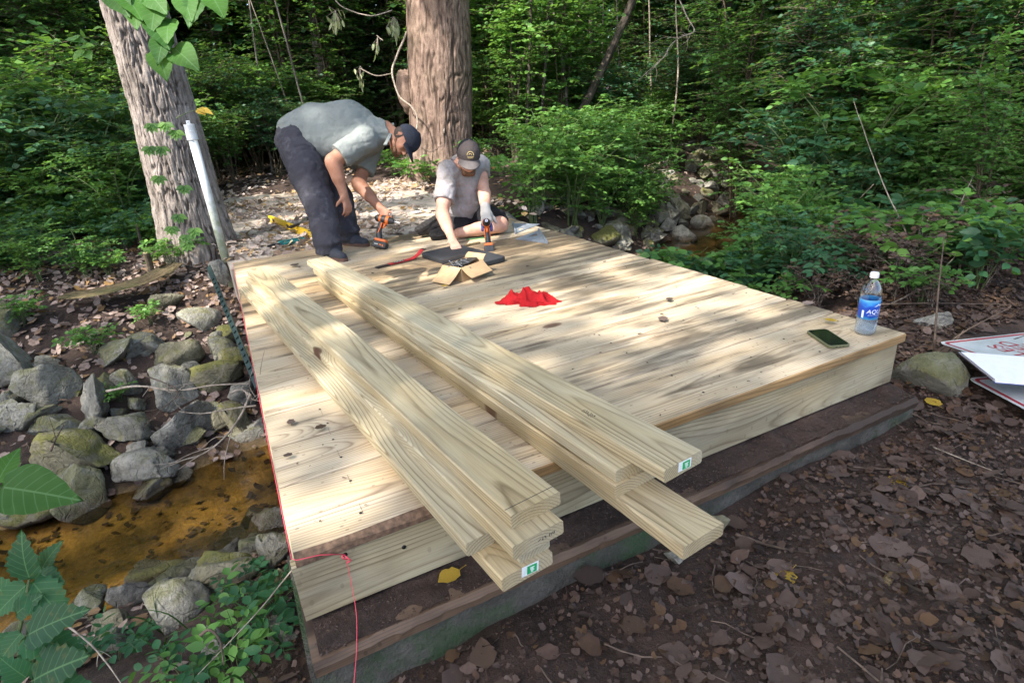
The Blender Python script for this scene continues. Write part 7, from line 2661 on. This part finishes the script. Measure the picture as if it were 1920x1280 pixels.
stick('dark twig curving down through the bank stones', [far(260, 700, 2.72), far(332, 732, 2.68), far(300, 770, 2.6), far(270, 800, 2.55)], .004, 'twig_dark', twigs=4, seed=8)
stick('pale bent stick above the water beside the deck', [far(470, 738, 2.5), far(450, 780, 2.45), far(420, 820, 2.4), far(380, 850, 2.38), far(330, 868, 2.36)], .006, 'twig_pale', twigs=6, seed=9)
stick('forked dry twig between the stake and the deck', [far(432, 736, 2.5), far(455, 730, 2.5), far(478, 750, 2.5), far(490, 730, 2.48)], .005, 'twig_pale', twigs=10, seed=10)
stick('thin twig reaching across the triangular green stone', [far(480, 760, 2.45), far(440, 765, 2.45), far(380, 775, 2.5), far(335, 770, 2.5)], .004, 'twig_pale', twigs=3, seed=11)
stick('dark stick poking up from the mossy slab at the left', [far(95, 845, 2.3), far(105, 822, 2.3), far(120, 795, 2.35)], .005, 'twig_dark', twigs=2, seed=12)
stick('thin pale stem crossing the bottom left corner', [far(65, 1132, 1.5), far(150, 1190, 1.45), far(200, 1240, 1.4), far(235, 1290, 1.35)], .003, 'twig_pale', twigs=4, seed=13)
stick('pale straight stem leaning over the herbs to the deck corner', [far(548, 1068, 1.7), far(470, 1160, 1.6), far(370, 1265, 1.5)], .0022, 'twig_pale', seed=14)
stick('dark hooked twig among the herbs at the bottom', [far(375, 1190, 1.5), far(392, 1180, 1.5), far(412, 1200, 1.5), far(420, 1245, 1.5)], .005, 'twig_dark', seed=15)
stick('dark root lying on the soil in front of the stacks', [at(1380, 1000, -.36), at(1440, 1020, -.365), at(1480, 1030, -.36), at(1540, 1040, -.362)], .006, 'twig_dark', seed=16)
stick('thin stick beside the bright yellow leaf', [at(1560, 1010, -.36), at(1680, 1030, -.36), at(1760, 1045, -.36), at(1820, 1030, -.36)], .004, 'twig_dark', seed=17)
stick('rotten brown stick lying in the leaves at the lower right', [at(1660, 1095, -.37), at(1680, 1070, -.36), at(1698, 1045, -.36)], .014, 'bark_log', seed=18)
stick('root curling out of the soil at the bottom of the picture', [at(1505, 1130, -.37), at(1490, 1160, -.36), at(1470, 1185, -.365), at(1440, 1200, -.37)], .008, 'twig_dark', seed=19)
stick('long grass stem on the leaves at the right', [at(1750, 838, -.36), at(1810, 862, -.35), at(1880, 890, -.36)], .003, 'twig_pale', seed=20)
for lab, u, v, tu, tv, rr in [('sawn-off sapling stump left of the leaning tree', 282, 515, 274, 474, .030), ('thin cut stick leaning at the left of the leaning tree', 240, 466, 226, 426, .020), ('second cut stick with a pale sawn top left of the leaning tree', 251, 462, 246, 420, .020), ('slim dark sapling stub between the cut sticks and the tree', 266, 480, 256, 420, .014)]:
    p = on_ground(u, v)
    q = far(tu, tv, float(RM[2] @ (p - CAM)) - .1)
    sq = thing('cut_stub', lab, 'stump', tuple(p))
    wpart('stub_stem', mesh('stub_stem', *tube([p - np.array([0, 0, .1]), (p + q) / 2 + np.array([.01, 0, 0]), q], [rr * 1.15, rr, rr * .95], 12), False), M['bark_dark' if rr < .02 else 'stem'], sq)
    dq = (q - p) / np.linalg.norm(q - p)
    wpart('sawn_top', mesh('sawn_top', *tube([q, q + dq * .004], [rr * .9, rr * .88], 12)), M['new_wood'], sq)
# curved log on the left bank
pts = [on_ground(150, 585), on_ground(190, 580), on_ground(240, 568), on_ground(290, 552), on_ground(330, 528)]
pts = [p + np.array([0, 0, .15]) for p in pts]
lg = obj('fallen_log', trunk_mesh('fallen_log', pts, [.11, .155, .16, .145, .10], 90, 140, .014, 26, 0, 0, 8), M['bark_log'])
tag(lg, 'curved mossy fallen log lying on the left bank below the leaning tree', 'log')

# ------------------------------------------------------------------ plants close to the camera


def leafy(name, label, stem, leaf_list, stem_r=.003, mat='leaf_big', smat='stem_green', cat='plant', T=None):
    """A plant from a stem curve and single large leaves (base, tip, width ratio, normal)."""
    t_ = thing(name, label, cat, tuple(np.array(stem[0][0] if isinstance(stem[0], list) else stem[0], float)))
    curves = stem if isinstance(stem[0], list) else [stem]
    wpart('stem', mesh('stem', *cat_mesh([tube(curve_pts(c_, 16), np.linspace(stem_r, stem_r * .5, 16), 6) for c_ in curves])), M[smat], t_)
    for k, (b, tp, wr, n_) in enumerate(leaf_list):
        b, tp = np.array(b, float), np.array(tp, float)
        ln_ = np.linalg.norm(tp - b)
        o = wpart('leaf', leaf_mesh('leaf', [leaves([b], [tp - b], [n_], [ln_], [ln_ * wr], HI if T is None else T, np.random.default_rng(k + 3))], True), M[mat], t_)
        tv = (HI if T is None else T)[0]
        for an_, vals in (('across', 1 + np.abs(tv[:, 1])), ('along', tv[:, 0])):
            o.data.attributes.new(an_, 'FLOAT', 'POINT').data.foreach_set('value', vals.astype(np.float32))
    return t_


UPC = (CAM - far(60, 900, 1.0))
tc = np.array([0, 0, 1.0])
nb2 = -RM[2] * .7 + tc * .6
leafy('bright_sprig', 'two smooth bright green leaves sticking in from the left edge', [far(-80, 905, .62), far(-30, 908, .62), far(4, 915, .62)],
      [(far(0, 912, .62), far(122, 926, .60), .62, nb2), (far(-6, 905, .62), far(28, 832, .64), .62, nb2 + RM[0] * .3)], .0022, 'leaf_glossy', T=serrated(14, 0.0, 3))
for lab, base, lv_ in [
    ('tall dark nettle-like plant with big toothed leaves at the lower left edge', (0, 1300, .95), [((55, 1085), (20, 1010), .62), ((60, 1090), (120, 1170), .55), ((50, 1095), (-30, 1160), .6), ((75, 1075), (108, 1090), .6), ((70, 1068), (46, 1050), .7), ((78, 1066), (98, 1020), .5), ((66, 1066), (95, 1062), .7), ((30, 1130), (-40, 1080), .55)]),
    ('dark plant with toothed leaves over the golden water at the lower left', (60, 1330, .9), [((50, 1190), (130, 1140), .55), ((45, 1195), (140, 1210), .5), ((40, 1185), (-20, 1250), .6), ((60, 1200), (95, 1285), .62), ((35, 1200), (-10, 1190), .55), ((30, 1150), (60, 1120), .6)]),
    ('low dark plant with holed leaves in the bottom left corner', (80, 1360, .88), [((60, 1275), (130, 1230), .75), ((50, 1270), (0, 1240), .7), ((70, 1280), (150, 1290), .6)])]:
    u0, v0, dd = base
    top = far(lv_[0][0][0], lv_[0][0][1], dd)
    leafy('broad_leaf_plant', lab, [far(u0, v0, dd), (far(u0, v0, dd) + top) / 2 + np.array([.01, 0, .01]), top],
          [(far(b[0], b[1], dd + .01 * k), far(tp[0], tp[1], dd - .03 + .012 * k), wr, nb2 + np.random.default_rng(k).normal(0, .25, 3)) for k, (b, tp, wr) in enumerate(lv_)], .004, 'leaf_big')
r_ = random.Random(9)
for k, (u, v) in enumerate([(220, 1235), (175, 1245), (250, 1215), (300, 1250), (350, 1270), (420, 1245), (455, 1160), (490, 1130), (520, 1110), (470, 1195), (530, 1150), (540, 1200), (500, 1225), (545, 1250), (395, 1285), (330, 1225), (440, 1270), (560, 1215), (475, 1100), (510, 1180)][::2]):
    p = on_ground(u, v)
    place(r_.choice(['sprout0', 'sprout1', 'sprout2']), 'herb', 'low green herb growing between the stones at the bottom left', 'plant', 'herbs at the bottom left beside the deck', tuple(p - np.array([0, 0, .02])), r_.uniform(0, 6.2), r_.uniform(.42, .66), r_.choice(['leaf_big', 'leaf']))
for k in range(26):                         # grass blades
    u, v = r_.uniform(300, 570), r_.uniform(1180, 1290)
    p = on_ground(u, v)
    d_ = np.array([r_.uniform(-.5, .5), r_.uniform(-.5, .5), 1.0])
    pts = curve_pts([p, p + d_ * .09, p + d_ * .15 + np.array([d_[0] * .08, d_[1] * .08, -.01])], 7)
    tag(obj('grass_blade', mesh('grass_blade', *tube(pts, np.array([.004, .005, .005, .004, .003, .002, .0005]), 4, squash=.15)), M['leaf_bright']), 'single curved grass blade beside the bottom left corner of the deck', 'grass blade', 'grass blades beside the deck corner')
for lab, u, v, s in [('small bright sprig growing out of the stones above the mossy stone', 182, 662, .55), ('little creeping plant on the stones below the wedge-shaped stone', 228, 755, .4), ('pale green seedling on the leaf litter right of the log', 284, 605, .45), ('little fern-like plant above the huge left-edge boulder', 45, 610, .6), ('green sprig on the slope under the leaning tree', 325, 505, .7), ('leafy shoot at the foot of the leaning tree', 352, 492, .8), ('small plant on the litter above the log', 205, 520, .6)]:
    p = on_ground(u, v)
    place(r_.choice(HE), 'seedling', lab, 'plant', None, tuple(p), r_.uniform(0, 6), s, 'leaf_bright')

# creeper leaves on the leaning tree, sprouts from its bark, leafy branch over its top
ctr = lambda v: np.array([-.26, 5.28 - .28, 0])
CRP = []
for (u, v) in [(285, 232), (310, 230), (330, 245), (280, 275), (302, 275), (297, 330), (345, 348), (335, 402), (322, 425), (350, 440), (365, 428), (350, 455)]:
    p = far(u, v, 5.0 - (490 - v) * .0016)
    CRP.append(p)
cr = thing('creeper', 'thin creeper with pale five-part leaves climbing the leaning tree', 'vine', tuple(CRP[-1]))
wpart('stem', mesh('stem', *tube(curve_pts([CRP[-1], CRP[7], CRP[6], CRP[5], CRP[4], CRP[1]], 40), .004, 5)), M['twig_pale'], cr)
for p in CRP:
    P_, A_2 = [], []
    for q in (-1.1, -.55, 0, .55, 1.1):
        P_.append(p)
        A_2.append(-down_ * -1 * math.cos(q) * 1.0 + right_ * math.sin(q))
    wpart('leaf', leaf_mesh('leaf', [leaves(P_, A_2, [-RM[2] + tc * .3] * 5, [.085] * 5, [.045] * 5, MID)]), M['leaf_bright'], cr)
SPR = []
OVA = serrated(14, 0.0, 3)
for lab, c_, lv_ in [
    ('leafy twig sprouting left from the leaning tree', [(205, 88, 4.6), (180, 84, 4.5), (165, 80, 4.45), (150, 66, 4.4)], [(165, 80, 120, 72, .5), (160, 72, 150, 55, .5), (172, 58, 190, 50, .4), (150, 66, 130, 80, .55), (160, 92, 136, 112, .7), (158, 95, 170, 110, .7), (150, 90, 175, 84, .5)]),
    ('withered yellow sprout on the right side of the leaning tree', [(330, 222, 4.7), (350, 212, 4.65), (368, 206, 4.6)], [(368, 206, 384, 214, .5), (370, 204, 398, 212, .4)])]:
    leafy('bark_sprout', lab, [far(*q) for q in c_], [(far(a, b, 4.45), far(c2_, d2, 4.4), w_, nb2) for a, b, c2_, d2, w_ in lv_], .004, 'leaf_bright' if 'leafy' in lab else 'yellow_leaf', T=MID, cat='sprout')
r_ = random.Random(4)
lv_ = []
for (a, b) in [(212, -8), (234, -2), (256, 10), (278, -10), (296, 6), (290, 40), (318, 44), (345, -6), (372, 0), (310, 74), (298, 100), (392, -8), (326, 96)]:
    ang_ = r_.uniform(.4, 2.4)
    l_ = r_.uniform(24, 46)
    lv_.append((far(a, b - 6, 2.55), far(a + l_ * math.cos(ang_), b + l_ * math.sin(ang_), 2.45), .62, nb2 + np.array([r_.uniform(-.4, .4), r_.uniform(-.4, .4), 0])))
leafy('overhanging_branch', 'sunlit leafy branch hanging over the top of the leaning tree', [[far(180, -90, 2.6), far(240, -20, 2.56), far(285, 30, 2.52), far(320, 100, 2.5)], [far(200, -80, 2.6), far(300, -30, 2.56), far(385, -8, 2.5)]], lv_, .005, 'leaf_glossy', 'stem', 'branch', OVA)
# hanging seed clusters and their twigs at the top
for lab, pts, seeds in [('bunch of pale winged seeds hanging high up, left of the massive tree', [(620, -10, 7), (640, 12, 7), (672, 26, 7)], (628, 36, 26)),
                        ('second bunch of pale winged seeds nearer the massive tree', [(672, 26, 7), (700, 30, 7), (735, 20, 7)], (738, 48, 24)),
                        ('small bunch of pale seeds lower left of the massive tree', [(735, 138, 8.2), (705, 142, 8.2), (674, 128, 8.2)], (675, 140, 8)),
                        ('few pale seeds hanging between the two big bunches', [(706, 66, 7.2), (712, 72, 7.2), (718, 76, 7.2)], (708, 86, 7))]:
    pts = [far(*q) for q in pts]
    sc2 = thing('seed_cluster', lab, 'seed cluster', tuple(pts[1]))
    su, sv_, sn = seeds
    dd = float(RM[2] @ (pts[1] - CAM))
    tubes = [tube(curve_pts(pts, 14), .007, 5)]
    P_, A_2, N_2 = [], [], []
    rr = np.random.default_rng(sn)
    tp = far(su, sv_ - 16, dd)
    for k in range(sn):
        p = far(su + rr.normal(0, 6), sv_ + rr.normal(0, 8), dd + rr.normal(0, .05))
        tubes.append(tube([tp, p], .002, 3, False))
        P_.append(p); A_2.append(np.array([rr.normal(0, .35), rr.normal(0, .35), -1])); N_2.append(rr.normal(0, 1, 3))
    wpart('twig', mesh('twig', *cat_mesh(tubes)), M['twig_pale'], sc2)
    sd_ = wpart('seeds', leaf_mesh('seeds', [leaves(P_, A_2, N_2, [.10] * sn, [.035] * sn, MID)]), M['seed'] if 'seed' in M else M.setdefault('seed', leaf_mat('pale seeds', (.24, .27, .13), (.42, .44, .26))), sc2)
    kind(sd_, 'stuff')

# ------------------------------------------------------------------ labels that tell alike plants apart by look and neighbours
MARKS = [('the leaning tree', 300, 300, 5.5), ('the thick dark trunk', 570, 110, 14), ('the massive tree', 835, 200, 9.5), ('the dark leaning trunk', 1340, 80, 15), ('the dark creek hollow', 1390, 260, 11),
         ('the rubble bank', 1200, 330, 8), ('the bottle', 1630, 570, 3.3), ('the sign panels', 1850, 640, 3.2), ('the creek bend', 1320, 420, 6.5), ('the left picture edge', 20, 300, 9), ('the right picture edge', 1900, 300, 8),
         ('the bent worker', 620, 300, 4.6), ('the kneeling worker', 880, 380, 4.8), ('the curved log', 240, 570, 4.6), ('the deck corner', 560, 1120, 1.6)]
TONE = {'leaf': 'mid green', 'leaf_dark': 'dark green', 'leaf_bright': 'bright green', 'leaf_big': 'deep green', 'dry': 'withered brown'}
NAMEOF = {v.name: k for k, v in M.items()}
seen = {}
for o in list(scene.objects):
    if o.parent is not None or o.get('group') is None or o.type != 'EMPTY' or o['category'] not in ('shrub', 'young tree', 'plant', 'bush', 'dead plant'):
        continue
    fo = [c_ for c_ in o.children if c_.name.startswith('foliage')]
    if not fo:
        continue
    mt = NAMEOF.get(fo[0].material_slots[0].material.name, 'leaf')
    q = RM @ (np.array(o.location) + np.array([0, 0, .4 * o.scale[2]]) - CAM)
    u, v = 960 + FPX * q[0] / q[2], 640 + FPX * q[1] / q[2]
    nm, mu, mv, md = min(MARKS, key=lambda m: math.hypot(m[1] - u, (m[2] - v) * 1.3) + 14 * abs(m[3] - q[2]))
    if nm.endswith('picture edge'):
        rel = 'near'
    elif q[2] > md + 2.5 and abs(u - mu) < 130:
        rel = 'far behind' if q[2] > md + 8 else 'behind'
    elif abs(u - mu) < 45:
        rel = 'beside' if abs(v - mv) < 120 else ('above' if v < mv else 'below')
    else:
        rel = 'left of' if u < mu else 'right of'
        if abs(u - mu) > 230:
            rel = 'well ' + rel
    sz = {'shrub': ('low', 'rounded', 'tall'), 'young tree': ('slim', 'leafy', 'tall'), 'plant': ('small', 'low', 'bushy'), 'bush': ('small', 'leafy', 'broad'), 'dead plant': ('small', 'tangled', 'tall')}[o['category']]
    thr = {'shrub': (1.05, 1.4), 'young tree': (.95, 1.1), 'plant': (.7, 1.1), 'bush': (.65, .95), 'dead plant': (.6, .75)}[o['category']]
    s_ = sz[0] if o.scale[2] < thr[0] else sz[1] if o.scale[2] < thr[1] else sz[2]
    what = {'shrub': 'undergrowth shrub', 'young tree': 'young tree', 'plant': 'herb', 'bush': 'creek bank bush', 'dead plant': 'brush'}[o['category']]
    key = '%s %s %s %s %s' % (s_, TONE.get(mt, 'mid green'), what, rel, nm)
    seen.setdefault((key, o['group']), []).append((q[2], u, o))
for (key, grp), lst in seen.items():
    lst.sort(key=lambda e: e[0])
    words = [''] if len(lst) == 1 else [', nearest one', ', farthest one'] if len(lst) == 2 else [', nearest one'] + [', a middle one'] * (len(lst) - 2) + [', farthest one']
    for e, w_ in zip(lst, words):
        e[2]['label'] = key + w_
